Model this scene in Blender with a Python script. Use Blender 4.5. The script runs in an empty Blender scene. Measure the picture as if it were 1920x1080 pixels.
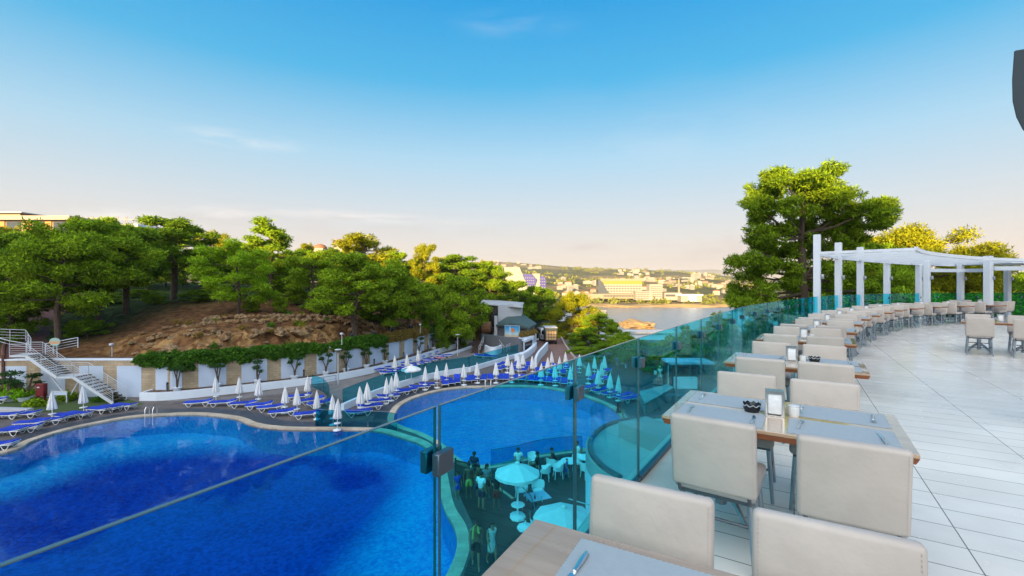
import bpy, bmesh, math, random
import numpy as np
from mathutils import Vector, Matrix, noise as mnoise

SC = bpy.context.scene
COL = SC.collection
PI = math.pi
EYE, F, HY, CX = 1.65, 853.0, 532.0, 960.0     # eye height, focal length in photo pixels, horizon row, centre column

# ---------------------------------------------------------------- camera
cam_d = bpy.data.cameras.new('camera'); cam = bpy.data.objects.new('camera', cam_d); COL.objects.link(cam)
cam.location = (0, 0, EYE); cam.rotation_euler = (PI/2, 0, 0)
cam_d.sensor_width = 36; cam_d.lens = F/1920*36
cam_d.shift_y = (HY-540)/1920
cam_d.clip_start = 0.05; cam_d.clip_end = 30000
SC.camera = cam
# ---------------------------------------------------------------- light
SUN_EL = 9.5
SX, SY = -0.37, -0.93                           # horizontal direction towards the sun (behind the viewer)
_n = math.hypot(SX, SY); SX /= _n; SY /= _n
sun_d = bpy.data.lights.new('sun', 'SUN'); sun = bpy.data.objects.new('sun', sun_d); COL.objects.link(sun)
sun_d.energy = 5.0; sun_d.angle = math.radians(0.5); sun_d.color = (1.0, 0.68, 0.30)
to_sun = Vector((SX*math.cos(math.radians(SUN_EL)), SY*math.cos(math.radians(SUN_EL)), math.sin(math.radians(SUN_EL))))
sun.rotation_euler = to_sun.to_track_quat('Z', 'Y').to_euler(); sun.location = (0, -60, 60)
W = bpy.data.worlds.new('World'); SC.world = W; W.use_nodes = True
wn = W.node_tree; wl = wn.links
bg = wn.nodes['Background']; bg.inputs['Strength'].default_value = 0.11
sky = wn.nodes.new('ShaderNodeTexSky'); sky.sky_type = 'NISHITA'; sky.sun_disc = False
sky.sun_elevation = math.radians(SUN_EL); sky.sun_rotation = math.atan2(SX, SY)
sky.air_density = 1.0; sky.dust_density = 1.3; sky.ozone_density = 2.6; sky.altitude = 30
SC.view_settings.view_transform = 'Standard'; SC.view_settings.look = 'None'
SC.view_settings.gamma = 1.0; SC.view_settings.exposure = 2.0
SC.render.engine = 'CYCLES'
SC.cycles.use_denoising = True
SC.cycles.max_bounces = 10; SC.cycles.transparent_max_bounces = 24; SC.cycles.diffuse_bounces = 3; SC.cycles.glossy_bounces = 4
SC.cycles.caustics_reflective = False; SC.cycles.caustics_refractive = False
SC.cycles.sample_clamp_indirect = 4.0

HAZE = .00009
AIRK, FILL_GLOW = 2.1, 5.8
def pdir(px, py):
    v = Vector(((px-CX)/F, 1.0, -(py-HY)/F)); return v.normalized()

def _wnode(t, **k):
    n = wn.nodes.new(t)
    for a, b in k.items(): setattr(n, a, b)
    return n
# faint cirrus and a low band of pinkish cloud, built into the sky by direction
def build_clouds():
    tc = _wnode('ShaderNodeTexCoord')
    hs = _wnode('ShaderNodeHueSaturation'); hs.inputs['Saturation'].default_value = 1.35; hs.inputs['Value'].default_value = 0.8
    wl.new(sky.outputs[0], hs.inputs['Color'])
    # pale evening air near the horizon
    sp = _wnode('ShaderNodeSeparateXYZ'); wl.new(tc.outputs['Generated'], sp.inputs[0])
    cr = _wnode('ShaderNodeValToRGB'); e = cr.color_ramp.elements
    e[0].position = 0.0; e[0].color = (.95, .95, .95, 1); e[1].position = .80; e[1].color = (.15, .15, .15, 1)
    for p_, v_ in ((.30, .92), (.55, .95)): x = e.new(p_); x.color = (v_, v_, v_, 1)
    wl.new(sp.outputs[2], cr.inputs[0])
    hz = _wnode('ShaderNodeValToRGB'); e = hz.color_ramp.elements
    e[0].position = 0.0; e[0].color = (.90, .73, .64, 1); e[1].position = .56; e[1].color = (.0, .36, .84, 1)
    for p_, v_ in ((.07, (.89, .78, .72)), (.14, (.76, .78, .80)), (.26, (.48, .75, .92)), (.40, (.08, .52, .88))): x = e.new(p_); x.color = (*v_, 1)
    wl.new(sp.outputs[2], hz.inputs[0])
    hk = _wnode('ShaderNodeVectorMath', operation='SCALE'); hk.inputs['Scale'].default_value = AIRK; wl.new(hz.outputs[0], hk.inputs[0])
    m0 = _wnode('ShaderNodeMix', data_type='RGBA'); wl.new(cr.outputs[0], m0.inputs[0]); wl.new(hs.outputs[0], m0.inputs[6]); wl.new(hk.outputs[0], m0.inputs[7])
    cur = m0.outputs[2]
    # added fill glow in the unseen sky behind the viewer, brightening the shaded scene
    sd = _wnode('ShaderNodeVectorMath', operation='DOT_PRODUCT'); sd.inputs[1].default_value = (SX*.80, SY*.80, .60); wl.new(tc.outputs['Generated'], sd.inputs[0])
    sg_ = _wnode('ShaderNodeMapRange', interpolation_type='SMOOTHSTEP'); sg_.inputs[1].default_value = .30; sg_.inputs[2].default_value = 1.0; sg_.inputs[3].default_value = 0; sg_.inputs[4].default_value = FILL_GLOW; wl.new(sd.outputs['Value'], sg_.inputs[0])
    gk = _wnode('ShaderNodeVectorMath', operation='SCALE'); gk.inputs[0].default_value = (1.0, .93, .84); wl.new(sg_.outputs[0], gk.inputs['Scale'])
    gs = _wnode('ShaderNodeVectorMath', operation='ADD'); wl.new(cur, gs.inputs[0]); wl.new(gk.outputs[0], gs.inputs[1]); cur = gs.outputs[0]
    def mask(px, py, wx, wy, thr, scl, detail, stretch):
        c = pdir(px, py)
        sub = _wnode('ShaderNodeVectorMath', operation='SUBTRACT'); sub.inputs[1].default_value = c
        wl.new(tc.outputs['Generated'], sub.inputs[0])
        right = Vector((c.y, -c.x, 0)).normalized(); up = right.cross(c).normalized()
        du = _wnode('ShaderNodeVectorMath', operation='DOT_PRODUCT'); du.inputs[1].default_value = right/(wx/F)
        dv = _wnode('ShaderNodeVectorMath', operation='DOT_PRODUCT'); dv.inputs[1].default_value = up/(wy/F)
        wl.new(sub.outputs[0], du.inputs[0]); wl.new(sub.outputs[0], dv.inputs[0])
        cmb = _wnode('ShaderNodeCombineXYZ'); wl.new(du.outputs['Value'], cmb.inputs[0]); wl.new(dv.outputs['Value'], cmb.inputs[1])
        ln = _wnode('ShaderNodeVectorMath', operation='LENGTH'); wl.new(cmb.outputs[0], ln.inputs[0])
        mr = _wnode('ShaderNodeMapRange'); mr.inputs[1].default_value = 1.0; mr.inputs[2].default_value = 0.0; wl.new(ln.outputs['Value'], mr.inputs[0])
        mp = _wnode('ShaderNodeMapping'); mp.inputs['Scale'].default_value = stretch; wl.new(tc.outputs['Generated'], mp.inputs[0])
        nz = _wnode('ShaderNodeTexNoise'); nz.inputs['Scale'].default_value = scl; nz.inputs['Detail'].default_value = detail; nz.inputs['Distortion'].default_value = 0.4
        wl.new(mp.outputs[0], nz.inputs['Vector'])
        m2 = _wnode('ShaderNodeMapRange'); m2.inputs[1].default_value = thr; m2.inputs[2].default_value = thr+0.28; wl.new(nz.outputs[0], m2.inputs[0])
        mu = _wnode('ShaderNodeMath', operation='MULTIPLY'); wl.new(mr.outputs[0], mu.inputs[0]); wl.new(m2.outputs[0], mu.inputs[1])
        return mu.outputs[0]
    def add(m, col, amt):
        nonlocal cur
        k = _wnode('ShaderNodeMath', operation='MULTIPLY'); k.inputs[1].default_value = amt; wl.new(m, k.inputs[0])
        mx = _wnode('ShaderNodeMix', data_type='RGBA'); wl.new(k.outputs[0], mx.inputs[0]); wl.new(cur, mx.inputs[6]); mx.inputs[7].default_value = (*col, 1)
        cur = mx.outputs[2]
    white = (2.3, 2.2, 2.15); pink = (1.5, 1.27, 1.23)
    add(mask(455, 262, 100, 17, .38, 9, 6, (1, 1, 5)), white, .75)
    add(mask(965, 45, 120, 26, .42, 8, 6, (1, 1, 5)), white, .16)
    add(mask(1200, 230, 300, 120, .46, 6, 6, (1, 1, 3)), white, .10)
    add(mask(1190, 275, 130, 30, .42, 7, 5, (1, 1, 4)), white, .12)
    add(mask(640, 404, 300, 12, .36, 12, 5, (1, 1, 9)), white, .65)
    add(mask(600, 425, 460, 40, .40, 9, 6, (1, 1, 6)), pink, .32)
    add(mask(420, 400, 60, 10, .3, 18, 5, (1, 1, 4)), white, .7)
    add(mask(220, 405, 70, 14, .3, 18, 5, (1, 1, 3)), white, .6)
    add(mask(1100, 462, 120, 14, .38, 16, 5, (1, 1, 4)), pink, .55)
    add(mask(1330, 470, 110, 34, .4, 14, 6, (1, 1, 2)), pink, .6)
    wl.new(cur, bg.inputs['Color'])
build_clouds()

# ---------------------------------------------------------------- pixel -> place
def at(px, py, z):
    d = F*(EYE-z)/(py-HY); return Vector(((px-CX)*d/F, d, z))
def ad(px, py, d):
    return Vector(((px-CX)*d/F, d, EYE-(py-HY)*d/F))
def smooth(a, b, x):
    t = min(1, max(0, (x-a)/(b-a))); return t*t*(3-2*t)

# ---------------------------------------------------------------- materials
MATS = {}
def M(name, col, rough=.55, var=.0, vs=4.0, bump=.0, bs=40.0, metal=0.0, spec=.5, coat=0.0, col2=None, stretch=(1, 1, 1), trans=0.0, sub=None):
    """principled material with noise variation between col and col2"""
    m = bpy.data.materials.new(name); m.use_nodes = True; MATS[name] = m
    nt = m.node_tree; L = nt.links; p = nt.nodes['Principled BSDF']
    p.inputs['Roughness'].default_value = rough; p.inputs['Metallic'].default_value = metal
    p.inputs['Specular IOR Level'].default_value = spec; p.inputs['Coat Weight'].default_value = coat
    p.inputs['Base Color'].default_value = (*col, 1)
    tc = nt.nodes.new('ShaderNodeTexCoord'); mp = nt.nodes.new('ShaderNodeMapping'); mp.inputs['Scale'].default_value = stretch
    L.new(tc.outputs['Object'], mp.inputs[0])
    if var > 0 or col2:
        nz = nt.nodes.new('ShaderNodeTexNoise'); nz.inputs['Scale'].default_value = vs; nz.inputs['Detail'].default_value = 5
        L.new(mp.outputs[0], nz.inputs['Vector'])
        cr = nt.nodes.new('ShaderNodeValToRGB'); cr.color_ramp.elements[0].position = .3; cr.color_ramp.elements[1].position = .7
        a = col2 if col2 else tuple(c*(1-var) for c in col); b = col if col2 else tuple(min(1, c*(1+var)) for c in col)
        cr.color_ramp.elements[0].color = (*a, 1); cr.color_ramp.elements[1].color = (*b, 1)
        L.new(nz.outputs[0], cr.inputs[0]); L.new(cr.outputs[0], p.inputs['Base Color'])
    if bump > 0:
        nb = nt.nodes.new('ShaderNodeTexNoise'); nb.inputs['Scale'].default_value = bs; nb.inputs['Detail'].default_value = 4
        L.new(mp.outputs[0], nb.inputs['Vector'])
        bn = nt.nodes.new('ShaderNodeBump'); bn.inputs['Strength'].default_value = bump; bn.inputs['Distance'].default_value = .02
        L.new(nb.outputs[0], bn.inputs['Height']); L.new(bn.outputs[0], p.inputs['Normal'])
    return m

def vary(name, amt=.10, stain=.12, rough=None):
    """per-object tone, soft stains and uneven gloss on an existing material"""
    m = MATS[name]; nt = m.node_tree; L = nt.links; p = nt.nodes['Principled BSDF']
    src = p.inputs['Base Color'].links[0].from_socket
    oi = nt.nodes.new('ShaderNodeObjectInfo'); tc = nt.nodes.new('ShaderNodeTexCoord')
    of = nt.nodes.new('ShaderNodeVectorMath'); of.operation = 'MULTIPLY_ADD'; L.new(oi.outputs['Location'], of.inputs[0]); of.inputs[1].default_value = (3, 3, 3); L.new(tc.outputs['Object'], of.inputs[2])
    nz = nt.nodes.new('ShaderNodeTexNoise'); nz.inputs['Scale'].default_value = 3.5; nz.inputs['Detail'].default_value = 7; nz.inputs['Roughness'].default_value = .65; L.new(of.outputs[0], nz.inputs['Vector'])
    a = nt.nodes.new('ShaderNodeMapRange'); a.inputs[1].default_value = .30; a.inputs[2].default_value = .62; a.inputs[3].default_value = 1-stain; a.inputs[4].default_value = 1.0; L.new(nz.outputs[0], a.inputs[0])
    b = nt.nodes.new('ShaderNodeMapRange'); b.inputs[3].default_value = 1-amt; b.inputs[4].default_value = 1.0+amt*.3; L.new(oi.outputs['Random'], b.inputs[0])
    c = nt.nodes.new('ShaderNodeMath'); c.operation = 'MULTIPLY'; L.new(a.outputs[0], c.inputs[0]); L.new(b.outputs[0], c.inputs[1])
    sc = nt.nodes.new('ShaderNodeVectorMath'); sc.operation = 'SCALE'; L.new(src, sc.inputs[0]); L.new(c.outputs[0], sc.inputs['Scale']); L.new(sc.outputs[0], p.inputs['Base Color'])
    if rough:
        r = nt.nodes.new('ShaderNodeMapRange'); r.inputs[1].default_value = .3; r.inputs[2].default_value = .7; r.inputs[3].default_value = rough[1]; r.inputs[4].default_value = rough[0]; L.new(nz.outputs[0], r.inputs[0]); L.new(r.outputs[0], p.inputs['Roughness'])
def leaf_mat(name, dark, light, transl=.35):
    m = bpy.data.materials.new(name); m.use_nodes = True; MATS[name] = m
    nt = m.node_tree; L = nt.links; nt.nodes.clear()
    g = nt.nodes.new('ShaderNodeNewGeometry'); cr = nt.nodes.new('ShaderNodeValToRGB')
    tc = nt.nodes.new('ShaderNodeTexCoord'); nz = nt.nodes.new('ShaderNodeTexNoise'); nz.inputs['Scale'].default_value = .55; nz.inputs['Detail'].default_value = 3
    L.new(tc.outputs['Object'], nz.inputs['Vector'])
    a = nt.nodes.new('ShaderNodeMath'); a.operation = 'MULTIPLY_ADD'; a.inputs[1].default_value = .55; L.new(g.outputs['Random Per Island'], a.inputs[0])
    b = nt.nodes.new('ShaderNodeMath'); b.operation = 'MULTIPLY'; b.inputs[1].default_value = .55; L.new(nz.outputs[0], b.inputs[0]); L.new(b.outputs[0], a.inputs[2])
    cr.color_ramp.elements[0].position = .15; cr.color_ramp.elements[1].position = .85
    cr.color_ramp.elements[0].color = (*dark, 1); cr.color_ramp.elements[1].color = (*light, 1)
    L.new(a.outputs[0], cr.inputs[0])
    d = nt.nodes.new('ShaderNodeBsdfDiffuse'); t = nt.nodes.new('ShaderNodeBsdfTranslucent'); mx = nt.nodes.new('ShaderNodeMixShader'); mx.inputs[0].default_value = transl
    o = nt.nodes.new('ShaderNodeOutputMaterial')
    L.new(cr.outputs[0], d.inputs[0]); L.new(cr.outputs[0], t.inputs[0]); L.new(d.outputs[0], mx.inputs[1]); L.new(t.outputs[0], mx.inputs[2]); L.new(mx.outputs[0], o.inputs[0])
    return m

def glass_mat(name, tint, refl=1.0, ior=1.5, rough=0.0):
    """tinted thin glass: colours what passes, mirrors by Fresnel"""
    m = bpy.data.materials.new(name); m.use_nodes = True; MATS[name] = m
    nt = m.node_tree; L = nt.links; nt.nodes.clear()
    tr = nt.nodes.new('ShaderNodeBsdfTransparent'); tr.inputs[0].default_value = (*tint, 1)
    gl = nt.nodes.new('ShaderNodeBsdfGlossy'); gl.inputs['Roughness'].default_value = rough; gl.inputs[0].default_value = (.62, .95, 1, 1)
    fr = nt.nodes.new('ShaderNodeFresnel'); fr.inputs[0].default_value = ior
    geo = nt.nodes.new('ShaderNodeNewGeometry')
    # same reflectance from either side
    f2 = nt.nodes.new('ShaderNodeFresnel'); f2.inputs[0].default_value = 1/ior
    pick = nt.nodes.new('ShaderNodeMix'); pick.data_type = 'FLOAT'
    L.new(geo.outputs['Backfacing'], pick.inputs[0]); L.new(fr.outputs[0], pick.inputs[2]); L.new(f2.outputs[0], pick.inputs[3])
    mu = nt.nodes.new('ShaderNodeMapRange'); mu.inputs[1].default_value = .07; mu.inputs[2].default_value = 1.0; mu.inputs[3].default_value = .006; mu.inputs[4].default_value = refl; L.new(pick.outputs[0], mu.inputs[0])
    mx = nt.nodes.new('ShaderNodeMixShader'); o = nt.nodes.new('ShaderNodeOutputMaterial')
    L.new(mu.outputs[0], mx.inputs[0]); L.new(tr.outputs[0], mx.inputs[1]); L.new(gl.outputs[0], mx.inputs[2]); L.new(mx.outputs[0], o.inputs[0])
    return m

def water_mat(name, tint, bump=.15, scale=3.0, stretch=(1, 1, 1), dist=.05):
    m = bpy.data.materials.new(name); m.use_nodes = True; MATS[name] = m
    nt = m.node_tree; L = nt.links; nt.nodes.clear()
    tr = nt.nodes.new('ShaderNodeBsdfTransparent'); tr.inputs[0].default_value = (*tint, 1)
    gl = nt.nodes.new('ShaderNodeBsdfGlossy'); gl.inputs['Roughness'].default_value = .02
    tc = nt.nodes.new('ShaderNodeTexCoord'); mp = nt.nodes.new('ShaderNodeMapping'); mp.inputs['Scale'].default_value = stretch; L.new(tc.outputs['Object'], mp.inputs[0])
    nz = nt.nodes.new('ShaderNodeTexNoise'); nz.inputs['Scale'].default_value = scale; nz.inputs['Detail'].default_value = 3; nz.inputs['Distortion'].default_value = .8; L.new(mp.outputs[0], nz.inputs['Vector'])
    bn = nt.nodes.new('ShaderNodeBump'); bn.inputs['Strength'].default_value = bump; bn.inputs['Distance'].default_value = dist; L.new(nz.outputs[0], bn.inputs['Height'])
    fr = nt.nodes.new('ShaderNodeFresnel'); fr.inputs[0].default_value = 1.33; L.new(bn.outputs[0], fr.inputs['Normal']); L.new(bn.outputs[0], gl.inputs['Normal'])
    mx = nt.nodes.new('ShaderNodeMixShader'); o = nt.nodes.new('ShaderNodeOutputMaterial')
    L.new(fr.outputs[0], mx.inputs[0]); L.new(tr.outputs[0], mx.inputs[1]); L.new(gl.outputs[0], mx.inputs[2]); L.new(mx.outputs[0], o.inputs[0])
    return m

def brick_mat(name, c1, c2, mortar, bw, rh, ms=.01, rot=0.0, offset=.5, rough=.6, uv=False, coat=0.0, bump=.3, dirt=.15, spec=.5):
    m = bpy.data.materials.new(name); m.use_nodes = True; MATS[name] = m
    nt = m.node_tree; L = nt.links; p = nt.nodes['Principled BSDF']; p.inputs['Roughness'].default_value = rough; p.inputs['Coat Weight'].default_value = coat
    p.inputs['Specular IOR Level'].default_value = spec
    tc = nt.nodes.new('ShaderNodeTexCoord'); mp = nt.nodes.new('ShaderNodeMapping'); mp.inputs['Rotation'].default_value = (0, 0, rot)
    L.new(tc.outputs['UV' if uv else 'Object'], mp.inputs[0])
    b = nt.nodes.new('ShaderNodeTexBrick'); b.offset = offset; b.inputs['Scale'].default_value = 1; b.inputs['Brick Width'].default_value = bw; b.inputs['Row Height'].default_value = rh
    b.inputs['Mortar Size'].default_value = ms; b.inputs['Mortar Smooth'].default_value = .2
    b.inputs['Color1'].default_value = (*c1, 1); b.inputs['Color2'].default_value = (*c2, 1); b.inputs['Mortar'].default_value = (*mortar, 1)
    L.new(mp.outputs[0], b.inputs['Vector'])
    nz = nt.nodes.new('ShaderNodeTexNoise'); nz.inputs['Scale'].default_value = 1.3; nz.inputs['Detail'].default_value = 6; L.new(tc.outputs['Object'], nz.inputs['Vector'])
    mr = nt.nodes.new('ShaderNodeMapRange'); mr.inputs[1].default_value = .3; mr.inputs[2].default_value = .7; mr.inputs[3].default_value = 1-dirt; mr.inputs[4].default_value = 1+dirt; L.new(nz.outputs[0], mr.inputs[0])
    mx = nt.nodes.new('ShaderNodeVectorMath'); mx.operation = 'SCALE'; L.new(b.outputs['Color'], mx.inputs[0]); L.new(mr.outputs[0], mx.inputs['Scale'])
    L.new(mx.outputs[0], p.inputs['Base Color'])
    bn = nt.nodes.new('ShaderNodeBump'); bn.inputs['Strength'].default_value = bump; bn.inputs['Distance'].default_value = .01; bn.invert = True
    L.new(b.outputs['Fac'], bn.inputs['Height']); L.new(bn.outputs[0], p.inputs['Normal'])
    return m

# ---------------------------------------------------------------- mesh builder
class MB:
    def __init__(s): s.v = []; s.f = []; s.mi = []; s.cur = 0
    def add(s, vs, fs):
        o = len(s.v); s.v += [tuple(v) for v in vs]; s.f += [tuple(i+o for i in f) for f in fs]; s.mi += [s.cur]*len(fs); return s
    def box(s, c, d, rz=0.0, mat=None, taper=1.0):
        x, y, z = d[0]/2, d[1]/2, d[2]/2; t = taper
        vs = [Vector(p) for p in ((-x,-y,-z),(x,-y,-z),(x,y,-z),(-x,y,-z),(-x*t,-y*t,z),(x*t,-y*t,z),(x*t,y*t,z),(-x*t,y*t,z))]
        R = mat if mat else Matrix.Rotation(rz, 3, 'Z')
        vs = [R @ v + Vector(c) for v in vs]
        return s.add(vs, [(0,3,2,1),(4,5,6,7),(0,1,5,4),(1,2,6,5),(2,3,7,6),(3,0,4,7)])
    def bar(s, a, b, w, h=None, up=(0, 0, 1)):
        a, b = Vector(a), Vector(b); h = h or w; t = b-a; ln = t.length
        if ln < 1e-6: return s
        t.normalize(); u = Vector(up)
        if abs(t.dot(u)) > .98: u = Vector((1, 0, 0))
        r = t.cross(u).normalized(); q = r.cross(t)
        R = Matrix((r, t, q)).transposed()
        return s.box((a+b)/2, (w, ln, h), mat=R)
    def tube(s, pts, r, n=8, cap=True):
        pts = [Vector(p) for p in pts]; m = len(pts); rs = r if isinstance(r, (list, tuple)) else [r]*m
        o = len(s.v); prev = None
        for i, p in enumerate(pts):
            t = (pts[min(i+1, m-1)]-pts[max(i-1, 0)]).normalized()
            if prev is None:
                u = Vector((0, 0, 1)) if abs(t.z) < .9 else Vector((1, 0, 0)); a = t.cross(u).normalized()
            else:
                a = (prev - t*prev.dot(t)).normalized()
            prev = a; b = t.cross(a)
            for k in range(n):
                an = 2*PI*k/n; s.v.append(tuple(p + (a*math.cos(an)+b*math.sin(an))*rs[i]))
        for i in range(m-1):
            for k in range(n):
                k2 = (k+1) % n; s.f.append((o+i*n+k, o+i*n+k2, o+(i+1)*n+k2, o+(i+1)*n+k)); s.mi.append(s.cur)
        if cap:
            s.f.append(tuple(o+k for k in reversed(range(n)))); s.mi.append(s.cur)
            s.f.append(tuple(o+(m-1)*n+k for k in range(n))); s.mi.append(s.cur)
        return s
    def lathe(s, prof, n=16, c=(0, 0, 0), flute=0.0, nf=8):
        o = len(s.v); c = Vector(c)
        for (r, z) in prof:
            for k in range(n):
                an = 2*PI*k/n; rr = r*(1+flute*math.cos(nf*an)); s.v.append((c.x+rr*math.cos(an), c.y+rr*math.sin(an), c.z+z))
        for i in range(len(prof)-1):
            for k in range(n):
                k2 = (k+1) % n; s.f.append((o+i*n+k, o+i*n+k2, o+(i+1)*n+k2, o+(i+1)*n+k)); s.mi.append(s.cur)
        s.f.append(tuple(o+k for k in reversed(range(n)))); s.mi.append(s.cur)
        s.f.append(tuple(o+(len(prof)-1)*n+k for k in range(n))); s.mi.append(s.cur)
        return s
    def prism(s, poly, z0, z1):
        n = len(poly); a = sum(poly[i][0]*poly[(i+1) % n][1]-poly[(i+1) % n][0]*poly[i][1] for i in range(n))
        if a < 0: poly = list(reversed(poly))
        vs = [(p[0], p[1], z0) for p in poly]+[(p[0], p[1], z1) for p in poly]
        return s.add(vs, [tuple(reversed(range(n))), tuple(range(n, 2*n))]+[(i, (i+1) % n, n+(i+1) % n, n+i) for i in range(n)])
    def strip(s, A, B):
        """sheet between two equally long 3D polylines"""
        n = len(A); return s.add(list(A)+list(B), [(i, i+1, n+i+1, n+i) for i in range(n-1)])
    def ball(s, c, r, seed=0, rough=.0, n=2, flat=0.0):
        bm = bmesh.new(); bmesh.ops.create_icosphere(bm, subdivisions=n, radius=1)
        rx, ry, rz = r if isinstance(r, (list, tuple)) else (r, r, r)
        off = Vector((seed*7.3, seed*3.1, seed*1.7))
        vs = []
        for v in bm.verts:
            k = 1+rough*mnoise.noise(v.co*1.6+off)+rough*.5*mnoise.noise(v.co*4+off)
            z = v.co.z*k
            vs.append((c[0]+v.co.x*k*rx, c[1]+v.co.y*k*ry, c[2]+z*rz))
        s.add(vs, [tuple(v.index for v in f.verts) for f in bm.faces]); bm.free(); return s
    def mesh(s, name, mats, bevel=0.0, seg=2, smooth_=False, ang=40):
        me = bpy.data.meshes.new(name); me.from_pydata(s.v, [], s.f); me.update()
        for m in (mats if isinstance(mats, (list, tuple)) else [mats]): me.materials.append(m)
        if any(s.mi): me.polygons.foreach_set('material_index', s.mi)
        if bevel > 0:
            bm = bmesh.new(); bm.from_mesh(me)
            ed = [e for e in bm.edges if len(e.link_faces) == 2 and e.calc_face_angle(0) > math.radians(30)]
            bmesh.ops.bevel(bm, geom=ed, offset=bevel, segments=seg, affect='EDGES', profile=.5, clamp_overlap=True)
            bm.to_mesh(me); bm.free()
        if smooth_ or bevel > 0:
            me.polygons.foreach_set('use_smooth', [True]*len(me.polygons))
            if hasattr(me, 'set_sharp_from_angle'): me.set_sharp_from_angle(angle=math.radians(ang))
        me.update(); return me
    def build(s, name, mats, parent=None, loc=(0, 0, 0), rz=0.0, **k):
        return link(name, s.mesh(name, mats, **k), parent, loc, rz)

def link(name, me, parent=None, loc=(0, 0, 0), rz=0.0):
    o = bpy.data.objects.new(name, me); COL.objects.link(o); o.location = loc; o.rotation_euler = (0, 0, rz)
    if parent: o.parent = parent
    return o
def tag(o, label, cat, group=None, kind=None):
    if label: o['label'] = label
    if cat: o['category'] = cat
    if group: o['group'] = group
    if kind: o['kind'] = kind
    return o
def thing(name, label, cat, loc=(0, 0, 0), rz=0.0, group=None):
    o = bpy.data.objects.new(name, None); COL.objects.link(o); o.empty_display_size = .2
    o.location = loc; o.rotation_euler = (0, 0, rz); return tag(o, label, cat, group)
def struct(name, mb, mat, **k):
    o = mb.build(name, mat, **k); o['kind'] = 'structure'; return o
KIDS = {}
def kids(o):
    return [c for c in COL.objects if c.parent is o] if o.name not in KIDS else KIDS[o.name]
def dup(root, loc, rz=0.0, label=None, group=None, scale=None):
    if root.name not in KIDS:
        KIDS[root.name] = [c for c in COL.objects if c.parent is root]
        for c in KIDS[root.name]: KIDS[c.name] = [g for g in COL.objects if g.parent is c]
    r = root.copy(); COL.objects.link(r); r.location = loc; r.rotation_euler = (0, 0, rz)
    if scale: r.scale = scale
    if label: r['label'] = label
    if group: r['group'] = group
    for c in KIDS[root.name]:
        d = c.copy(); COL.objects.link(d); d.parent = r
        for g in KIDS.get(c.name, ()):
            h = g.copy(); COL.objects.link(h); h.parent = d
    return r
class Kind:
    """first call places the prototype itself, later calls copy it"""
    def __init__(s, root): s.root = root; s.used = False
    def __call__(s, loc, rz=0.0, label=None, group=None, scale=None):
        if not s.used:
            KIDS[s.root.name] = [c for c in COL.objects if c.parent is s.root]
            for c in KIDS[s.root.name]: KIDS[c.name] = [g for g in COL.objects if g.parent is c]
            s.used = True; r = s.root; r.location = loc; r.rotation_euler = (0, 0, rz)
            s.first_scale = scale
            if scale: r.scale = scale
            if label: r['label'] = label
            if group: r['group'] = group
            return r
        return dup(s.root, loc, rz, label, group, scale or (1, 1, 1))
ORD = ['first', 'second', 'third', 'fourth', 'fifth', 'sixth', 'seventh', 'eighth', 'ninth', 'tenth', 'eleventh', 'twelfth', 'thirteenth', 'fourteenth', 'fifteenth', 'sixteenth', 'seventeenth', 'eighteenth', 'nineteenth', 'twentieth'] + ['%dth' % i if i % 10 not in (1, 2, 3) else '%d%s' % (i, {1: 'st', 2: 'nd', 3: 'rd'}[i % 10]) for i in range(21, 60)]

def catmull(P, n=12):
    P = [Vector(p) for p in P]; out = []
    for i in range(len(P)-1):
        p0, p1, p2, p3 = P[max(i-1, 0)], P[i], P[i+1], P[min(i+2, len(P)-1)]
        for k in range(n):
            t = k/n; out.append(.5*((2*p1)+(p2-p0)*t+(2*p0-5*p1+4*p2-p3)*t*t+(3*p1-p0-3*p2+p3)*t**3))
    out.append(P[-1]); return out
class Curve2:
    def __init__(s, P, n=14, dense=True):
        s.p = catmull([Vector((p[0], p[1])) for p in P], n) if dense else [Vector((p[0], p[1])) for p in P]
        s.s = [0]
        for a, b in zip(s.p, s.p[1:]): s.s.append(s.s[-1]+(b-a).length)
        s.len = s.s[-1]
    def pt(s, t):
        t = min(max(t, 0), s.len-1e-6)
        import bisect
        i = min(max(bisect.bisect_right(s.s, t)-1, 0), len(s.p)-2); k = (t-s.s[i])/max(1e-9, s.s[i+1]-s.s[i])
        return s.p[i].lerp(s.p[i+1], k)
    def tan(s, t):
        return (s.pt(t+.15)-s.pt(t-.15)).normalized()
    def near(s, q):
        q = Vector((q[0], q[1])); best = (1e9, 0, 0)
        for i in range(len(s.p)-1):
            a, b = s.p[i], s.p[i+1]; ab = b-a; k = min(1, max(0, (q-a).dot(ab)/ab.length_squared)); c = a+ab*k; d = (q-c).length
            if d < best[0]:
                best = (d, s.s[i]+ab.length*k, 1 if (ab.x*(q-a).y-ab.y*(q-a).x) > 0 else -1)
        return best     # distance, arc length, side (+1 = left of the direction of travel)
# ================================================================ materials
M('leather', (.51, .445, .39), .48, var=.06, vs=3, bump=.30, bs=9, spec=.4)
M('leather_seat', (.42, .385, .36), .38, var=.06, vs=3, bump=.35, bs=9)
M('steel', (.30, .33, .37), .34, metal=.75, var=.08, vs=12)
M('chrome', (.70, .71, .71), .28, metal=1.0)
M('dark_steel', (.10, .115, .13), .35, metal=.6)
M('clamp_steel', (.10, .12, .15), .30, metal=.7)
M('wood_top', (.52, .35, .215), .22, col2=(.42, .265, .15), vs=2.2, stretch=(1.5, 14, 4), coat=1.0)
M('wood_edge', (.27, .085, .028), .35, var=.2, vs=5, stretch=(2, 2, 20))
M('paper_mat', (.355, .395, .41), .75, var=.04, vs=30, bump=.15, bs=220)
M('napkin', (.82, .82, .82), .8, var=.05, vs=14, bump=.3, bs=30)
M('porcelain', (.80, .78, .74), .25)
M('black_gloss', (.012, .012, .014), .2)
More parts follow.
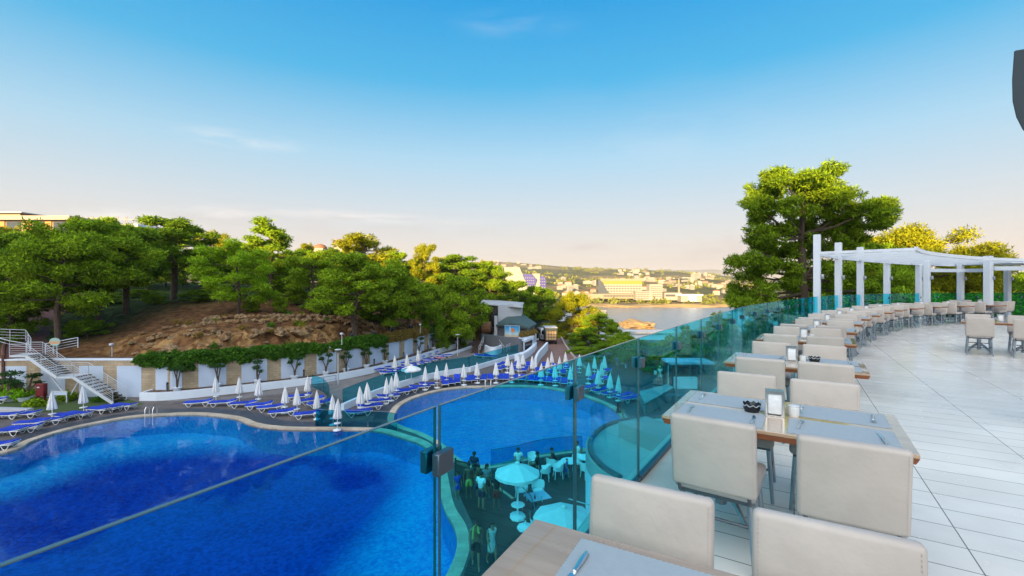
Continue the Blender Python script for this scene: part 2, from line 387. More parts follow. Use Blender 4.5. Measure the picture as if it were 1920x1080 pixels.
M('white_paint', (.60, .64, .69), .38, var=.03, vs=2)
M('white_wall', (.70, .755, .83), .7, var=.05, vs=.6, bump=.1, bs=30)
M('panel_wall', (.50, .585, .72), .75, var=.06, vs=.8, bump=.1, bs=30)
M('pale_floor', (.40, .385, .35), .5, var=.16, vs=.9)
M('ledge_stone', (.58, .53, .44), .55, var=.10, vs=2.5, bump=.1, bs=60)
M('soil', (.10, .055, .028), .95, var=.4, vs=2, bump=.8, bs=12)
M('lounger_fabric', (.003, .042, .50), .7, var=.22, vs=2.2, bump=.15, bs=60)
M('white_plastic', (.80, .81, .82), .4)
M('canvas', (.74, .735, .72), .85, var=.05, vs=5, bump=.15, bs=40)
M('trunk', (.11, .075, .05), .95, col2=(.05, .034, .024), vs=5, stretch=(3, 3, .7), bump=.9, bs=18)
M('trunk_pale', (.22, .16, .11), .95, col2=(.10, .07, .05), vs=5, stretch=(3, 3, .7), bump=.9, bs=18)
M('rock', (.29, .165, .068), .9, col2=(.13, .062, .024), vs=2.4, bump=1.0, bs=7)
M('rock_pale', (.37, .25, .125), .9, col2=(.17, .095, .042), vs=2.2, bump=1.0, bs=7)
M('red_paint', (.16, .012, .018), .4)
M('grey_render', (.135, .145, .165), .75, var=.10, vs=.6)
M('grey_light', (.42, .43, .46), .7, var=.08, vs=.7)
M('roof_green', (.05, .09, .085), .7, var=.2, vs=2, bump=.4, bs=14)
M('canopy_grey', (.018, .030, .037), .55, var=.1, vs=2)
M('brick_road_edge', (.42, .33, .27), .8)
M('dark_brown', (.055, .03, .02), .8, var=.3, vs=3)
M('barrel_wood', (.30, .15, .06), .7, col2=(.16, .07, .03), vs=3, stretch=(1, 1, 8))
M('van_paint', (.45, .50, .56), .25, coat=.6)
M('truck_green', (.035, .05, .042), .5, var=.15, vs=3)
M('truck_wood', (.50, .34, .17), .7, var=.15, vs=3, stretch=(1, 1, 6))
M('tyre', (.015, .015, .016), .8)
M('dark_glass', (.012, .018, .024), .08, spec=.8)
M('town_white', (.235, .22, .195), .8, var=.06, vs=.05)
M('town_cream', (.20, .17, .125), .8, var=.08, vs=.05)
M('town_roof', (.22, .10, .05), .85)
M('town_blue', (.012, .012, .16), .5)
M('town_glass', (.05, .06, .07), .15)
M('town_yellow', (.24, .155, .012), .6)
M('sand', (.30, .20, .09), .95, col2=(.20, .13, .055), vs=.06, bump=.6, bs=.6)
M('steel_white', (.56, .60, .65), .35, metal=.0, var=.04, vs=3)
M('asphalt_pale', (.30, .28, .27), .9, var=.08, vs=1.2)
M('lawn', (.06, .10, .015), .95, col2=(.025, .055, .008), vs=3, bump=.8, bs=30)
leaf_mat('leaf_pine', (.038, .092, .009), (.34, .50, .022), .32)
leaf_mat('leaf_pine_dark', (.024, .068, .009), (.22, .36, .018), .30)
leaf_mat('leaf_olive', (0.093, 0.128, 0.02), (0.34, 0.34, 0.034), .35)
leaf_mat('leaf_light', (.11, .23, .010), (.38, .58, .022), .35)
leaf_mat('leaf_ivy', (0.024, 0.076, 0.01), (0.102, 0.238, 0.024), .3)
leaf_mat('leaf_hedge', (0.102, 0.255, 0.01), (0.289, 0.578, 0.02), .35)
leaf_mat('leaf_topiary', (0.017, 0.051, 0.017), (0.06, 0.128, 0.034), .25)
leaf_mat('leaf_dry', (0.17, 0.128, 0.034), (0.374, 0.255, 0.068), .35)
leaf_mat('leaf_sunlit', (.13, .15, .010), (.36, .37, .016), .35)  # evening sun's yellow put into the leaf colour of the lit trees
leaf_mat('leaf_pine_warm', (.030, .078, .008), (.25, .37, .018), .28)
leaf_mat('leaf_far', (0.085, 0.111, 0.02), (0.221, 0.23, 0.043), .2)
glass_mat('rail_glass', (.30, .90, .98), .75)
glass_mat('rail_glass_blue', (.12, .70, .95), .55)
glass_mat('pool_screen', (.14, .60, .74), .6)
glass_mat('clear_glass', (.80, .93, .95), .8)
M('glass_edge', (.02, .09, .11), .12, spec=.8)
M('glass_top', (.05, .11, .14), .16, spec=.5)
water_mat('pool_water', (.70, .95, 1.0), .12, .9, dist=.05)
water_mat('pool_water_rippled', (.66, .94, 1.0), .95, 2.0, dist=.10, stretch=(.7, 1.4, 1))
M('iris_dark', (.01, .008, .006), .2)

def mosaic(name, a, b):
    m = bpy.data.materials.new(name); m.use_nodes = True; MATS[name] = m
    nt = m.node_tree; L = nt.links; p = nt.nodes['Principled BSDF']; p.inputs['Roughness'].default_value = .5; p.inputs['Specular IOR Level'].default_value = .1
    tc = nt.nodes.new('ShaderNodeTexCoord'); vo = nt.nodes.new('ShaderNodeTexVoronoi'); vo.inputs['Scale'].default_value = 7
    L.new(tc.outputs['Object'], vo.inputs['Vector'])
    nz = nt.nodes.new('ShaderNodeTexNoise'); nz.inputs['Scale'].default_value = .5; nz.inputs['Detail'].default_value = 4; L.new(tc.outputs['Object'], nz.inputs['Vector'])
    sp = nt.nodes.new('ShaderNodeSeparateColor'); L.new(vo.outputs['Color'], sp.inputs[0])
    ad_ = nt.nodes.new('ShaderNodeMath'); ad_.operation = 'MULTIPLY_ADD'; ad_.inputs[1].default_value = .55; L.new(sp.outputs[0], ad_.inputs[0])
    h = nt.nodes.new('ShaderNodeMath'); h.operation = 'MULTIPLY'; h.inputs[1].default_value = .5; L.new(nz.outputs[0], h.inputs[0]); L.new(h.outputs[0], ad_.inputs[2])
    cr = nt.nodes.new('ShaderNodeValToRGB'); cr.color_ramp.elements[0].color = (*a, 1); cr.color_ramp.elements[1].color = (*b, 1); cr.color_ramp.elements[0].position = .15; cr.color_ramp.elements[1].position = .85
    L.new(ad_.outputs[0], cr.inputs[0]); L.new(cr.outputs[0], p.inputs['Base Color'])
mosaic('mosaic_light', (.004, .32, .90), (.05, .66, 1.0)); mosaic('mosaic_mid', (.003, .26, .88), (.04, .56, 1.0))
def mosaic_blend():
    mosaic('mosaic_floor', (.001, .020, .30), (.004, .095, .64)); m = MATS['mosaic_floor']; nt = m.node_tree; L = nt.links  # dark tiles of the deep part also stand in for tree reflections
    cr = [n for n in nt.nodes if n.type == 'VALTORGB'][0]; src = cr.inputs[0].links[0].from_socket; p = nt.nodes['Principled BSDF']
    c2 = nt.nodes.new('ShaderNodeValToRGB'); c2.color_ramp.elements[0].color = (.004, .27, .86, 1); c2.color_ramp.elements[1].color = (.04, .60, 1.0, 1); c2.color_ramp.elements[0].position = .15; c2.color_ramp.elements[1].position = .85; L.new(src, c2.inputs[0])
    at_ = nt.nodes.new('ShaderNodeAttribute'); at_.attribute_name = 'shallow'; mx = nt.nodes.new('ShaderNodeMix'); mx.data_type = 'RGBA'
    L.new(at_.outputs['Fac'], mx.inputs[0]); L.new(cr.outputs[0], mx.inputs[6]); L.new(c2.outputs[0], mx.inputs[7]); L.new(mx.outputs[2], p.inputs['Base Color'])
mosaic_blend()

TILE_ROT = math.radians(31.8)
brick_mat('terrace_tile', (.84, .775, .69), (.78, .715, .63), (.16, .145, .13), .92, .30, .004, TILE_ROT, 0.0, .18, bump=.25, dirt=.09, spec=.5)
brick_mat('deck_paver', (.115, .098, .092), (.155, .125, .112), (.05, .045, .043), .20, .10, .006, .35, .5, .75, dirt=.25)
brick_mat('walk_paver', (.18, .165, .16), (.21, .19, .18), (.11, .10, .10), .30, .15, .006, .6, .5, .8, dirt=.18)
brick_mat('band_tile', (.045, .052, .066), (.06, .066, .078), (.02, .022, .026), .33, .33, .006, .3, 0.0, .45, dirt=.2)
brick_mat('coping_stone', (.56, .45, .33), (.47, .37, .26), (.30, .24, .18), .6, .3, .006, .0, .5, .6, dirt=.18)
brick_mat('wall_stone', (.47, .365, .24), (.36, .275, .175), (.26, .20, .13), .62, .24, .012, 0, .5, .8, uv=True, bump=.5, dirt=.2)
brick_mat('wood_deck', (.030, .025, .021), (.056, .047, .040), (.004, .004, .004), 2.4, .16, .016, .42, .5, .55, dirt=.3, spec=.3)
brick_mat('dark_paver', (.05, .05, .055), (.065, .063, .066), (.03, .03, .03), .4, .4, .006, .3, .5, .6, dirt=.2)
brick_mat('road_brick', (.20, .105, .080), (.25, .135, .105), (.12, .08, .065), .20, .10, .006, .7, .5, .85, dirt=.15)
brick_mat('path_brick', (.12, .045, .038), (.15, .06, .048), (.06, .03, .028), .20, .10, .006, .5, .5, .85, dirt=.2)

vary('leather', .08, .10); vary('leather_seat', .08, .12); vary('wood_top', .10, .12, (.12, .30)); vary('terrace_tile', .0, .07, (.11, .30)); vary('canvas', .07, .08); vary('lounger_fabric', .22, .15); vary('white_paint', .03, .05); vary('rock', .25, .2); vary('rock_pale', .25, .2)
# ================================================================ numpy noise
_rs = np.random.RandomState(7); _T = _rs.rand(256, 256)
def vnoise(x, y):
    xi = np.floor(x).astype(int); yi = np.floor(y).astype(int); fx = x-xi; fy = y-yi
    fx = fx*fx*(3-2*fx); fy = fy*fy*(3-2*fy)
    g = lambda a, b: _T[a & 255, b & 255]
    return (g(xi, yi)*(1-fx)+g(xi+1, yi)*fx)*(1-fy)+(g(xi, yi+1)*(1-fx)+g(xi+1, yi+1)*fx)*fy
def fbm(x, y, o=4):
    s = 0; a = .5
    for k in range(o): s = s+a*vnoise(x*2**k+17*k, y*2**k+31*k); a *= .5
    return s
def nsm(a, b, x):
    t = np.clip((x-a)/(b-a), 0, 1); return t*t*(3-2*t)

DECK = -8.65; SEA = -26.35; WALLTOP = -5.2
WALL = Curve2([(-75, 37.5), (-60, 39.6), (-46, 41.2), (-33.5, 41.4), (-29.8, 42.1), (-21.6, 47.6), (-17.6, 52.6), (-14.6, 59.5), (-12.2, 67.5), (-8.2, 79.5)])
def wall_dist(X, Y):
    best = np.full(X.shape, 1e9); side = np.ones(X.shape)
    P = WALL.p
    for i in range(0, len(P)-1, 2):
        a = P[i]; b = P[min(i+2, len(P)-1)]
        abx, aby = b.x-a.x, b.y-a.y; l2 = abx*abx+aby*aby
        k = np.clip(((X-a.x)*abx+(Y-a.y)*aby)/l2, 0, 1)
        cx, cy = a.x+abx*k, a.y+aby*k; d = np.hypot(X-cx, Y-cy)
        s = np.sign(abx*(Y-a.y)-aby*(X-a.x)); m = d < best
        best = np.where(m, d, best); side = np.where(m, s, side)
    # beyond the far end of the wall, measure from the extended line
    return best*side
def Hn(X, Y, detail=True):
    w = wall_dist(X, Y)
    valley = -8.95-np.maximum(0, Y-84)*.13
    valley = np.maximum(valley, SEA-3)
    nz = fbm(X*.35, Y*.35, 4)-.47
    cl = nsm(-45, -35, X)
    cliff = 2.0*nsm(1.8, 5.0+1.6*(vnoise(X*.3, Y*.3)-.5), w)
    gentle = 2.2*np.clip(w/14, 0, 1)
    z = WALLTOP-.15+cl*cliff+(1-cl)*gentle
    z = z+2.7*np.clip((w-5)/18, 0, 1)+2.2*np.clip((w-25)/45, 0, 1)
    steep = np.exp(-((w-3.6)/2.2)**2)*cl
    if detail: z = z+nz*(.5+.12*np.clip(w, 0, 30)/6)*np.clip(w/2, 0, 1)+steep*((fbm(X*1.1+9, Y*1.1, 4)-.47)*1.9-.15)
    t = 1-nsm(-12, 3, X-np.maximum(0, Y-85)*.10); t = t*(1-nsm(98, 165, Y)*nsm(-75, -25, X))
    hill = valley*(1-t)+z*t
    out = np.where(w > .75, hill, np.where((Y < 83) & (X < 61), -11.5, np.minimum(valley, -9.3)))
    # right of the wall's end nothing is flat ground behind it: blend
    return out, w, steep
def H(x, y):
    return float(Hn(np.array([float(x)]), np.array([float(y)]), False)[0][0])

# ================================================================ terrain
def grid_mesh(name, xs, ys, fn, mat, attrs=None):
    X, Y = np.meshgrid(xs, ys); Z, extra = fn(X, Y)
    nx, ny = len(xs), len(ys); V = np.stack([X, Y, Z], -1).reshape(-1, 3)
    i = np.arange(nx*ny).reshape(ny, nx); Q = np.stack([i[:-1, :-1], i[:-1, 1:], i[1:, 1:], i[1:, :-1]], -1).reshape(-1, 4)
    me = bpy.data.meshes.new(name); me.vertices.add(len(V)); me.vertices.foreach_set('co', V.ravel().astype(np.float32))
    me.loops.add(Q.size); me.loops.foreach_set('vertex_index', Q.ravel().astype(np.int32)); me.polygons.add(len(Q))
    me.polygons.foreach_set('loop_start', np.arange(0, Q.size, 4, dtype=np.int32)); me.polygons.foreach_set('use_smooth', np.ones(len(Q), bool))
    for an, A in (extra or {}).items():
        at_ = me.attributes.new(an, 'FLOAT', 'POINT'); at_.data.foreach_set('value', A.ravel().astype(np.float32))
    me.materials.append(mat); me.update(calc_edges=True); me.validate(); return me

def terrain_mat(name, soil1, soil2, rock1, rock2, green1, green2, bscale=3.0, sc=1.0):
    m = bpy.data.materials.new(name); m.use_nodes = True; nt = m.node_tree; L = nt.links; p = nt.nodes['Principled BSDF']; p.inputs['Roughness'].default_value = .95; p.inputs['Specular IOR Level'].default_value = .15
    tc = nt.nodes.new('ShaderNodeTexCoord')
    def nz(s, d=6, dist=0.0):
        n = nt.nodes.new('ShaderNodeTexNoise'); n.inputs['Scale'].default_value = s*sc; n.inputs['Detail'].default_value = d; n.inputs['Distortion'].default_value = dist; L.new(tc.outputs['Object'], n.inputs['Vector']); return n.outputs[0]
    def ramp(f, a, b, p0=.35, p1=.65):
        c = nt.nodes.new('ShaderNodeValToRGB'); c.color_ramp.elements[0].position = p0; c.color_ramp.elements[1].position = p1
        c.color_ramp.elements[0].color = (*a, 1); c.color_ramp.elements[1].color = (*b, 1); L.new(f, c.inputs[0]); return c.outputs[0]
    def mix(f, a, b):
        x = nt.nodes.new('ShaderNodeMix'); x.data_type = 'RGBA'; L.new(f, x.inputs[0]); L.new(a, x.inputs[6]); L.new(b, x.inputs[7]); return x.outputs[2]
    def attr(n):
        a = nt.nodes.new('ShaderNodeAttribute'); a.attribute_name = n; return a.outputs['Fac']
    soil = ramp(nz(1.4), soil1, soil2); rock = ramp(nz(.9, 8, 1.2), rock1, rock2, .4, .6); green = ramp(nz(1.0), green1, green2)
    c = mix(attr('rocky'), soil, rock); c = mix(attr('veg'), c, green); L.new(c, p.inputs['Base Color'])
    vo = nt.nodes.new('ShaderNodeTexVoronoi'); vo.inputs['Scale'].default_value = 1.4*sc; L.new(tc.outputs['Object'], vo.inputs['Vector'])
    su = nt.nodes.new('ShaderNodeMath'); su.operation = 'ADD'; L.new(nz(bscale, 8), su.inputs[0]); L.new(vo.outputs['Distance'], su.inputs[1])
    bn = nt.nodes.new('ShaderNodeBump'); bn.inputs['Strength'].default_value = .9; bn.inputs['Distance'].default_value = .25/sc
    L.new(su.outputs[0], bn.inputs['Height']); L.new(bn.outputs[0], p.inputs['Normal'])
    return m
tm = terrain_mat('hillside_ground', (.075, .033, .013), (.19, .092, .038), (.11, .048, .018), (.36, .21, .082), (.012, .03, .006), (.04, .065, .012))
def hill_fn(X, Y):
    Z, w, st = Hn(X, Y)
    n = fbm(X*.5, Y*.5, 4)
    rocky = np.clip(st*1.4*nsm(.30, .55, fbm(X*.6+40, Y*.6, 3))+.35*nsm(.52, .62, n), 0, 1)*nsm(1.0, 2.2, w)
    veg = nsm(16, 27, w+14*(n-.47))*(1-.75*nsm(-46, -34, X)*(1-nsm(20, 34, w)))
    veg = np.maximum(veg, nsm(-13, -2, X)); veg = np.maximum(veg, nsm(-36, -44, X)*nsm(4, 9, w+3*n)) if False else veg
    veg = np.maximum(veg, (1-nsm(-48, -40, X))*nsm(3, 7, w+4*(n-.4)))
    return Z, {'rocky': rocky, 'veg': np.clip(veg, 0, 1)}
xs = np.concatenate([np.arange(-190, -62, 4.0), np.arange(-62, 8, .5), np.arange(8, 200, 4.0)])
ys = np.concatenate([np.arange(-6, 36, 6.0), np.arange(36, 92, .55), np.arange(92, 330, 4.0)])
o = link('hillside', grid_mesh('hillside', xs, ys, hill_fn, tm)); o['kind'] = 'structure'

# sea
sm = bpy.data.materials.new('sea_water'); sm.use_nodes = True
nt = sm.node_tree; p = nt.nodes['Principled BSDF']; p.inputs['Base Color'].default_value = (.11, .16, .22, 1); p.inputs['Roughness'].default_value = .22
tc = nt.nodes.new('ShaderNodeTexCoord'); mp = nt.nodes.new('ShaderNodeMapping'); mp.inputs['Scale'].default_value = (1, .45, 1); nt.links.new(tc.outputs['Object'], mp.inputs[0])
nz = nt.nodes.new('ShaderNodeTexNoise'); nz.inputs['Scale'].default_value = .22; nz.inputs['Detail'].default_value = 6; nt.links.new(mp.outputs[0], nz.inputs['Vector'])
bn = nt.nodes.new('ShaderNodeBump'); bn.inputs['Strength'].default_value = .8; bn.inputs['Distance'].default_value = 2.2; nt.links.new(nz.outputs[0], bn.inputs['Height']); nt.links.new(bn.outputs[0], p.inputs['Normal'])
mb = MB(); mb.add([(-9000, 150, SEA), (9000, 150, SEA), (9000, 16000, SEA), (-9000, 16000, SEA)], [(0, 1, 2, 3)]); struct('sea_water', mb, sm)

# far shore and hills across the bay
RIDGE = [(300, 512), (700, 505), (860, 494), (930, 491), (1000, 496), (1060, 500), (1100, 503), (1190, 505), (1270, 509), (1330, 514), (1390, 521), (1500, 527), (1700, 531), (2200, 532)]
def ridge_y(px):
    return np.interp(px, [r[0] for r in RIDGE], [r[1] for r in RIDGE])
RD = 2400.0
def farn(X, Y):
    px = CX+X/Y*F
    zr = EYE+(HY-ridge_y(px))/F*RD
    shore = 548+14*(fbm(X*.012+3, Y*0+1.5, 3)-.47)*2-50*nsm(860, 1090, px)*0+0
    t = np.clip((Y-shore)/(RD-shore), 0, 1)
    base = SEA-1.5+4.0*nsm(0, 26, Y-shore)+6*nsm(30, 260, Y-shore)
    z = base+(zr-base)*t**1.25
    z = z+(fbm(X*.004, Y*.004, 5)-.47)*40*nsm(.05, .4, t)*(1-.6*nsm(.8, 1, t))
    z = np.where(Y > RD, zr-(Y-RD)*.04, z)
    return z
def Hfar(x, y): return float(farn(np.array([float(x)]), np.array([float(y)]))[0])
fm = terrain_mat('far_hill_ground', (.11, .085, .04), (.17, .13, .06), (.22, .16, .08), (.28, .21, .11), (.032, .044, .014), (.072, .074, .026), bscale=.6, sc=.03)
def far_fn(X, Y):
    Z = farn(X, Y); n = fbm(X*.006+5, Y*.006, 5)
    return Z, {'rocky': 1-nsm(SEA+1.6, SEA+4.0, Z), 'veg': nsm(.36, .52, n)*nsm(SEA+4, SEA+10, Z)}
o = link('far_hills', grid_mesh('far_hills', np.arange(-1800, 3200, 16.0), np.concatenate([np.arange(520, 700, 6.0), np.arange(700, 3000, 24.0)]), far_fn, fm)); o['kind'] = 'structure'
def mtn_fn(X, Y):
    px = CX+X/Y*F
    z = EYE+(10+26*(fbm(px*.012, px*0+.5, 4)))/F*7000*(1-np.abs(Y-7000)/900)
    return z, {'rocky': X*0, 'veg': X*0+1}
M('mountain', (.16, .15, .13), .95)
o = link('far_mountains', grid_mesh('far_mountains', np.arange(-6000, 9000, 120.0), np.array([6200, 6500, 7000, 7600.]), mtn_fn, MATS['mountain'])); o['kind'] = 'structure'

# ================================================================ pools and deck
def closed_curve(P, n):
    return catmull(P[-1:]+P+P[:2], n)[n:-(n+1)]
def offset_poly(P, d):
    n = len(P); a = sum(P[i].x*P[(i+1) % n].y-P[(i+1) % n].x*P[i].y for i in range(n)); sg = 1 if a > 0 else -1
    out = []
    for i in range(n):
        t = (P[(i+1) % n]-P[i-1]).normalized(); out.append(P[i]+Vector((t.y, -t.x))*d*sg)
    return out
def world2(lst): return [Vector(p) for p in lst]
pool1_px = [(15, 847), (62, 826), (122, 807), (190, 792), (250, 782), (312, 778), (372, 777), (437, 784), (470, 796), (505, 802), (555, 805), (630, 805), (705, 807), (755, 820), (795, 836), (817, 870), (830, 945), (850, 985), (857, 1015), (850, 1050), (820, 1100)]
pool1 = [at(x, y, DECK).to_2d() for x, y in pool1_px]+world2([(-3.9, 13), (-6.5, 10.3), (-11, 8.4), (-17, 8), (-24, 9.5), (-30, 13.5), (-33.6, 18.5), (-33.4, 24)])
pool1 = closed_curve(pool1, 6)
pool2_px = [(740, 778), (752, 760), (780, 745), (827, 732), (865, 727), (915, 725), (960, 724), (1015, 726), (1065, 734), (1090, 741), (1125, 754), (1150, 767), (1166, 787), (1158, 812), (1125, 836), (1060, 845), (1010, 852), (960, 863), (920, 872), (880, 870), (855, 855), (828, 831), (795, 813), (760, 801), (741, 791)]
pool2 = [at(x, y, DECK).to_2d() for x, y in pool2_px]
pool2 = closed_curve(pool2, 6)

def filled(name, outer, holes, z, mat, kind='structure'):
    bm = bmesh.new(); ed = []
    for loop in [outer]+holes:
        vs = [bm.verts.new((p[0], p[1], z)) for p in loop]
        ed += [bm.edges.new((vs[i], vs[(i+1) % len(vs)])) for i in range(len(vs))]
    bmesh.ops.triangle_fill(bm, edges=ed, use_beauty=True, use_dissolve=False)
    bmesh.ops.recalc_face_normals(bm, faces=bm.faces)
    me = bpy.data.meshes.new(name); bm.to_mesh(me); bm.free()
    if len(me.polygons) and sum(p_.normal.z for p_ in me.polygons) < 0: me.flip_normals()
    me.materials.append(mat); o = link(name, me)
    if kind: o['kind'] = kind
    return o
def ring(name, inner, outer, z, mat, wall=0.0):
    n = len(inner); mb = MB()
    vs = [(p.x, p.y, z) for p in inner]+[(p.x, p.y, z) for p in outer]
    fs = [(i, n+i, n+(i+1) % n, (i+1) % n) for i in range(n)]
    mb.add(vs, fs)
    if wall:
        mb.add([(p.x, p.y, z) for p in inner]+[(p.x, p.y, z-wall) for p in inner], [(i, (i+1) % n, n+(i+1) % n, n+i) for i in range(n)])
    return struct(name, mb, mat)
c1 = offset_poly(pool1, .50); c2 = offset_poly(pool2, .50); b1 = offset_poly(pool1, 1.75); b2 = offset_poly(pool2, 1.55)
outer = world2([(-80, -12), (62, -12), (62, 83.5), (-6, 83.5), (-12, 72), (-16.8, 57), (-22, 47.5), (-30, 43.5), (-46, 43), (-80, 40)])
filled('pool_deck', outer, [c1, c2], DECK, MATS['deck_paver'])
for nm, pool, cop, band, wm in (('pool_water', pool1, c1, b1, 'pool_water'), ('round_pool_water', pool2, c2, b2, 'pool_water_rippled')):
    ring('pool_coping', pool, cop, DECK+.03, MATS['coping_stone'], wall=.2)
    filled(nm, pool, [], DECK-.07, MATS[wm])
    n = len(pool); DEP = 1.5
    mb = MB(); mb.add([(p.x, p.y, DECK-.17) for p in pool]+[(p.x, p.y, DECK-DEP-.7) for p in pool], [(i, (i+1) % n, n+(i+1) % n, n+i) for i in range(n)])
    struct('pool_side', mb, MATS['mosaic_light'])
    if nm != 'pool_water': filled('pool_floor', pool, [], DECK-DEP+.12, MATS['mosaic_mid'])
# dark drain bands: only where they do not run into the other pool
def band_open(name, cop, band, other, mat, keep):
    mb = MB(); n = len(cop)
    for i in range(n):
        j = (i+1) % n
        if keep(cop[i]) and keep(cop[j]):
            mb.add([(cop[i].x, cop[i].y, DECK+.004), (band[i].x, band[i].y, DECK+.004), (band[j].x, band[j].y, DECK+.004), (cop[j].x, cop[j].y, DECK+.004)], [(0, 1, 2, 3)])
    return struct(name, mb, mat)
band_open('drain_band', c1, b1, c2, MATS['band_tile'], lambda q: q.x < -9.5 and q.y > 20)
band_open('drain_band', c2, b2, c1, MATS['band_tile'], lambda q: q.y > 34.5 or q.x > 5)
Z1 = DECK-1.49
deep = [at(x, y, Z1).to_2d() for x, y in [(60, 905), (200, 856), (400, 832), (600, 838), (725, 858), (770, 895), (738, 950), (668, 1060), (640, 1180)]]+world2([(-6.2, 12.3), (-11, 10.2), (-18, 10), (-25, 12), (-30, 18), (-31.5, 24)])  # deeper zone, its darker colour also imitating trees mirrored in the water
deep = closed_curve(deep, 5)
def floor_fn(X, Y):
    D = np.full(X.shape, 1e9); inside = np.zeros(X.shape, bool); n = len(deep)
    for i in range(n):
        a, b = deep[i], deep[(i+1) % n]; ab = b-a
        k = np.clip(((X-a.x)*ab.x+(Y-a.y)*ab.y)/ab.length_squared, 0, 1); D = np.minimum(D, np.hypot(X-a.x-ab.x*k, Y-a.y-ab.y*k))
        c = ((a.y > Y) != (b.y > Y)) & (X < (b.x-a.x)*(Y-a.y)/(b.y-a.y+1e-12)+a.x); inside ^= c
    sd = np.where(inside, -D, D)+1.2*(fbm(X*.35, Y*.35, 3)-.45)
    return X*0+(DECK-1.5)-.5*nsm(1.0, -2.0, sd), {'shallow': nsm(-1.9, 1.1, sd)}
x0_, x1_ = min(p.x for p in pool1)-.2, max(p.x for p in pool1)+.2; y0_, y1_ = min(p.y for p in pool1)-.2, max(p.y for p in pool1)+.2
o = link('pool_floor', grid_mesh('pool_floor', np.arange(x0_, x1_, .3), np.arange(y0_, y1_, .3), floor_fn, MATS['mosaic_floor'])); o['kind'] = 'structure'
# upper walkway, road, cafe deck, dark paving
def poly_px(name, px, z, mat): return filled(name, [at(x, y, DECK).to_2d() for x, y in px], [], z, mat)
poly_px('walkway', [(275, 752), (420, 752), (560, 734), (600, 728), (660, 760), (720, 722), (800, 703), (880, 688), (960, 668), (985, 655), (900, 648), (860, 655), (812, 666), (690, 704), (565, 723), (480, 737), (405, 746), (335, 750)], DECK+.004, MATS['walk_paver'])
poly_px('road', [(975, 700), (998, 668), (1008, 650), (1012, 632), (1010, 616), (1050, 616), (1056, 640), (1075, 668), (1105, 700)], DECK+.005, MATS['road_brick'])
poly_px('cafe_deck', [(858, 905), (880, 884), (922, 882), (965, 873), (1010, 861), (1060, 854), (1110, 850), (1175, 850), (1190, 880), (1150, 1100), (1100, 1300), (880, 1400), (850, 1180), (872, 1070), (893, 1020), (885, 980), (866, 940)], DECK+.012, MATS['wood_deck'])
poly_px('bar_paving', [(1095, 706), (1130, 690), (1150, 680), (1420, 680), (1500, 760), (1420, 860), (1260, 860), (1195, 830), (1190, 790), (1160, 757)], DECK+.006, MATS['dark_paver'])
# ================================================================ foliage
def leaf_mesh(name, clusters, mat, n_per, size, seed=0, aspect=.42, up=.25, shell=.55, flat=.62):
    """many small leaf faces spread through ellipsoid clusters (x, y, z, rx, ry, rz)"""
    r = np.random.RandomState(seed); V = []
    C = np.array([c[:3] for c in clusters], float); R = np.array([c[3:6] for c in clusters], float)
    vol = (R.prod(1))**(2/3.); cnt = np.maximum(4, (n_per*vol/vol.mean())).astype(int)
    idx = np.repeat(np.arange(len(C)), cnt); N = len(idx)
    d = r.normal(size=(N, 3)); d /= np.linalg.norm(d, axis=1)[:, None]
    rad = (shell+(1-shell)*r.rand(N))**1.0; rad *= r.rand(N)**.22
    pos = C[idx]+d*rad[:, None]*R[idx]
    dirv = d*.9+r.normal(size=(N, 3))*.55; dirv[:, 2] += up; dirv /= np.linalg.norm(dirv, axis=1)[:, None]
    oth = np.cross(dirv, r.normal(size=(N, 3))); oth /= np.linalg.norm(oth, axis=1)[:, None]
    # most leaves lie across the outward direction of their clump, so the clump has a light top and a dark underside
    nrm = d*.7+r.normal(size=(N, 3))*.38; nrm[:, 2] += .45; nrm /= np.linalg.norm(nrm, axis=1)[:, None]
    t1 = np.cross(nrm, r.normal(size=(N, 3))); t1 /= np.linalg.norm(t1, axis=1)[:, None]; t2 = np.cross(nrm, t1)
    lay = (r.rand(N) < flat)[:, None]; dirv = np.where(lay, t1, dirv); oth = np.where(lay, t2, oth)
    L = size*(.6+.8*r.rand(N))[:, None]; Wd = L*aspect
    a = pos-oth*Wd*.5; b = pos+oth*Wd*.5; c = pos+dirv*L+oth*Wd*.28; e = pos+dirv*L-oth*Wd*.28
    return a, b, c, e
def quads_obj(name, qs, mat, parent=None, loc=(0, 0, 0)):
    return link(name, quads_mesh(name, qs, mat), parent, loc)
def quads_mesh(name, q, mat):
    a, b, c, e = q; N = len(a); V = np.stack([a, b, c, e], 1).reshape(-1, 3)
    me = bpy.data.meshes.new(name); me.vertices.add(4*N); me.vertices.foreach_set('co', V.ravel().astype(np.float32))
    me.loops.add(4*N); me.loops.foreach_set('vertex_index', np.arange(4*N, dtype=np.int32)); me.polygons.add(N)
    me.polygons.foreach_set('loop_start', np.arange(0, 4*N, 4, dtype=np.int32)); me.materials.append(mat); me.update(calc_edges=True); return me

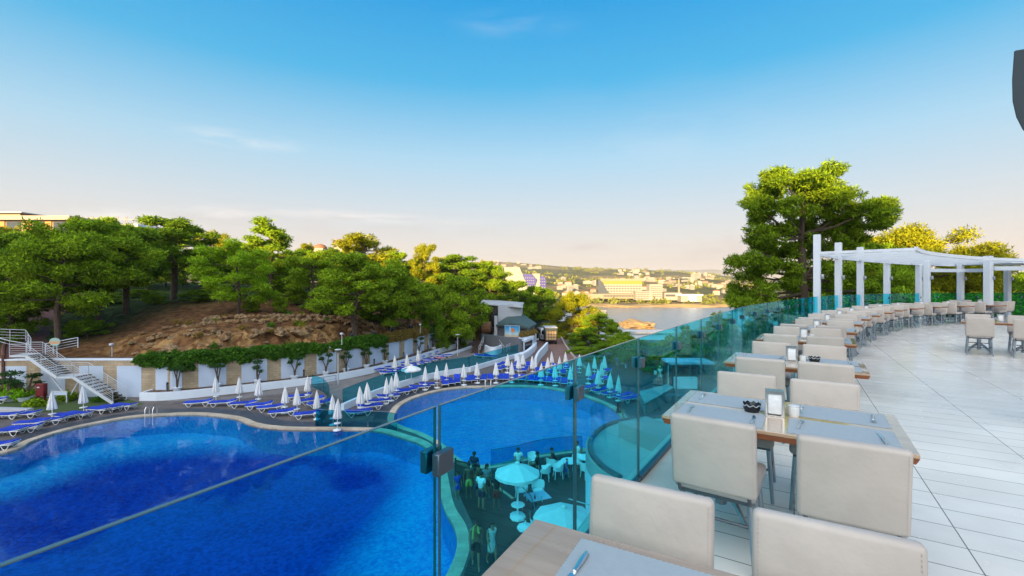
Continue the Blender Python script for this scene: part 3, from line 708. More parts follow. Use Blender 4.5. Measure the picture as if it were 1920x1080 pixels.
def crown_clusters(h, w, rnd, kind):
    """clusters and limb list for a crown on a trunk of height h"""
    cl, limbs = [], []
    trunk = [Vector((0, 0, -1.0)), Vector((rnd.uniform(-.2, .2), rnd.uniform(-.2, .2), h*.3)), Vector((rnd.uniform(-.5, .5), rnd.uniform(-.5, .5), h*.62)), Vector((rnd.uniform(-.4, .4), rnd.uniform(-.4, .4), h*.95))]
    def tp(t):
        t *= 3; i = min(2, int(t)); return trunk[i].lerp(trunk[i+1], t-i)
    if kind == 'pine': n, t0, prof = 31, .36, lambda t: math.sin(PI*min(1, max(0.02, (t-.24)/.80))**.85)**.55
    elif kind == 'tall': n, t0, prof = 26, .22, lambda t: (1-t)**.65*1.15+.08
    elif kind == 'round': n, t0, prof = 24, .24, lambda t: math.sin(PI*min(1, max(.05, (t-.12)/.92)))**.5
    else: n, t0, prof = 22, .2, lambda t: math.sin(PI*min(1, max(.05, (t-.05)/1.0)))**.6
    for i in range(n):
        t = t0+(1-t0)*((i+rnd.random()*.8)/n); an = i*2.4+rnd.uniform(-.5, .5)
        L = w/2*prof(t)*rnd.uniform(.62, 1.12); p0 = tp(t*.93)
        tip = p0+Vector((math.cos(an)*L, math.sin(an)*L, rnd.uniform(-.02, .10)*h*(.4+t)))
        m = p0.lerp(tip, .5)+Vector((0, 0, -.03*h*rnd.random()))
        limbs.append([p0, m, tip]); s = w*.105*rnd.uniform(.75, 1.3)
        cl.append((*tip, s*1.15, s*1.15, s*.72))
        for k in range(3):
            f = rnd.uniform(.35, .95); q = p0.lerp(tip, f)+Vector((rnd.uniform(-1, 1), rnd.uniform(-1, 1), rnd.uniform(-.3, .6)))*w*.075
            s2 = w*.085*rnd.uniform(.6, 1.25); cl.append((*q, s2*1.1, s2*1.1, s2*.68))
    for k in range(5):
        q = tp(rnd.uniform(.86, 1.0))+Vector((rnd.uniform(-1, 1), rnd.uniform(-1, 1), rnd.uniform(0, .8)))*w*.05
        s2 = w*.075; cl.append((*q, s2, s2, s2*.9))
    return cl, limbs, trunk
def make_tree(seed, h, w, kind, lm, trunk_r=.24, n_per=220, leaf=.22, trunk_mat='trunk'):
    rnd = random.Random(seed); cl, limbs, trunk = crown_clusters(h, w, rnd, kind)
    mb = MB(); mb.tube(trunk, [trunk_r*1.25, trunk_r, trunk_r*.6, trunk_r*.15], 9)
    for l in limbs: mb.tube(l, [trunk_r*.34, trunk_r*.2, trunk_r*.06], 5, cap=False)
    tmesh = mb.mesh('trunk', MATS[trunk_mat], smooth_=True)
    cm = quads_mesh('crown', leaf_mesh('crown', cl, None, n_per, leaf, seed), MATS[lm])
    return tmesh, cm, h, w
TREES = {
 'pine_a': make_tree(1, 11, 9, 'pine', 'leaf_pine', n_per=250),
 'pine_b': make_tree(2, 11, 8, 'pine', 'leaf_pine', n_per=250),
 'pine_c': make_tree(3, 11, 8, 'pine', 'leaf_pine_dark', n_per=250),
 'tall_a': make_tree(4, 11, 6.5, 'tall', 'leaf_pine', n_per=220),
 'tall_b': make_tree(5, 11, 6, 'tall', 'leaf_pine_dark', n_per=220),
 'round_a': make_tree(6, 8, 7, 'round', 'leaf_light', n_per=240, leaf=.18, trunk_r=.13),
 'round_b': make_tree(7, 9, 8, 'round', 'leaf_sunlit', n_per=180, leaf=.22),
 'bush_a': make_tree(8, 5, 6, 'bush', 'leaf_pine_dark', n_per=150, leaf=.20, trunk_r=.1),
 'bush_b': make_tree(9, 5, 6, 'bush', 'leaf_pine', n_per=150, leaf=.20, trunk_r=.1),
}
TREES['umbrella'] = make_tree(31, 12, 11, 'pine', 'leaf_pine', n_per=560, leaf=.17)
TREES['umbrella_olive'] = make_tree(32, 12, 11, 'pine', 'leaf_sunlit', n_per=560, leaf=.17)
_tr = random.Random(5)
def tree(name, px, d, top, wpx, var, label, base=None, cat='tree', group=None, rz=None):
    """a tree whose trunk stands on the ground at depth d, its tip and width as measured in the photograph"""
    tmesh, cmesh, h, w = TREES[var]
    x = (px-CX)/F*d; z0 = H(x, d) if base is None else base
    ztop = EYE-(top-HY)/F*d; sz = max(.25, (ztop-z0)/h); sx = (wpx/F*d)/w
    root = thing(name, label, cat, (x, d, z0), _tr.uniform(0, 6.28) if rz is None else rz, group); root.scale = (sx, sx, sz)
    link('trunk', tmesh, root); link('crown', cmesh, root); return root

pine = 'pine_tree'
tree(pine, 22, 47, 428, 190, 'pine_c', 'dark pine at the edge of the slope above the upper railing', rz=.4)
tree(pine, 112, 45, 420, 185, 'pine_a', 'broad pine whose thick trunk stands just behind the oval sign', rz=1.2)
tree(pine, 188, 51, 408, 165, 'pine_b', 'pine with a slim leaning trunk beside the rubble at the cliff start', rz=2.2)
tree(pine, 236, 55, 412, 150, 'pine_c', 'pine with a dark straight trunk where the bare soil begins', rz=3)
tree(pine, 325, 64, 402, 165, 'pine_c', 'tallest dark pine standing at the back of the bare brown slope', rz=4)
tree('young_tree', 446, 55, 456, 130, 'round_a', 'small light green tree alone on the bare brown slope', rz=.3)
tree(pine, 508, 68, 414, 130, 'tall_a', 'pointed pine rising behind the small light green tree', rz=1)
tree('deciduous_tree', 398, 84, 432, 80, 'round_b', 'sunlit yellow tree top between the tallest dark pine and the pointed pine')
tree(pine, 588, 63, 470, 110, 'pine_a', 'pine with thin split trunk by the green shrubs on the slope', rz=5)
tree(pine, 668, 55, 470, 165, 'pine_b', 'wide pine with pale trunk standing in front of the boulder row', rz=2.5)
tree(pine, 735, 62, 488, 120, 'tall_a', 'conical pine directly behind the boulder row end')
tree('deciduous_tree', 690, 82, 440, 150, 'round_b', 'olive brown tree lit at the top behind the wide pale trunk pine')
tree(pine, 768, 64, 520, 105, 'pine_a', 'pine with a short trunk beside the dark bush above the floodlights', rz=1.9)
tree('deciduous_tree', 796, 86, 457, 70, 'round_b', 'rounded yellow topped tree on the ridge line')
tree(pine, 862, 72, 512, 105, 'pine_b', 'bright green pine overhanging the barrel next to the grey building', rz=3.4)
tree(pine, 855, 90, 474, 120, 'pine_c', 'dark pine on the ridge behind the bright green pine')
tree(pine, 918, 92, 492, 100, 'pine_a', 'pine on the falling ridge above the grey building')
tree(pine, 962, 94, 521, 82, 'pine_c', 'dark pine right behind the mesh topped grey building')
tree(pine, 1012, 100, 531, 74, 'pine_c', 'dark pine between the grey building and the sunlit yellow tree', base=-11.2)
tree('deciduous_tree', 1074, 92, 549, 112, 'umbrella_olive', 'fully sunlit yellow tree beside the parked truck', base=-15)
tree(pine, 1122, 86, 585, 62, 'pine_b', 'green pine between the sunlit yellow tree and the sea')
tree(pine, 1152, 82, 600, 48, 'tall_a', 'slim pointed pine silhouetted in front of the sea')
tree(pine, 1100, 76, 612, 78, 'pine_c', 'dark low pine at the kerb of the brick road')
tree(pine, 1165, 70, 622, 70, 'pine_a', 'green pine behind the closed umbrellas at the bay side')
tree(pine, 560, 84, 462, 90, 'pine_c', 'dark pine on the ridge between the pointed pine and split trunk pine')
tree(pine, 625, 86, 462, 80, 'tall_b', 'narrow dark pine on the ridge behind the split trunk pine')
tree(pine, 745, 84, 470, 80, 'pine_b', 'mid green pine on the ridge beside the rounded yellow top')
tree(pine, 60, 74, 425, 110, 'pine_c', 'deep shade pine behind the brick path bend')
tree(pine, 145, 80, 400, 70, 'tall_b', 'thin pointed pine breaking the skyline in front of the white roofs')
tree(pine, 212, 76, 404, 95, 'pine_b', 'flat topped pine on the skyline beside the white roofs')
tree(pine, 275, 80, 428, 100, 'pine_a', 'pine filling the gap before the tallest dark pine')
tree('deciduous_tree', 30, 96, 424, 80, 'round_b', 'yellow lit tree below the flat roofed hotel on the hill')
tree('deciduous_tree', 262, 98, 446, 60, 'round_b', 'yellow lit tree glimpsed between two skyline pines')
tree('deciduous_tree', 580, 100, 456, 50, 'round_b', 'yellow lit tree beside the red domed roof')
tree(pine, 445, 82, 470, 110, 'pine_c', 'dark pine behind the small light green tree')
tree(pine, 525, 74, 500, 90, 'bush_b', 'low bushy pine at the back edge of the bare slope')
tree(pine, 815, 78, 535, 80, 'bush_b', 'low bushy pine above the paved path')
tree('bush', 812, 68, 566, 62, 'bush_a', 'big dark round bush beside the boulder row end', cat='bush')
tree('bush', 850, 74, 600, 40, 'bush_a', 'dark green bush next to the barrel', cat='bush')
tree('bush', 472, 57, 562, 36, 'bush_b', 'small dusty shrub on the bare slope under the light tree', cat='bush')
tree('bush', 526, 58, 552, 34, 'bush_b', 'bright green shrub at the back of the bare slope', cat='bush')
tree('bush', 600, 60, 556, 60, 'bush_a', 'dark shrub under the split trunk pine', cat='bush')
tree('bush', 365, 62, 545, 60, 'bush_a', 'dark shrub beside the tallest pine trunk', cat='bush')
tree('bush', 165, 48, 595, 70, 'bush_a', 'dark shrub in deep shade behind the thick trunk', cat='bush')
tree('bush', 18, 46, 560, 90, 'bush_a', 'black green shrub behind the upper railing', cat='bush')
tree('bush', 1090, 68, 650, 70, 'bush_b', 'green shrub on the bank beside the brick road', cat='bush', base=-9.2)
tree('bush', 1130, 60, 642, 80, 'bush_a', 'dark shrub on the bank behind the white umbrellas', cat='bush', base=-9.2)
tree('bush', 1180, 62, 630, 80, 'bush_b', 'green shrub in front of the narrow roof by the sea', cat='bush', base=-9.2)
for k, (px, d, top, w, var, lab) in enumerate([
    (1210, 54, 640, 90, 'bush_a', 'dark shrub behind the glass where the white board stands'),
    (1255, 52, 632, 90, 'bush_b', 'shrub behind the small bar roof seen through tinted glass'),
    (1310, 50, 622, 100, 'bush_a', 'dense shrub behind the bar seen through the third glass pane'),
    (1365, 46, 610, 100, 'bush_b', 'dense shrub behind the glass railing beyond the fourth table'),
    (1420, 42, 600, 110, 'bush_a', 'dense shrub behind the glass railing below the tall pine'),
    (1345, 62, 588, 60, 'bush_b', 'leafy shoots just topping the glass railing in front of the sea'),
    (1290, 66, 612, 40, 'bush_b', 'small leafy shoot just above the glass railing by the sea'),
    (1480, 36, 588, 120, 'bush_a', 'dark shrub behind the glass railing in front of the first post')]):
    tree('bush', px, d, top, w, var, lab, cat='bush', base=-9.2)

# ---- the tall pine beside the pergola, shaped after the photograph
def big_pine():
    d = 31.0; rnd = random.Random(21); base = Vector(((1510-CX)/F*d, d, -9.0))
    P = lambda px, py, dd=0.0: ad(px, py, d+dd)-base
    trunk = [P(1512, 820), P(1508, 640), P(1505, 520), P(1502, 440), P(1508, 385), P(1512, 345)]
    lobes = [(1510, 330, 46, 20), (1545, 332, 34, 18), (1470, 338, 36, 18), (1435, 362, 30, 18), (1500, 358, 50, 20), (1560, 352, 34, 20), (1582, 372, 26, 16), (1418, 386, 18, 12), (1470, 385, 42, 18), (1540, 385, 44, 20),
             (1425, 408, 20, 12), (1590, 405, 40, 20), (1630, 395, 34, 18), (1660, 385, 18, 12), (1610, 430, 44, 20), (1650, 415, 24, 16), (1560, 420, 44, 18), (1500, 425, 34, 14), (1450, 430, 26, 12), (1530, 450, 56, 18),
             (1470, 462, 36, 16), (1590, 460, 50, 18), (1412, 456, 26, 12), (1440, 480, 34, 14), (1395, 488, 26, 12), (1500, 490, 50, 20), (1560, 490, 56, 20), (1620, 480, 40, 18), (1400, 515, 34, 14), (1450, 520, 46, 18), (1388, 545, 24, 14),
             (1420, 552, 44, 18), (1480, 550, 50, 20), (1540, 540, 56, 22), (1600, 520, 50, 22), (1440, 580, 50, 20), (1510, 585, 60, 22), (1395, 575, 22, 10), (1580, 570, 60, 24), (1650, 540, 40, 22), (1505, 345, 70, 26), (1545, 470, 50, 18), (1520, 520, 60, 22), (1500, 402, 50, 18), (1545, 432, 44, 18), (1470, 500, 44, 18), (1440, 440, 34, 16), (1580, 400, 40, 18), (1490, 610, 80, 18), (1570, 610, 80, 24)]
    cl = []; limbs = []
    s = d/F
    for (px, py, rx, ry) in lobes:
        dd = rnd.uniform(-2.6, 2.6); c = P(px, py, dd)
        for k in range(12):
            o = Vector((rnd.uniform(-1, 1)*rx*s*.85, rnd.uniform(-1, 1)*rx*s*.7, rnd.uniform(-1, 1)*ry*s*.85)); r = rnd.uniform(.30, .58)
            cl.append((*(c+o), r*1.2, r*1.2, r*.7))
        z = c.z; i = min(range(len(trunk)), key=lambda q: abs(trunk[q].z-(z-1.0))); p0 = trunk[i].lerp(c, .02); p0.z = min(p0.z, z)
        limbs.append([p0, p0.lerp(c, .5)+Vector((0, 0, -.25)), c])
    root = thing('pine_tree', 'tallest pine, its crown sunlit at the top, behind the white pergola', 'tree', base)
    mb = MB(); mb.tube(trunk, [.42, .36, .28, .2, .12, .05], 10)
    for l in limbs: mb.tube(l, [.11, .075, .02], 6, cap=False)
    mb.build('trunk', MATS['trunk'], root, smooth_=True)
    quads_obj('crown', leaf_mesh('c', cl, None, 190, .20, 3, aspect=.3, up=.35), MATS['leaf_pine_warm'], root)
big_pine()
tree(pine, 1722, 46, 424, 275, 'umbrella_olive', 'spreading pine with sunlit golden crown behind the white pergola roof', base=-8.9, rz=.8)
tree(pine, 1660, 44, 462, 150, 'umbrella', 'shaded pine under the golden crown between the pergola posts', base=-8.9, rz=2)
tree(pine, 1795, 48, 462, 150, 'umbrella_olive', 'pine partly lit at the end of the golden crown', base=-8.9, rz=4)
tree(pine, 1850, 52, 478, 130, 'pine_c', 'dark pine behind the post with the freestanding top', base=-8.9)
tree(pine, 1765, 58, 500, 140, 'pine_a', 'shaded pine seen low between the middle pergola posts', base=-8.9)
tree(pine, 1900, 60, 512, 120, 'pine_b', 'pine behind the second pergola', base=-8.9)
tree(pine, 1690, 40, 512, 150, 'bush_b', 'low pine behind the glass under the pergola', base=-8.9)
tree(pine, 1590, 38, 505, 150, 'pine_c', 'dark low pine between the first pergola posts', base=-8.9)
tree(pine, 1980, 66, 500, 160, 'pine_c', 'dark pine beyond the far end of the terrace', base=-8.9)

# ================================================================ retaining wall with panels
def uv_wall(name, curve, s0, s1, off, z0, z1, th, mat, parent=None, step=.6, capmat=None):
    n = max(2, int((s1-s0)/step)+1); S = [s0+(s1-s0)*i/(n-1) for i in range(n)]
    f = []; b = []
    for s_ in S:
        p = curve.pt(s_); t = curve.tan(s_); nr = Vector((t.y, -t.x)); f.append(p+nr*off); b.append(p+nr*(off-th))
    V = [(p.x, p.y, z0) for p in f]+[(p.x, p.y, z1) for p in f]+[(p.x, p.y, z0) for p in b]+[(p.x, p.y, z1) for p in b]
    Fc = []
    for i in range(n-1):
        Fc += [(i, i+1, n+i+1, n+i), (n+i, n+i+1, 3*n+i+1, 3*n+i), (2*n+i+1, 2*n+i, 3*n+i, 3*n+i+1)]
    Fc += [(0, n, 3*n, 2*n), (n-1, 3*n-1, 4*n-1, 2*n-1)]
    me = bpy.data.meshes.new(name); me.from_pydata(V, [], Fc); uv = me.uv_layers.new(name='UVMap')
    for poly in me.polygons:
        for li in poly.loop_indices:
            vi = me.loops[li].vertex_index; uv.data[li].uv = (S[vi % n], V[vi][2]+(0.3 if vi >= 2*n else 0))
    me.materials.append(mat); me.update(); return link(name, me, parent)
PEND = WALL.len
_a, _b = [], []
for i in range(120):
    p_ = WALL.pt(PEND*i/119); t_ = WALL.tan(PEND*i/119); n_ = Vector((t_.y, -t_.x)); _a.append((*(p_-n_*.40), WALLTOP-.03)); _b.append((*(p_-n_*1.45), WALLTOP-.01))
struct('soil_strip', MB().strip(_a, _b), MATS['soil'])
wl_root = thing('retaining_wall', 'long beige stone retaining wall with pale blue panels below the slope', 'wall')
uv_wall('wall', WALL, 0, PEND, 0, DECK-.3, WALLTOP-.12, .45, MATS['wall_stone'], wl_root)
uv_wall('coping', WALL, 0, PEND, .07, WALLTOP-.12, WALLTOP, .60, MATS['white_wall'], wl_root)
s = WALL.near((-60, 40))[1]; k = 0
PANELS = []
s_stair = WALL.near((-33, 41.4))[1]
while s < PEND-3.2:
    wdt = 2.2
    uv_wall('panel', WALL, s, s+wdt, .025, DECK-.1, WALLTOP-.62, .02, MATS['panel_wall'], wl_root)
    PANELS.append(s+wdt/2); s += wdt+1.25
# planter in front of the wall
PL0 = WALL.near((-32.6, 41.4))[1]
pl = thing('planter_wall', 'low white planter wall curving along the foot of the stone wall', 'planter')
uv_wall('front', WALL, PL0, PEND-5, 1.45, DECK-.1, DECK+.72, .16, MATS['white_wall'], pl)
n = 40; A, B = [], []
for i in range(n):
    q = PL0+(PEND-5-PL0)*i/(n-1); p = WALL.pt(q); t = WALL.tan(q); nr = Vector((t.y, -t.x)); A.append((*(p+nr*.02), DECK+.64)); B.append((*(p+nr*1.3), DECK+.64))
MB().strip(B, A).build('soil', MATS['soil'], pl)
pp = WALL.pt(PL0); t = WALL.tan(PL0); nr = Vector((t.y, -t.x)); e = pp+nr*.74
MB().box((e.x-t.x*.08, e.y-t.y*.08, DECK+.30), (.16, 1.44, .84), rz=math.atan2(t.y, t.x)).build('end', MATS['white_wall'], pl)

# ---- ivy and shrubs along the wall top
def wall_at(s_, off, z):
    p = WALL.pt(s_); t = WALL.tan(s_); nr = Vector((t.y, -t.x)); q = p+nr*off; return Vector((q.x, q.y, z))
def drape(name, label, s0, s1, lm, seed, hang=.75, rise=.35, group=None, n_per=110, leaf=.2):
    rnd = random.Random(seed); cl = []; o = wall_at((s0+s1)/2, 0, WALLTOP); q = s0
    while q < s1:
        edge = min(1, (q-s0)/1.5, (s1-q)/1.5); hh = hang*max(.15, .6+1.1*mnoise.noise(Vector((q*.5, seed, 0)))+.5*mnoise.noise(Vector((q*1.7, seed, 3))))*(.35+.65*edge)
        for k in range(3):
            cl.append((*(wall_at(q, rnd.uniform(-.7, .12), WALLTOP+rnd.uniform(0, rise)*(.3+.7*edge))-o), .38, .38, .22))
        for k in range(3):
            cl.append((*(wall_at(q, rnd.uniform(.06, .24), WALLTOP-rnd.random()*max(.15, hh))-o), .3, .16, .28))
        q += .30
    return tag(quads_obj(name, leaf_mesh('i', cl, None, n_per, leaf, seed, aspect=.7, up=-.3), MATS[lm], None, o), label, 'ivy', group)
s1 = WALL.near(at(250, 745, DECK).to_2d())[1]; s1 = WALL.near((-34.3, 41.4))[1]
sa = WALL.near((-34.0, 41.4))[1]; sb = WALL.near((-20.2, 49))[1]; sc_ = WALL.near((-15.8, 56.5))[1]
drape('ivy', 'thick green ivy spilling over the stone wall left of the high pier', sa, sb, 'leaf_ivy', 3, hang=1.0, rise=.5)
drape('ivy', 'green ivy climbing over the wall beside the tall lamp post', sb+.9, sc_, 'leaf_ivy', 4, hang=.75, rise=.6)
drape('trailing_shrub', 'dry brownish trailing shrubs on the wall top beneath the floodlights', sc_+.3, WALL.near((-12.4, 66.5))[1], 'leaf_dry', 5, hang=.4, rise=.5)
drape('trailing_shrub', 'green trailing shrubs on the wall end by the paved ramp', WALL.near((-12.2, 67.4))[1], PEND-.4, 'leaf_ivy', 6, hang=.4, rise=.5)

# ---- boulders in the rough row on the bank
ROCKS = []
for k in range(5):
    mb = MB(); mb.ball((0, 0, 0), (1, .85, .72), seed=k+2, rough=.55, n=3); ROCKS.append(mb.mesh('boulder', MATS['rock' if k % 2 else 'rock_pale'], smooth_=True))
rr = random.Random(12)
def boulder(x, y, z, s_):
    o = link('boulder', rr.choice(ROCKS), None, (x, y, z), rr.uniform(0, 6)); o.scale = (s_*rr.uniform(.9, 1.3), s_*rr.uniform(.8, 1.1), s_*rr.uniform(.75, 1.05))
    tag(o, 'ochre boulder in the rough stone row on the bank', 'boulder', 'boulders in the stone row on the bank')
for row in range(2):
    px = 385
    while px < 765:
        d = 49.5+(px-385)*.031+row*.8 + rr.uniform(-.3, .3); x = (px-CX)/F*d; z = H(x, d)
        sc = rr.uniform(.26, .60)*(1 if px < 600 else .8)
        boulder(x, d, z+.18+row*.30, sc); px += sc*1.75*F/d
for k in range(46):
    px = rr.uniform(190, 400) if k < 24 else rr.uniform(330, 720); w = rr.uniform(2.2, 8.5); s_ = WALL.near(ad(px, 640, 44+(max(px, 330)-330)*.025).to_2d())[1]; p = wall_at(s_, -w, 0)
    o = link('boulder', rr.choice(ROCKS), None, (p.x, p.y, H(p.x, p.y)+.05), rr.uniform(0, 6)); q = rr.uniform(.12, .42); o.scale = (q*1.2, q, q*.8)
    tag(o, 'rough rock lying loose on the bare brown bank', 'rock', 'loose rocks on the bank')

for k, (px, d, top, w, var, lab) in enumerate([(15, 88, 432, 110, 'pine_a', 'deep background pine below the flat roofed hotel, slope side'), (100, 92, 428, 110, 'pine_c', 'deep background pine in front of the flat roofed hotel end'), (180, 96, 430, 110, 'pine_b', 'deep background pine under the white roofs'), (240, 90, 436, 100, 'pine_c', 'deep background pine right of the white roofs'),
    (310, 94, 440, 110, 'bush_b', 'dense bush behind the tallest dark pine'), (375, 92, 470, 110, 'bush_a', 'dark bush closing the gap beside the tallest dark pine'), (430, 96, 450, 90, 'pine_b', 'green pine on the skyline behind the small light tree'), (480, 92, 470, 110, 'bush_a', 'dark bush below the pointed pine'), (545, 96, 478, 100, 'bush_a', 'dark bush below the ridge pines'), (650, 92, 480, 110, 'bush_a', 'dark bush behind the wide pale trunk pine'), (720, 94, 478, 100, 'bush_b', 'dense green bush below the olive brown tree'),
    (790, 92, 488, 100, 'bush_a', 'dark bush under the rounded yellow top'), (905, 98, 508, 90, 'bush_a', 'dark bush on the falling ridge'), (985, 104, 545, 80, 'bush_a', 'dark bush behind the mesh tower'), (840, 96, 480, 70, 'round_b', 'yellow lit tree on the ridge right of the rounded yellow top'), (905, 100, 488, 50, 'round_b', 'yellow lit tree on the falling ridge'), (655, 96, 448, 60, 'round_b', 'yellow lit tree top beside the olive brown tree')]):
    tree('pine_tree' if 'pine' in var else ('bush' if 'bush' in var else 'deciduous_tree'), px, d, top, w, var, lab, cat='bush' if 'bush' in var else 'tree')

for k in range(85):
    q = rr.uniform(WALL.near((-37, 41.3))[1], WALL.near((-15.5, 57))[1]); w = rr.uniform(1.3, 5.2); p = wall_at(q, -w, 0)
    o = link('rock', rr.choice(ROCKS), None, (p.x, p.y, H(p.x, p.y)+rr.uniform(-.12, .05)), rr.uniform(0, 6)); q_ = rr.uniform(.14, .52)*(1 if rr.random() < .8 else 1.5); o.scale = (q_*1.35, q_*.9, q_*.75)
    o.rotation_euler = (rr.uniform(-.5, .5), rr.uniform(-.5, .5), rr.uniform(0, 6)); tag(o, 'rough rock sticking out of the cut bank face', 'rock', 'rocks in the cut bank face')
for k in range(26):
    px = rr.uniform(230, 760); w = rr.uniform(1.0, 12); q = WALL.near(ad(px, 640, 44+(max(px, 330)-330)*.025).to_2d())[1]; p = wall_at(q, -w, 0)
    c0 = Vector((p.x, p.y, H(p.x, p.y)+.12)); cl = [(rr.uniform(-.3, .3), rr.uniform(-.3, .3), rr.uniform(0, .25), .28, .28, .22) for _ in range(4)]
    tag(quads_obj('scrub', leaf_mesh('s', cl, None, 60, .2, k, aspect=.3, up=.9), MATS[rr.choice(('leaf_dry', 'leaf_olive', 'leaf_ivy'))], None, c0), 'small tuft of scrub growing on the bare bank', 'shrub', 'scrub tufts on the bank')

for k, (px, d, top, w, var, lab) in enumerate([(205, 60, 560, 60, 'bush_a', 'dark undergrowth between the slim trunk and the straight trunk'), (262, 66, 545, 70, 'bush_a', 'dark undergrowth behind the straight trunk'), (292, 60, 552, 44, 'bush_b', 'small green bush at the top of the bare slope'), (150, 58, 565, 60, 'bush_a', 'dark undergrowth beside the brick path bend'),
    (60, 56, 570, 60, 'bush_a', 'dark undergrowth above the upper railing'), (410, 66, 535, 60, 'bush_a', 'dark undergrowth between tallest pine and light tree'), (556, 66, 540, 50, 'bush_b', 'green undergrowth at the back of the slope by split trunk'), (640, 64, 560, 50, 'bush_a', 'dark undergrowth behind the wide pale trunk pine'), (705, 62, 565, 60, 'bush_a', 'dark undergrowth behind the boulder row')]):
    tree('bush', px, d, top, w, var, lab, cat='bush')
# ================================================================ steel staircase and railings on the left
def rail_run(mb, pts, h, posts=True, nb=4, r=.025, step=1.5):
    """handrail with horizontal bars along 3D base points"""
    for a, b in zip(pts, pts[1:]):
        a, b = Vector(a), Vector(b)
        for k in range(1, nb+1):
            z = h*k/nb; mb.tube([a+Vector((0, 0, z)), b+Vector((0, 0, z))], r if k == nb else r*.6, 6)
        if posts:
            n = max(1, int((b-a).length/step))
            for i in range(n+1):
                p = a.lerp(b, i/n); mb.tube([p, p+Vector((0, 0, h))], r, 6)
st = thing('staircase', 'white steel staircase with two flights descending in front of the stone wall', 'staircase')
T0 = ad(18, 668, 39.4); T1 = ad(49, 668, 39.4); T2 = ad(106, 708, 39.2); T3 = ad(138, 708, 39.2); T4 = ad(212, 742, 38.9); T4.z = DECK+.05
back = Vector((0, 1.35, 0))
for k, (a, b, nst) in enumerate(((T1, T2, 11), (T3, T4, 10))):
    mb = MB(); mb.bar(a, b, .06, .26); mb.bar(a+back, b+back, .06, .26); mb.build('stringer', MATS['steel_white'], st)
    for i in range(nst):
        p = a.lerp(b, (i+.5)/nst)+back/2; MB().box((p.x, p.y, p.z+.12), (.34, 1.3, .05)).build('step', MATS['dark_brown'], st)
for a, b in ((T0, T1), (T2, T3)):
    c = (a+b)/2+back/2; MB().box((c.x, c.y, c.z), (abs(b.x-a.x)+.06, 1.36, .16)).build('landing', MATS['steel_white'], st)
for a, b in ((T1+Vector((.2, .7, -.2)), ad(118, 734, 39.9)), (T3+Vector((-.1, .7, -.2)), ad(128, 740, 39.8)+Vector((0, 0, -.4)))):
    MB().bar(a, b, .09, .09).build('brace', MATS['steel_white'], st)
for off in (Vector((0, -.02, .1)), back+Vector((0, .02, .1))):
    mb = MB(); rail_run(mb, [p+off for p in (T0, T1, T2, T3, T4)], .95, nb=5, r=.020); mb.build('railing', MATS['steel_white'], st, smooth_=True)
r1 = thing('railing', 'white railing with four bars along the upper left walkway', 'railing')
mb = MB(); rail_run(mb, [ad(-60, 630, 41), ad(18, 652, 41), ad(56, 658, 41.3)], .62, nb=2, r=.03); mb.build('front_rail', MATS['steel_white'], r1, smooth_=True)
mb = MB(); rail_run(mb, [ad(-40, 637, 44), ad(48, 640, 44), ad(58, 657, 41.5)], 1.1, nb=4, r=.028); mb.build('back_rail', MATS['steel_white'], r1, smooth_=True)
r2 = thing('railing', 'short white railing on the wall top below the oval sign', 'railing')
mb = MB(); rail_run(mb, [ad(85, 664, 41.6), ad(146, 652, 42.2)], .95, nb=4, r=.035); mb.build('rail_bars', MATS['steel_white'], r2, smooth_=True)
sg = thing('sign', 'oval sign painted with turquoise sky and orange shore on two posts', 'sign', ad(103, 664, 41.4))
mb = MB(); mb.tube([(-.14, 0, 0), (-.14, 0, .9)], .045, 8); mb.tube([(.18, 0, 0), (.18, 0, .9)], .045, 8); mb.build('post', MATS['grey_light'], sg)
def sign_mat():
    m = bpy.data.materials.new('painted_sign'); m.use_nodes = True; nt = m.node_tree; p = nt.nodes['Principled BSDF']; p.inputs['Roughness'].default_value = .5
    tc = nt.nodes.new('ShaderNodeTexCoord'); sp = nt.nodes.new('ShaderNodeSeparateXYZ'); nz = nt.nodes.new('ShaderNodeTexNoise'); nz.inputs['Scale'].default_value = 5
    nt.links.new(tc.outputs['Object'], sp.inputs[0]); nt.links.new(tc.outputs['Object'], nz.inputs['Vector'])
    a = nt.nodes.new('ShaderNodeMath'); a.operation = 'MULTIPLY_ADD'; a.inputs[1].default_value = .35; nt.links.new(nz.outputs[0], a.inputs[0]); nt.links.new(sp.outputs[2], a.inputs[2])
    cr = nt.nodes.new('ShaderNodeValToRGB'); e = cr.color_ramp.elements; cr.color_ramp.interpolation = 'EASE'
    e[0].position = .95; e[0].color = (.62, .22, .06, 1); e[1].position = 1.35; e[1].color = (.22, .55, .50, 1)
    x = e.new(1.16); x.color = (.60, .28, .12, 1); x = e.new(1.22); x.color = (.28, .45, .40, 1)
    mr = nt.nodes.new('ShaderNodeMapRange'); mr.inputs[1].default_value = .3; mr.inputs[2].default_value = 1.9
    nt.links.new(a.outputs[0], mr.inputs[0]); 
    for k, pos in enumerate((.25, .45, .55, .75)): e[k].position = pos
    nt.links.new(mr.outputs[0], cr.inputs[0]); nt.links.new(cr.outputs[0], p.inputs['Base Color']); return m
mb = MB(); vs = []; n = 28
for z in (-.03, .03):
    vs += [(.5*math.cos(2*PI*i/n), z, 1.12+.36*math.sin(2*PI*i/n)) for i in range(n)]
mb.add(vs, [tuple(range(n)), tuple(reversed(range(n, 2*n)))]+[(i, n+i, n+(i+1) % n, (i+1) % n) for i in range(n)])
mb.build('board', sign_mat(), sg)
fc = thing('fire_cabinet', 'dark red fire hose cabinet on legs under the steel stairs', 'cabinet', at(78, 742, DECK).xyz + Vector((0, 0, 0)))
fc.location = (ad(78, 740, 39.9).x, 39.9, DECK)
MB().box((0, 0, 1.0), (.72, .35, 1.1)).build('body', MATS['red_paint'], fc, bevel=.02)
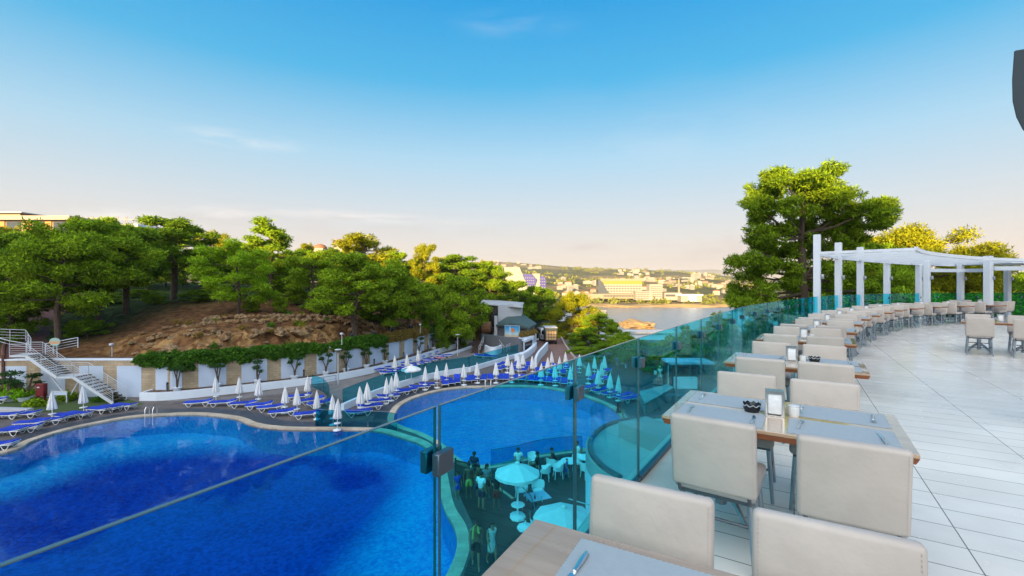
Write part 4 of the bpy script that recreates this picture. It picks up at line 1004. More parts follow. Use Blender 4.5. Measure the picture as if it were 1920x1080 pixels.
MB().box((0, -.185, 1.0), (.62, .02, 1.0)).build('door', MATS['red_paint'], fc)
MB().box((-.1, -.2, 1.25), (.22, .01, .10)).build('label_plate', MATS['white_paint'], fc)
mb = MB(); [mb.box((x, 0, .225), (.06, .2, .45)) for x in (-.28, .28)]; mb.build('stand', MATS['red_paint'], fc)
# raised garden left: soil, hedges, low wall
poly_px('garden_soil', [(-60, 700), (0, 700), (130, 722), (240, 748), (272, 758), (220, 765), (100, 773), (40, 775), (-80, 778)], DECK+.01, MATS['lawn'])
def hedge(name, label, boxes, lm, seed, n_per=90, leaf=.16, cat='hedge'):
    """boxes: (centre, radii) clusters packed into one clipped plant"""
    c0 = Vector(boxes[0][0]); cl = []; rnd = random.Random(seed)
    for c, r in boxes:
        for k in range(int(14*r[0]*r[1])+8):
            cl.append((c[0]-c0.x+rnd.uniform(-1, 1)*r[0], c[1]-c0.y+rnd.uniform(-1, 1)*r[1], c[2]-c0.z+rnd.uniform(-1, 1)*r[2], .38, .38, .3))
    return tag(quads_obj(name, leaf_mesh('h', cl, None, n_per, leaf, seed, aspect=.7), MATS[lm], None, c0), label, cat)
hedge('hedge', 'bright yellow green hedge below the stair landing', [((*at(10, 748, DECK).to_2d(), DECK+.75), (1.6, .7, .55)), ((*at(38, 752, DECK).to_2d(), DECK+.5), (.7, .5, .4)), ((*at(-40, 742, DECK).to_2d(), DECK+.8), (2.0, .8, .5))], 'leaf_hedge', 1)
hedge('hedge', 'low green hedge behind the closed umbrella by the steel stairs', [((*at(70, 762, DECK).to_2d(), DECK+.3), (.8, .4, .25)), ((*at(120, 752, DECK).to_2d(), DECK+.3), (.7, .4, .25))], 'leaf_pine', 2)
hedge('shrub', 'flat dark shrub growing at the foot of the stairs', [((*at(195, 752, DECK).to_2d(), DECK+.2), (.7, .4, .18))], 'leaf_ivy', 4, cat='shrub')
MB().box((*at(25, 777, DECK).to_2d(), DECK+.25), (3.0, .5, .5), rz=-.1).build('garden_kerb', MATS['grey_light'], None, bevel=.03)['kind'] = 'structure'
bo = thing('notice_stand', 'small white frame board standing behind the closed umbrella', 'frame', at(112, 755, DECK))
mb = MB(); mb.box((-.6, 0, .5), (.08, .06, 1)); mb.box((.6, 0, .5), (.08, .06, 1)); mb.box((0, 0, .96), (1.12, .06, .08)); mb.build('frame', MATS['steel_white'], bo); MB().box((0, 0, .78), (1.1, .02, .26)).build('panel', MATS['panel_wall'], bo)

# ================================================================ topiaries, bollards, floodlights, lamps
def pad_leaf(cl, seed, n_per=260, leaf=.085):
    return quads_mesh('crown', leaf_mesh('p', cl, None, n_per, leaf, seed, aspect=.7, up=.1), MATS['leaf_topiary'])
def topiary(seed, pads, forks=True):
    root = thing('topiary', 'topiary', 'topiary'); rnd = random.Random(seed)
    MB().lathe([(.26, 0), (.38, .32), (.40, .36), (.34, .36)], 14).build('pot', MATS['white_wall'], root, smooth_=True)
    mb = MB(); 
    for p in pads: mb.tube([(0, 0, .3), (p[0]*.25+rnd.uniform(-.06, .06), 0, .3+(p[2]-.3)*.45), (p[0]*.75, p[1], p[2]*.85+.05), (p[0], p[1], p[2])], [.075, .06, .045, .03], 7)
    mb.build('trunk', MATS['trunk'], root, smooth_=True); link('crown', pad_leaf([(*p[:3], p[3], p[3]*.8, p[4]) for p in pads], seed), root); return root
TOP = [Kind(topiary(1, [(0, 0, 2.05, .75, .17), (-.3, 0, 1.98, .5, .15), (.35, 0, 2.0, .5, .15)])), Kind(topiary(2, [(-.42, 0, 1.75, .38, .22), (.34, .1, 2.15, .48, .22), (.5, -.1, 1.55, .28, .16)])),
       Kind(topiary(3, [(-.4, 0, 1.65, .36, .26), (.38, 0, 1.7, .38, .26), (.02, .1, 2.05, .36, .24)])), Kind(topiary(4, [(0, 0, 2.1, .55, .24), (-.12, 0, 1.55, .5, .24), (.3, 0, 1.2, .32, .18)]))]
tops = [(330, 722, 0, 'wide flat', 'in the planter by the second full panel'), (406, 712, 0, 'flat topped', 'in the planter behind the first row umbrellas'), (484, 706, 3, 'shaggy', 'under the thick ivy'),
        (553, 697, 1, 'cloud pruned', 'beside the high pier where the ivy stops'), (612, 690, 1, 'many branched', 'just before the tall lamp post'), (648, 684, 2, 'two armed', 'just past the tall lamp post'),
        (687, 676, 2, 'three ball', 'above the start of the double lounger row'), (723, 668, 3, 'stacked', 'above the double lounger row'), (786, 653, 1, 'flat padded', 'behind the white umbrella of the double lounger row'),
        (812, 651, 3, 'dense', 'near the far end of the planter'), (839, 646, 2, 'small', 'beside the ramp lamp post'), (856, 640, 1, 'smallest', 'behind the ramp lamp post')]
for px, py, k, w, pos in tops:
    s_ = min((abs((lambda q: CX+q.x/q.y*F)(wall_at(i*.25, .75, 0))-px), i*.25) for i in range(int(PL0*4), int((PEND-2)*4)))[1]
    TOP[k](wall_at(s_, .75, DECK+.6), 0, f'{w} topiary tree {pos}')
TOP[3](at(20, 752, DECK), .3, 'large dark cloud pruned topiary left of the fire cabinet', None, (1.9, 1.4, 1.15)); TOP[1](at(48, 752, DECK), .9, 'dark cloud pruned topiary right beside the fire cabinet', None, (1.5, 1.2, 1.0))
bol = thing('bollard_light', 'b', 'lamp'); MB().lathe([(.09, 0), (.09, .75)], 10).build('body', MATS['dark_steel'], bol, smooth_=True); MB().lathe([(.095, .75), (.095, .9), (.07, .93)], 10).build('head', MATS['black_gloss'], bol, smooth_=True); bol = Kind(bol)
for i, (px, w) in enumerate(((313, 'by the first topiary'), (571, 'beneath the high pier'), (651, 'beside the two armed topiary'), (703, 'between the three ball and stacked topiaries'), (757, 'on the planter above the double lounger row'), (803, 'next to the dense topiary'), (834, 'nearest the ramp lamp post'))):
    s_ = min((abs((lambda q: CX+q.x/q.y*F)(wall_at(i_*.25, 1.15, 0))-px), i_*.25) for i_ in range(int(PL0*4), int((PEND-2)*4)))[1]
    bol(wall_at(s_, 1.15, DECK+.62), 0, f'black bollard light {w}')
fl = thing('floodlight', 'f', 'floodlight'); MB().box((0, 0, .55), (.5, .3, .7)).build('housing', MATS['black_gloss'], fl, bevel=.04); MB().tube([(0, 0, -.1), (0, 0, .3)], .05, 8).build('stem', MATS['dark_steel'], fl); MB().box((0, -.16, .55), (.4, .02, .56)).build('lens', MATS['dark_glass'], fl); fl = Kind(fl)
for px, w in ((658, 'beside the pale pine trunk'), (699, 'second along the dry shrubs'), (736, 'third along the dry shrubs'), (771, 'at the end by the green bush')):
    s_ = min((abs((lambda q: CX+q.x/q.y*F)(wall_at(i_*.25, -.6, 0))-px), i_*.25) for i_ in range(int(PL0*4), int(PEND*4)))[1]
    fl(wall_at(s_, -.6, WALLTOP+.25), .3, f'black floodlight on the wall top, {w}')
def lamp_post(loc, h, label):
    r = thing('lamp_post', label, 'lamp', loc); MB().tube([(0, 0, 0), (0, 0, h-.3)], [.08, .05], 10).build('pole', MATS['grey_light'], r, smooth_=True)
    MB().lathe([(.06, h-.32), (.16, h-.12), (.20, h-.02)], 14).build('lantern', MATS['clear_glass'], r, smooth_=True); MB().lathe([(.05, h-.02), (.34, h), (.34, h+.05), (.1, h+.09)], 16).build('hood', MATS['white_paint'], r, smooth_=True)
lamp_post(at(634, 721, DECK), 3.55, 'tall grey lamp post by the low steel gate')
lamp_post(at(858, 667, DECK), 3.0, 'grey lamp post at the foot of the ramp')
lamp_post(at(1253, 728, DECK), 2.6, 'lamp post beside the bar roof seen through tinted glass')
lamp_post(ad(1118, 664, 66)+Vector((0, 0, -.6)), 1.6, 'low white garden lamp among the bushes beside the brick road')
for px, py, d, lab in ((641, 634, 47.5, 'small white spotlight on a stake by the ivy end'), (788, 615, 60, 'small white spotlight on a stake near the boulder row end'), (210, 655, 43, 'small grey spotlight on a stake on the bare bank')):
    r = thing('spotlight', lab, 'spotlight', ad(px, py, d)+Vector((0, 0, -.3))); MB().tube([(0, 0, -.4), (0, 0, .7)], .04, 6).build('stake', MATS['grey_light'], r); MB().box((0, -.05, .78), (.26, .3, .18)).build('head', MATS['white_paint'], r, bevel=.02)
gt = thing('gate_rail', 'low grey steel guard rail at the planter by the tall lamp post', 'railing'); mb = MB(); rail_run(mb, [at(584, 731, DECK), at(607, 727, DECK), at(630, 723, DECK)], 1.05, nb=3, r=.03); mb.build('rail_bars', MATS['steel'], gt, smooth_=True)
lad = lambda loc, lab, rz: (lambda r: [MB().tube([(x, 0, -.6), (x, 0, .55), (x, .12, .72), (x, .34, .72), (x, .5, .55), (x, .5, 0)], .028, 8).build('handrail', MATS['chrome'], r, smooth_=True) for x in (-.28, .28)])(thing('pool_ladder', lab, 'ladder', loc, rz))
lad(at(279, 782, DECK), 'chrome pool ladder at the edge of the large pool', .1)
lad(at(915, 727, DECK), 'chrome pool ladder at the far edge of the round pool', 0)

# ================================================================ loungers
def make_lounger(raised):
    r = thing('sun_lounger', 'l', 'sun lounger')
    a = math.radians(42 if raised else 11)
    mb = MB()
    for x in (-.31, .31): mb.bar((x, -.98, .32), (x, .92, .32), .04, .04)
    for y in (-.98, -.3, .3, .92): mb.bar((-.31, y, .32), (.31, y, .32), .04, .04)
    mb.build('frame', MATS['white_plastic'], r)
    for y in (-.62, .62):
        mb = MB()
        for x in (-.33, .33): mb.tube([(x, y-.22, .32), (x, y-.12, .1), (x, y-.03, .02), (x, y+.05, .02), (x, y+.14, .1), (x, y+.24, .32)], .021, 6)
        mb.build('leg', MATS['white_plastic'], r, smooth_=True)
    MB().box((0, -.33, .385), (.64, 1.32, .085)).build('seat', MATS['lounger_fabric'], r, bevel=.02)
    p0 = Vector((0, .335, .375)); p1 = p0+Vector((0, math.cos(a), math.sin(a)))*.66
    MB().bar(p0, p1, .64, .085).build('backrest', MATS['lounger_fabric'], r, bevel=.02)
    MB().bar(p0+Vector((0, 0, -.05)), p1+Vector((0, .03, -.05)), .64, .035).build('back_frame', MATS['white_plastic'], r)
    return Kind(r)
LF = make_lounger(False); LR = make_lounger(True)
def lounger(px, py, ang, label, up=False, group=None):
    """px, py: middle of the lounger on the deck; ang: direction of its head end, degrees in plan from +x"""
    p = at(px, py+4, DECK); (LR if up else LF)((p.x, p.y, DECK), math.radians(ang-90+_tr.uniform(-4, 4)), label, group)
G1 = 'blue loungers along the large pool'; G2 = 'blue loungers around the round pool'; G3 = 'blue loungers on the upper walkway'
spots = [
 # px, py, head direction, raised, label, group
 (-8, 752, 10, 0, 'lounger half out of view beside the bright hedge', G1), (14, 781, 8, 0, 'lounger below the bright hedge, head towards the stairs', G1), (46, 779, 8, 0, 'lounger between the bright hedge and a closed umbrella', G1),
 (60, 796, 8, 0, 'lounger with white frame in front of the umbrella, outer of the pair', G1), (92, 791, 8, 0, 'lounger right beside the umbrella base near the hedge', G1),
 (14, 812, 10, 0, 'lounger close to the pool coping at the near bend', G1), (44, 806, 10, 0, 'second lounger from the pool coping at the near bend', G1), (-4, 838, 12, 0, 'lounger cut off at the pool bend', G1),
 (122, 783, -12, 0, 'lounger between the two umbrellas by the stairs, hedge side', G1), (148, 779, -12, 0, 'lounger between the two umbrellas by the stairs, ladder side', G1),
 (186, 770, -14, 0, 'lounger beside the taller umbrella near the stair foot', G1), (206, 767, -14, 0, 'second lounger past the umbrella near the stair foot', G1), (233, 763, -14, 0, 'single lounger at the end of the stair side row', G1),
 (372, 757, 14, 0, 'first lounger at the start of the planter row', G1), (418, 757, 14, 0, 'second lounger of the planter row between two umbrellas', G1), (457, 759, 18, 0, 'third lounger of the planter row', G1),
 (486, 762, 24, 0, 'fourth lounger of the planter row, outer of a pair', G1), (508, 766, 26, 0, 'fifth lounger of the planter row, inner of a pair', G1), (530, 775, 24, 0, 'lounger next to two umbrellas at the glass screen bend', G1), (577, 779, 20, 0, 'lounger touching the curved glass screen', G1),
 (562, 745, 18, 0, 'lounger in the back row by the guard rail', G1), (585, 752, 40, 0, 'lounger inside the glass screen bend, outer of a pair', G1), (600, 758, 42, 0, 'lounger inside the glass screen bend, inner of a pair', G1),
 # left rim of the round pool
 (673, 775, 205, 0, 'first lounger at the narrow end beside the round pool', G2), (694, 764, 205, 0, 'second lounger along the round pool', G2), (710, 754, 208, 0, 'third lounger along the round pool', G2), (728, 745, 210, 0, 'fourth lounger along the round pool', G2),
 (749, 737, 215, 0, 'fifth lounger along the round pool', G2), (764, 733, 215, 0, 'sixth lounger along the round pool under the umbrellas', G2), (787, 727, 200, 0, 'lounger under the open white parasol', G2), (805, 722, 195, 0, 'lounger where the bather sits', G2),
 (833, 719, 110, 1, 'raised lounger next to the sitting bather', G2), (845, 717, 105, 0, 'flat lounger between two raised ones', G2), (857, 715, 100, 1, 'raised lounger beside the planter side umbrella', G2),
 (879, 712, 92, 0, 'lounger at the round pool past the raised pair', G2), (890, 711, 92, 0, 'inner lounger at the round pool past the raised pair', G2), (907, 710, 90, 0, 'lounger just left of the chrome ladder', G2), (920, 709, 90, 0, 'lounger just behind the chrome ladder', G2),
 (938, 709, 88, 0, 'lounger of the pair right past the chrome ladder', G2), (949, 709, 88, 0, 'outer lounger of the pair past the chrome ladder', G2), (966, 710, 86, 0, 'lounger where the rail glass crosses the far rim', G2), (980, 710, 86, 0, 'lounger half behind the glass top edge', G2),
 (995, 711, 84, 0, 'lounger behind glass, first pair on the far rim', G2), (1007, 712, 84, 0, 'lounger behind glass, end of the first pair on the far rim', G2), (1018, 713, 82, 0, 'lounger behind glass, second pair on the far rim', G2), (1031, 714, 82, 0, 'lounger behind glass, end of the second pair on the far rim', G2),
 (1044, 715, 78, 0, 'lounger behind glass, third pair on the far rim', G2), (1058, 717, 78, 0, 'lounger behind glass, end of the third pair on the far rim', G2), (1074, 721, 72, 0, 'lounger behind glass beside the panel clamp', G2),
 (1108, 727, 40, 0, 'lounger just past the panel clamp behind glass', G2), (1127, 733, 34, 0, 'white framed lounger behind glass near two umbrellas', G2), (1146, 739, 30, 0, 'white framed lounger behind glass at the pool bend', G2), (1168, 744, 28, 0, 'lounger with pale frame by the stone block', G2), (1182, 749, 28, 0, 'last lounger of the round pool row', G2),
 (1112, 710, 60, 0, 'lounger behind the panel post, back row', G2), (1130, 713, 50, 0, 'lounger between closed umbrellas behind the panel post', G2), (1136, 697, 60, 0, 'lounger beside the seated people on the lawn edge', G2),
 # second row beyond the round pool
 (938, 684, 60, 0, 'blue lounger at the end of the low glass parapet', G2), (941, 691, 60, 0, 'lounger under the first umbrella of the second row', G2), (963, 692, 100, 0, 'lounger behind the tall umbrella of the second row', G2), (969, 683, 80, 0, 'lounger by the turquoise basin', G2), (984, 693, 80, 0, 'wide lounger in the middle of the second row', G2),
 (991, 684, 90, 0, 'lounger in front of the white ramp wall', G2), (1009, 696, 90, 0, 'lounger behind the glass edge in the second row', G2), (1021, 685, 90, 0, 'lounger below the green planter bowl', G2), (1030, 699, 85, 0, 'lounger in the second row just behind tinted glass', G2), (1040, 688, 85, 0, 'lounger at the road side of the second row', G2), (1056, 699, 85, 0, 'wide lounger behind tinted glass in the second row', G2), (1062, 689, 85, 0, 'lounger behind tinted glass nearest the brick road', G2), (1078, 695, 80, 0, 'lounger behind tinted glass beside the panel post', G2),
 # two loungers by the curved white wall
 (902, 667, 150, 0, 'lounger by the dark steps of the grey building', G3), (920, 668, 150, 0, 'lounger by the round white wall', G3)]
for i in range(9):   # double row along the planter wall
    px = 696+i*13.2; py = 697-i*4.1
    spots.append((px+8, py-3, 200, 1 if i in (5, 6, 7) else 0, f'{ORD[i]} lounger of the upper walkway row against the planter wall', G3))
    spots.append((px+32, py+2.5, 200, 0, f'{ORD[i]} lounger of the upper walkway row facing the glass parapet', G3))
for px, py, ang, up, lab, g in spots: lounger(px, py, ang, 'blue '+lab if not lab.startswith('blue') else lab, bool(up), g)

# ================================================================ umbrellas
def make_closed():
    r = thing('closed_umbrella', 'u', 'umbrella')
    MB().lathe([(.30, 0), (.30, .05), (.08, .09), (.05, .1)], 18).build('base', MATS['white_plastic'], r, smooth_=True)
    po = MB().tube([(0, 0, .05), (0, 0, 2.0)], .025, 8).build('pole', MATS['white_plastic'], r, smooth_=True)
    MB().lathe([(.24, .50), (.25, .52), (.24, .54)], 18).build('tray', MATS['white_plastic'], po, smooth_=True)
    mb = MB(); prof = [(.27, .86), (.29, .90), (.26, 1.1), (.20, 1.45), (.135, 1.8), (.085, 2.02), (.03, 2.2), (.012, 2.28)]
    mb.lathe(prof, 32, flute=.16, nf=8); mb.build('canopy', MATS['canvas'], r, smooth_=True); return Kind(r)
UC = make_closed()
ums = [(98, 732, 'by the bright hedge'), (157, 722, 'at the foot of the steel stairs'), (405, 705, 'behind the first two planter row loungers'), (449, 706, 'second along the planter row'), (484, 709, 'third along the planter row'), (534, 721, 'at the fifth planter row lounger'), (557, 724, 'next to the lounger by the glass screen'), (594, 730, 'inside the curved glass screen'),
 (576, 702, 'in front of the low guard rail'), (625, 738, 'outside the curved glass screen'), (632, 746, 'low outside the curved glass screen, nearer the water'), (676, 722, 'first along the glass parapet'), (690, 716, 'second along the glass parapet'), (724, 707, 'first of three crowded by the parapet'), (733, 703, 'middle of three crowded by the parapet'), (744, 696, 'last of three crowded by the parapet'),
 (797, 687, 'right beside the open parasol'), (741, 665, 'first in the double lounger row'), (764, 662, 'middle in the double lounger row'), (784, 655, 'last in the double lounger row'), (820, 684, 'behind the sitting bather'), (837, 679, 'behind the raised loungers'), (870, 680, 'past the raised loungers'), (895, 677, 'left of the chrome ladder'), (930, 677, 'right of the chrome ladder'),
 (951, 662, 'first of the second row beyond the pool'), (960, 676, 'tall one at the far pool rim'), (973, 666, 'by the turquoise basin'), (981, 660, 'in front of the white planter'), (999, 667, 'in the middle of the second row'), (1014, 680, 'touching the glass top edge'), (1027, 668, 'before the white ramp wall'), (1035, 657, 'at the bottom of the brick road'), (1041, 681, 'half tinted by the glass'),
 (1049, 668, 'in the second row below the truck'), (1061, 659, 'at the road kerb'), (1070, 684, 'tinted, beside the panel post'), (1077, 671, 'white top above the glass by the panel post'), (1086, 662, 'in front of the roadside bushes'), (1103, 678, 'tinted, first past the panel post'), (1115, 667, 'tinted, before the dark shrubs'), (1122, 692, 'tinted, tall in the lounger group past the post'), (1128, 678, 'tinted, behind the tall one'), (1133, 666, 'tinted, by the seated group'), (1143, 698, 'tinted, at the paved square'), (1159, 703, 'tinted, last before the stone block')]
for px, top, lab in ums:
    d = F*(EYE-(DECK+2.28))/(top-HY); o = UC(((px-CX)/F*d, d, DECK), _tr.uniform(0, 6), 'closed white umbrella '+lab, 'closed white umbrellas around the pools', (_tr.uniform(.80, 1.08), _tr.uniform(.80, 1.08), _tr.uniform(.95, 1.01))); o.rotation_euler.x = _tr.uniform(-.035, .035); o.rotation_euler.y = _tr.uniform(-.035, .035)
def open_umbrella(loc, R, h, label, drop=.42, n=10, rz=0.0):
    r = thing('parasol', label, 'umbrella', loc, rz)
    MB().lathe([(.34, 0), (.34, .07), (.06, .12)], 10).build('base', MATS['white_plastic'], r); MB().tube([(0, 0, .05), (0, 0, h-.03)], .03, 8).build('pole', MATS['white_plastic'], r, smooth_=True)
    vs = [(0, 0, h)]; fs = []
    for j, f in enumerate((.5, 1.0)):
        for i in range(n*2):
            a = PI*i/n; rr = R*f*(1 if i % 2 == 0 else .965); vs.append((rr*math.cos(a), rr*math.sin(a), h-drop*(f*.82+.18*f*f)-(.0 if i % 2 == 0 else .03*f)))
    m = n*2
    for i in range(m): fs.append((0, 1+i, 1+(i+1) % m)); fs.append((1+i, 1+m+i, 1+m+(i+1) % m, 1+(i+1) % m))
    for i in range(m): vs.append((vs[1+m+i][0], vs[1+m+i][1], vs[1+m+i][2]-.12))
    for i in range(m): fs.append((1+m+i, 1+2*m+i, 1+2*m+(i+1) % m, 1+m+(i+1) % m))
    cy = MB().add(vs, fs).build('canopy', MATS['canvas'], r)
    mb = MB()
    for i in range(n): a = 2*PI*i/n; mb.tube([(0, 0, h-.1), (R*.97*math.cos(a), R*.97*math.sin(a), h-drop-.04)], .012, 5)
    mb.build('ribs', MATS['white_plastic'], cy); MB().lathe([(.12, h-.02), (.10, h+.05), (.02, h+.09)], 10).build('vent', MATS['canvas'], cy, smooth_=True); return r
open_umbrella(at(771, 719, DECK), 1.05, 1.9, 'open white parasol standing over the round pool loungers', .42, 8)
open_umbrella(at(970, 968, DECK), 1.02, 2.35, 'open white octagonal parasol over the cafe deck seen through tinted glass', .42, 8, .3)
open_umbrella((1.85, 16.3, DECK), 1.1, 2.3, 'open parasol partly hidden behind the chair and table corner', .35, 8)

# ================================================================ glass screens by the pools
def screen(name, label, px_pts, z0, h, mat='pool_screen', world=None, th=.012):
    pts = world or [at(x, y, DECK) for x, y in px_pts]; pts = catmull([Vector((p[0], p[1])) for p in pts], 6)
    r = thing(name, label, 'glass screen'); n = len(pts)
    mb = MB(); vs = [(p.x, p.y, z0) for p in pts]+[(p.x, p.y, z0+h) for p in pts]; mb.add(vs, [(i, i+1, n+i+1, n+i) for i in range(n-1)]); mb.build('pane', MATS[mat], r)
    MB().tube([(p.x, p.y, z0+h) for p in pts], .018, 5).build('top_edge', MATS['glass_edge'], r)
    mb = MB()
    for p in pts[::6]: mb.tube([(p.x, p.y, z0), (p.x, p.y, z0+h*.35)], .022, 5)
    mb.build('bracket', MATS['steel'], r); return r
screen('glass_screen', 'curved teal glass screen round the lounger corner beside the large pool', [(585, 726), (604, 734), (616, 748), (616, 770), (600, 796), (592, 799)], DECK, 1.25)
screen('glass_screen', 'teal glass screen between the two pools', [(592, 799), (640, 801), (690, 802), (724, 804), (745, 808)], DECK, 1.2)
screen('parapet_glass', 'long teal glass on the white parapet of the upper walkway', [(642, 769), (700, 743), (760, 722), (820, 706), (880, 696)], DECK+.55, 1.15)
screen('parapet_glass', 'teal glass panels in front of the grey building steps', [(878, 697), (915, 686), (972, 669)], DECK+.55, 1.2)
screen('glass_screen', 'low curved glass screen between cafe deck and round pool', [(920, 875), (965, 867), (1010, 855), (1060, 848), (1092, 846)], DECK, .95)
def low_wall(label, px, h, th=.3, mat='white_wall', z=DECK):
    P = catmull([at(x, y, DECK).to_2d() for x, y in px], 6); n = len(P); L_ = []; R_ = []
    for i, p in enumerate(P):
        t = (P[min(i+1, n-1)]-P[max(i-1, 0)]).normalized(); q = Vector((-t.y, t.x))*th/2; L_.append(p+q); R_.append(p-q)
    mb = MB(); vs = [(p.x, p.y, z-.1) for p in L_]+[(p.x, p.y, z+h) for p in L_]+[(p.x, p.y, z-.1) for p in R_]+[(p.x, p.y, z+h) for p in R_]; fs = []
    for i in range(n-1): fs += [(i+1, i, n+i, n+i+1), (2*n+i, 2*n+i+1, 3*n+i+1, 3*n+i), (n+i, 3*n+i, 3*n+i+1, n+i+1)]
    fs += [(0, 2*n, 3*n, n), (n-1, 2*n-1, 4*n-1, 3*n-1)]
    return tag(mb.add(vs, fs).build('low_wall', MATS[mat]), label, 'wall')
low_wall('white parapet wall carrying the long teal glass', [(642, 770), (700, 744), (760, 723), (820, 707), (880, 697)], .55)
low_wall('white sloping wall carrying the glass below the grey building', [(880, 697.5), (915, 686.5), (972, 669.5), (985, 666)], .55)
low_wall('white curved ramp wall at the foot of the brick road', [(1004, 690), (1010, 676), (1020, 664), (1026, 656)], 1.2)
low_wall('white planter wall curving under the grey building', [(968, 678), (984, 672), (998, 661), (1004, 652)], .9, .5)
low_wall('pale kerb wall along the side of the brick road', [(1050, 628), (1056, 642), (1075, 670), (1108, 702)], .3, .25, 'brick_road_edge')
# ================================================================ people-free cafe furniture
# ================================================================ grey building, wheel, truck, van
gb = thing('pool_house', 'grey pool house with green hipped roof and mesh clad tower', 'building', (0, 0, 0))
A = at(904, 650, DECK); B = at(977, 663, DECK); t = (B-A).to_2d().normalized(); ang = math.atan2(t.y, t.x)
mid_ = (A+B)/2; nrm = Vector((-t.y, t.x))
MB().box((mid_.x, mid_.y, DECK+1.05), ((B-A).length, .35, 2.2), rz=ang).build('terrace_wall', MATS['grey_render'], gb)
# body: front wall follows the photo's two faces
P = [ad(934, 620, 76), ad(990, 622, 73.5), ad(1002, 620, 77), ad(985, 618, 86), ad(938, 618, 86)]
MB().prism([p.to_2d() for p in P], DECK, -5.1).build('wall', MATS['grey_render'], gb)
E = [ad(930, 0, 75.3), ad(964, 0, 73.6), ad(992, 0, 72.6), ad(1006, 0, 77), ad(988, 0, 87), ad(934, 0, 87)]
mb = MB(); vs = [(p.x, p.y, z) for p, z in zip(E, (-5.15, -4.75, -5.35, -5.05, -5.1, -5.1))]+[(p.x, p.y, z-.22) for p, z in zip(E, (-5.15, -4.75, -5.35, -5.05, -5.1, -5.1))]
r0, r1_ = ad(951, 0, 79), ad(981, 0, 81.5); vs += [(r0.x, r0.y, -4.05), (r1_.x, r1_.y, -3.8)]
fs = [(i, (i+1) % 6, 6+(i+1) % 6, 6+i) for i in range(6)]+[(0, 12, 1), (1, 12, 13, 2), (2, 13, 3), (3, 13, 4), (4, 13, 12, 5), (5, 12, 0), (11, 10, 9, 8, 7, 6)]
mb.add(vs, fs).build('roof', MATS['roof_green'], gb)
T = [ad(934, 0, 78), ad(978, 0, 80), ad(980, 0, 88), ad(936, 0, 88)]
MB().prism([p.to_2d() for p in T], -5.0, -2.0).build('tower', MATS['grey_light'], gb)
mb = MB(); q = [ad(901, 0, 79), ad(980, 0, 78.6), ad(982, 0, 89), ad(905, 0, 89)]
zz = [-1.75, -2.35, -2.0, -1.3]
mb.add([(p.x, p.y, z) for p, z in zip(q, zz)]+[(p.x, p.y, z-.18) for p, z in zip(q, zz)], [(0, 1, 2, 3), (7, 6, 5, 4), (0, 4, 5, 1), (1, 5, 6, 2), (2, 6, 7, 3), (3, 7, 4, 0)]).build('tower_roof', MATS['grey_light'], gb)
for px in (904, 926, 933): p = ad(px, 0, 79.3); MB().box((p.x, p.y, (-2.0+DECK)/2), (.22, .22, -2.1-DECK)).build('pillar', MATS['dark_steel'], gb)
p = ad(929, 0, 82); MB().box((p.x, p.y, -5.2), (1.0, 6, 6.4)).build('opening_shade', MATS['black_gloss'], gb)  # solid black box standing in for the shade inside the opening
p = ad(930, 0, 76.2); MB().box((p.x, p.y, -6.2), (.5, 1.2, 4.9)).build('side_wall', MATS['grey_light'], gb)
c = ad(996.5, 0, 75.1); tq = (P[2]-P[1]).to_2d().normalized(); MB().box((c.x+.12, c.y-.12, -6.2), (1.2, .08, .8), rz=math.atan2(tq.y, tq.x)).build('window', MATS['dark_glass'], gb)
MB().box((*(ad(984, 0, 74.0)).to_2d(), -6.3), (.7, .08, 1.9), rz=-.4).build('door', MATS['white_paint'], gb)
wing = [at(981, 664, DECK).to_2d(), at(1000, 655, DECK).to_2d(), at(1006, 645, DECK).to_2d(), at(990, 644, DECK).to_2d()]
MB().prism(wing, DECK, DECK+1.95).build('wing', MATS['white_wall'], gb)
pa, pb = wing[0], wing[1]; tt = (pb-pa).normalized(); c = (pa+pb)/2+Vector((tt.y, -tt.x))*.05
MB().box((c.x, c.y, DECK+.95), ((pb-pa).length*.7, .06, 1.3), rz=math.atan2(tt.y, tt.x)).build('window', MATS['dark_glass'], gb)
# planter of dry grass on the wing
pp = [(974, 640), (990, 634), (1004, 627), (1007, 634), (994, 640), (980, 646)]
q = [ad(x, y, 69+(1000-x)*-.02+4*(x > 995)) for x, y in pp]
low = [Vector((v.x, v.y)) for v in q]
MB().prism([ad(974, 0, 67.6).to_2d(), ad(1000, 0, 70.5).to_2d(), ad(1006, 0, 75).to_2d(), ad(998, 0, 75).to_2d(), ad(972, 0, 69).to_2d()], -6.95, -6.45).build('planter_ledge', MATS['white_wall'], gb)
dg = []
for k in range(16):
    f = k/15; p = ad(977+27*f, 0, 68.6+4*f); dg.append((p.x, p.y, -6.2+.25*math.sin(k), .42, .42, .32))
o0 = Vector(dg[0][:3]); tag(quads_obj('dry_grass', leaf_mesh('g', [(a-o0.x, b-o0.y, c_-o0.z, x, y, z) for a, b, c_, x, y, z in dg], None, 130, .3, 4, aspect=.2, up=1.2), MATS['leaf_dry'], None, o0), 'dry golden grasses in the white planter of the pool house', 'grass', kind='stuff')
mu = thing('mural', 'painted seaside board with orange sun and white bird on the grey pool house', 'mural')
Pm = ad(960.5, 621, 72.6); Rz = math.atan2((P[1]-P[0]).y, (P[1]-P[0]).x); Rm = Matrix.Rotation(Rz, 3, 'Z')
mu.location = Pm; mu.rotation_euler = (0, 0, Rz)
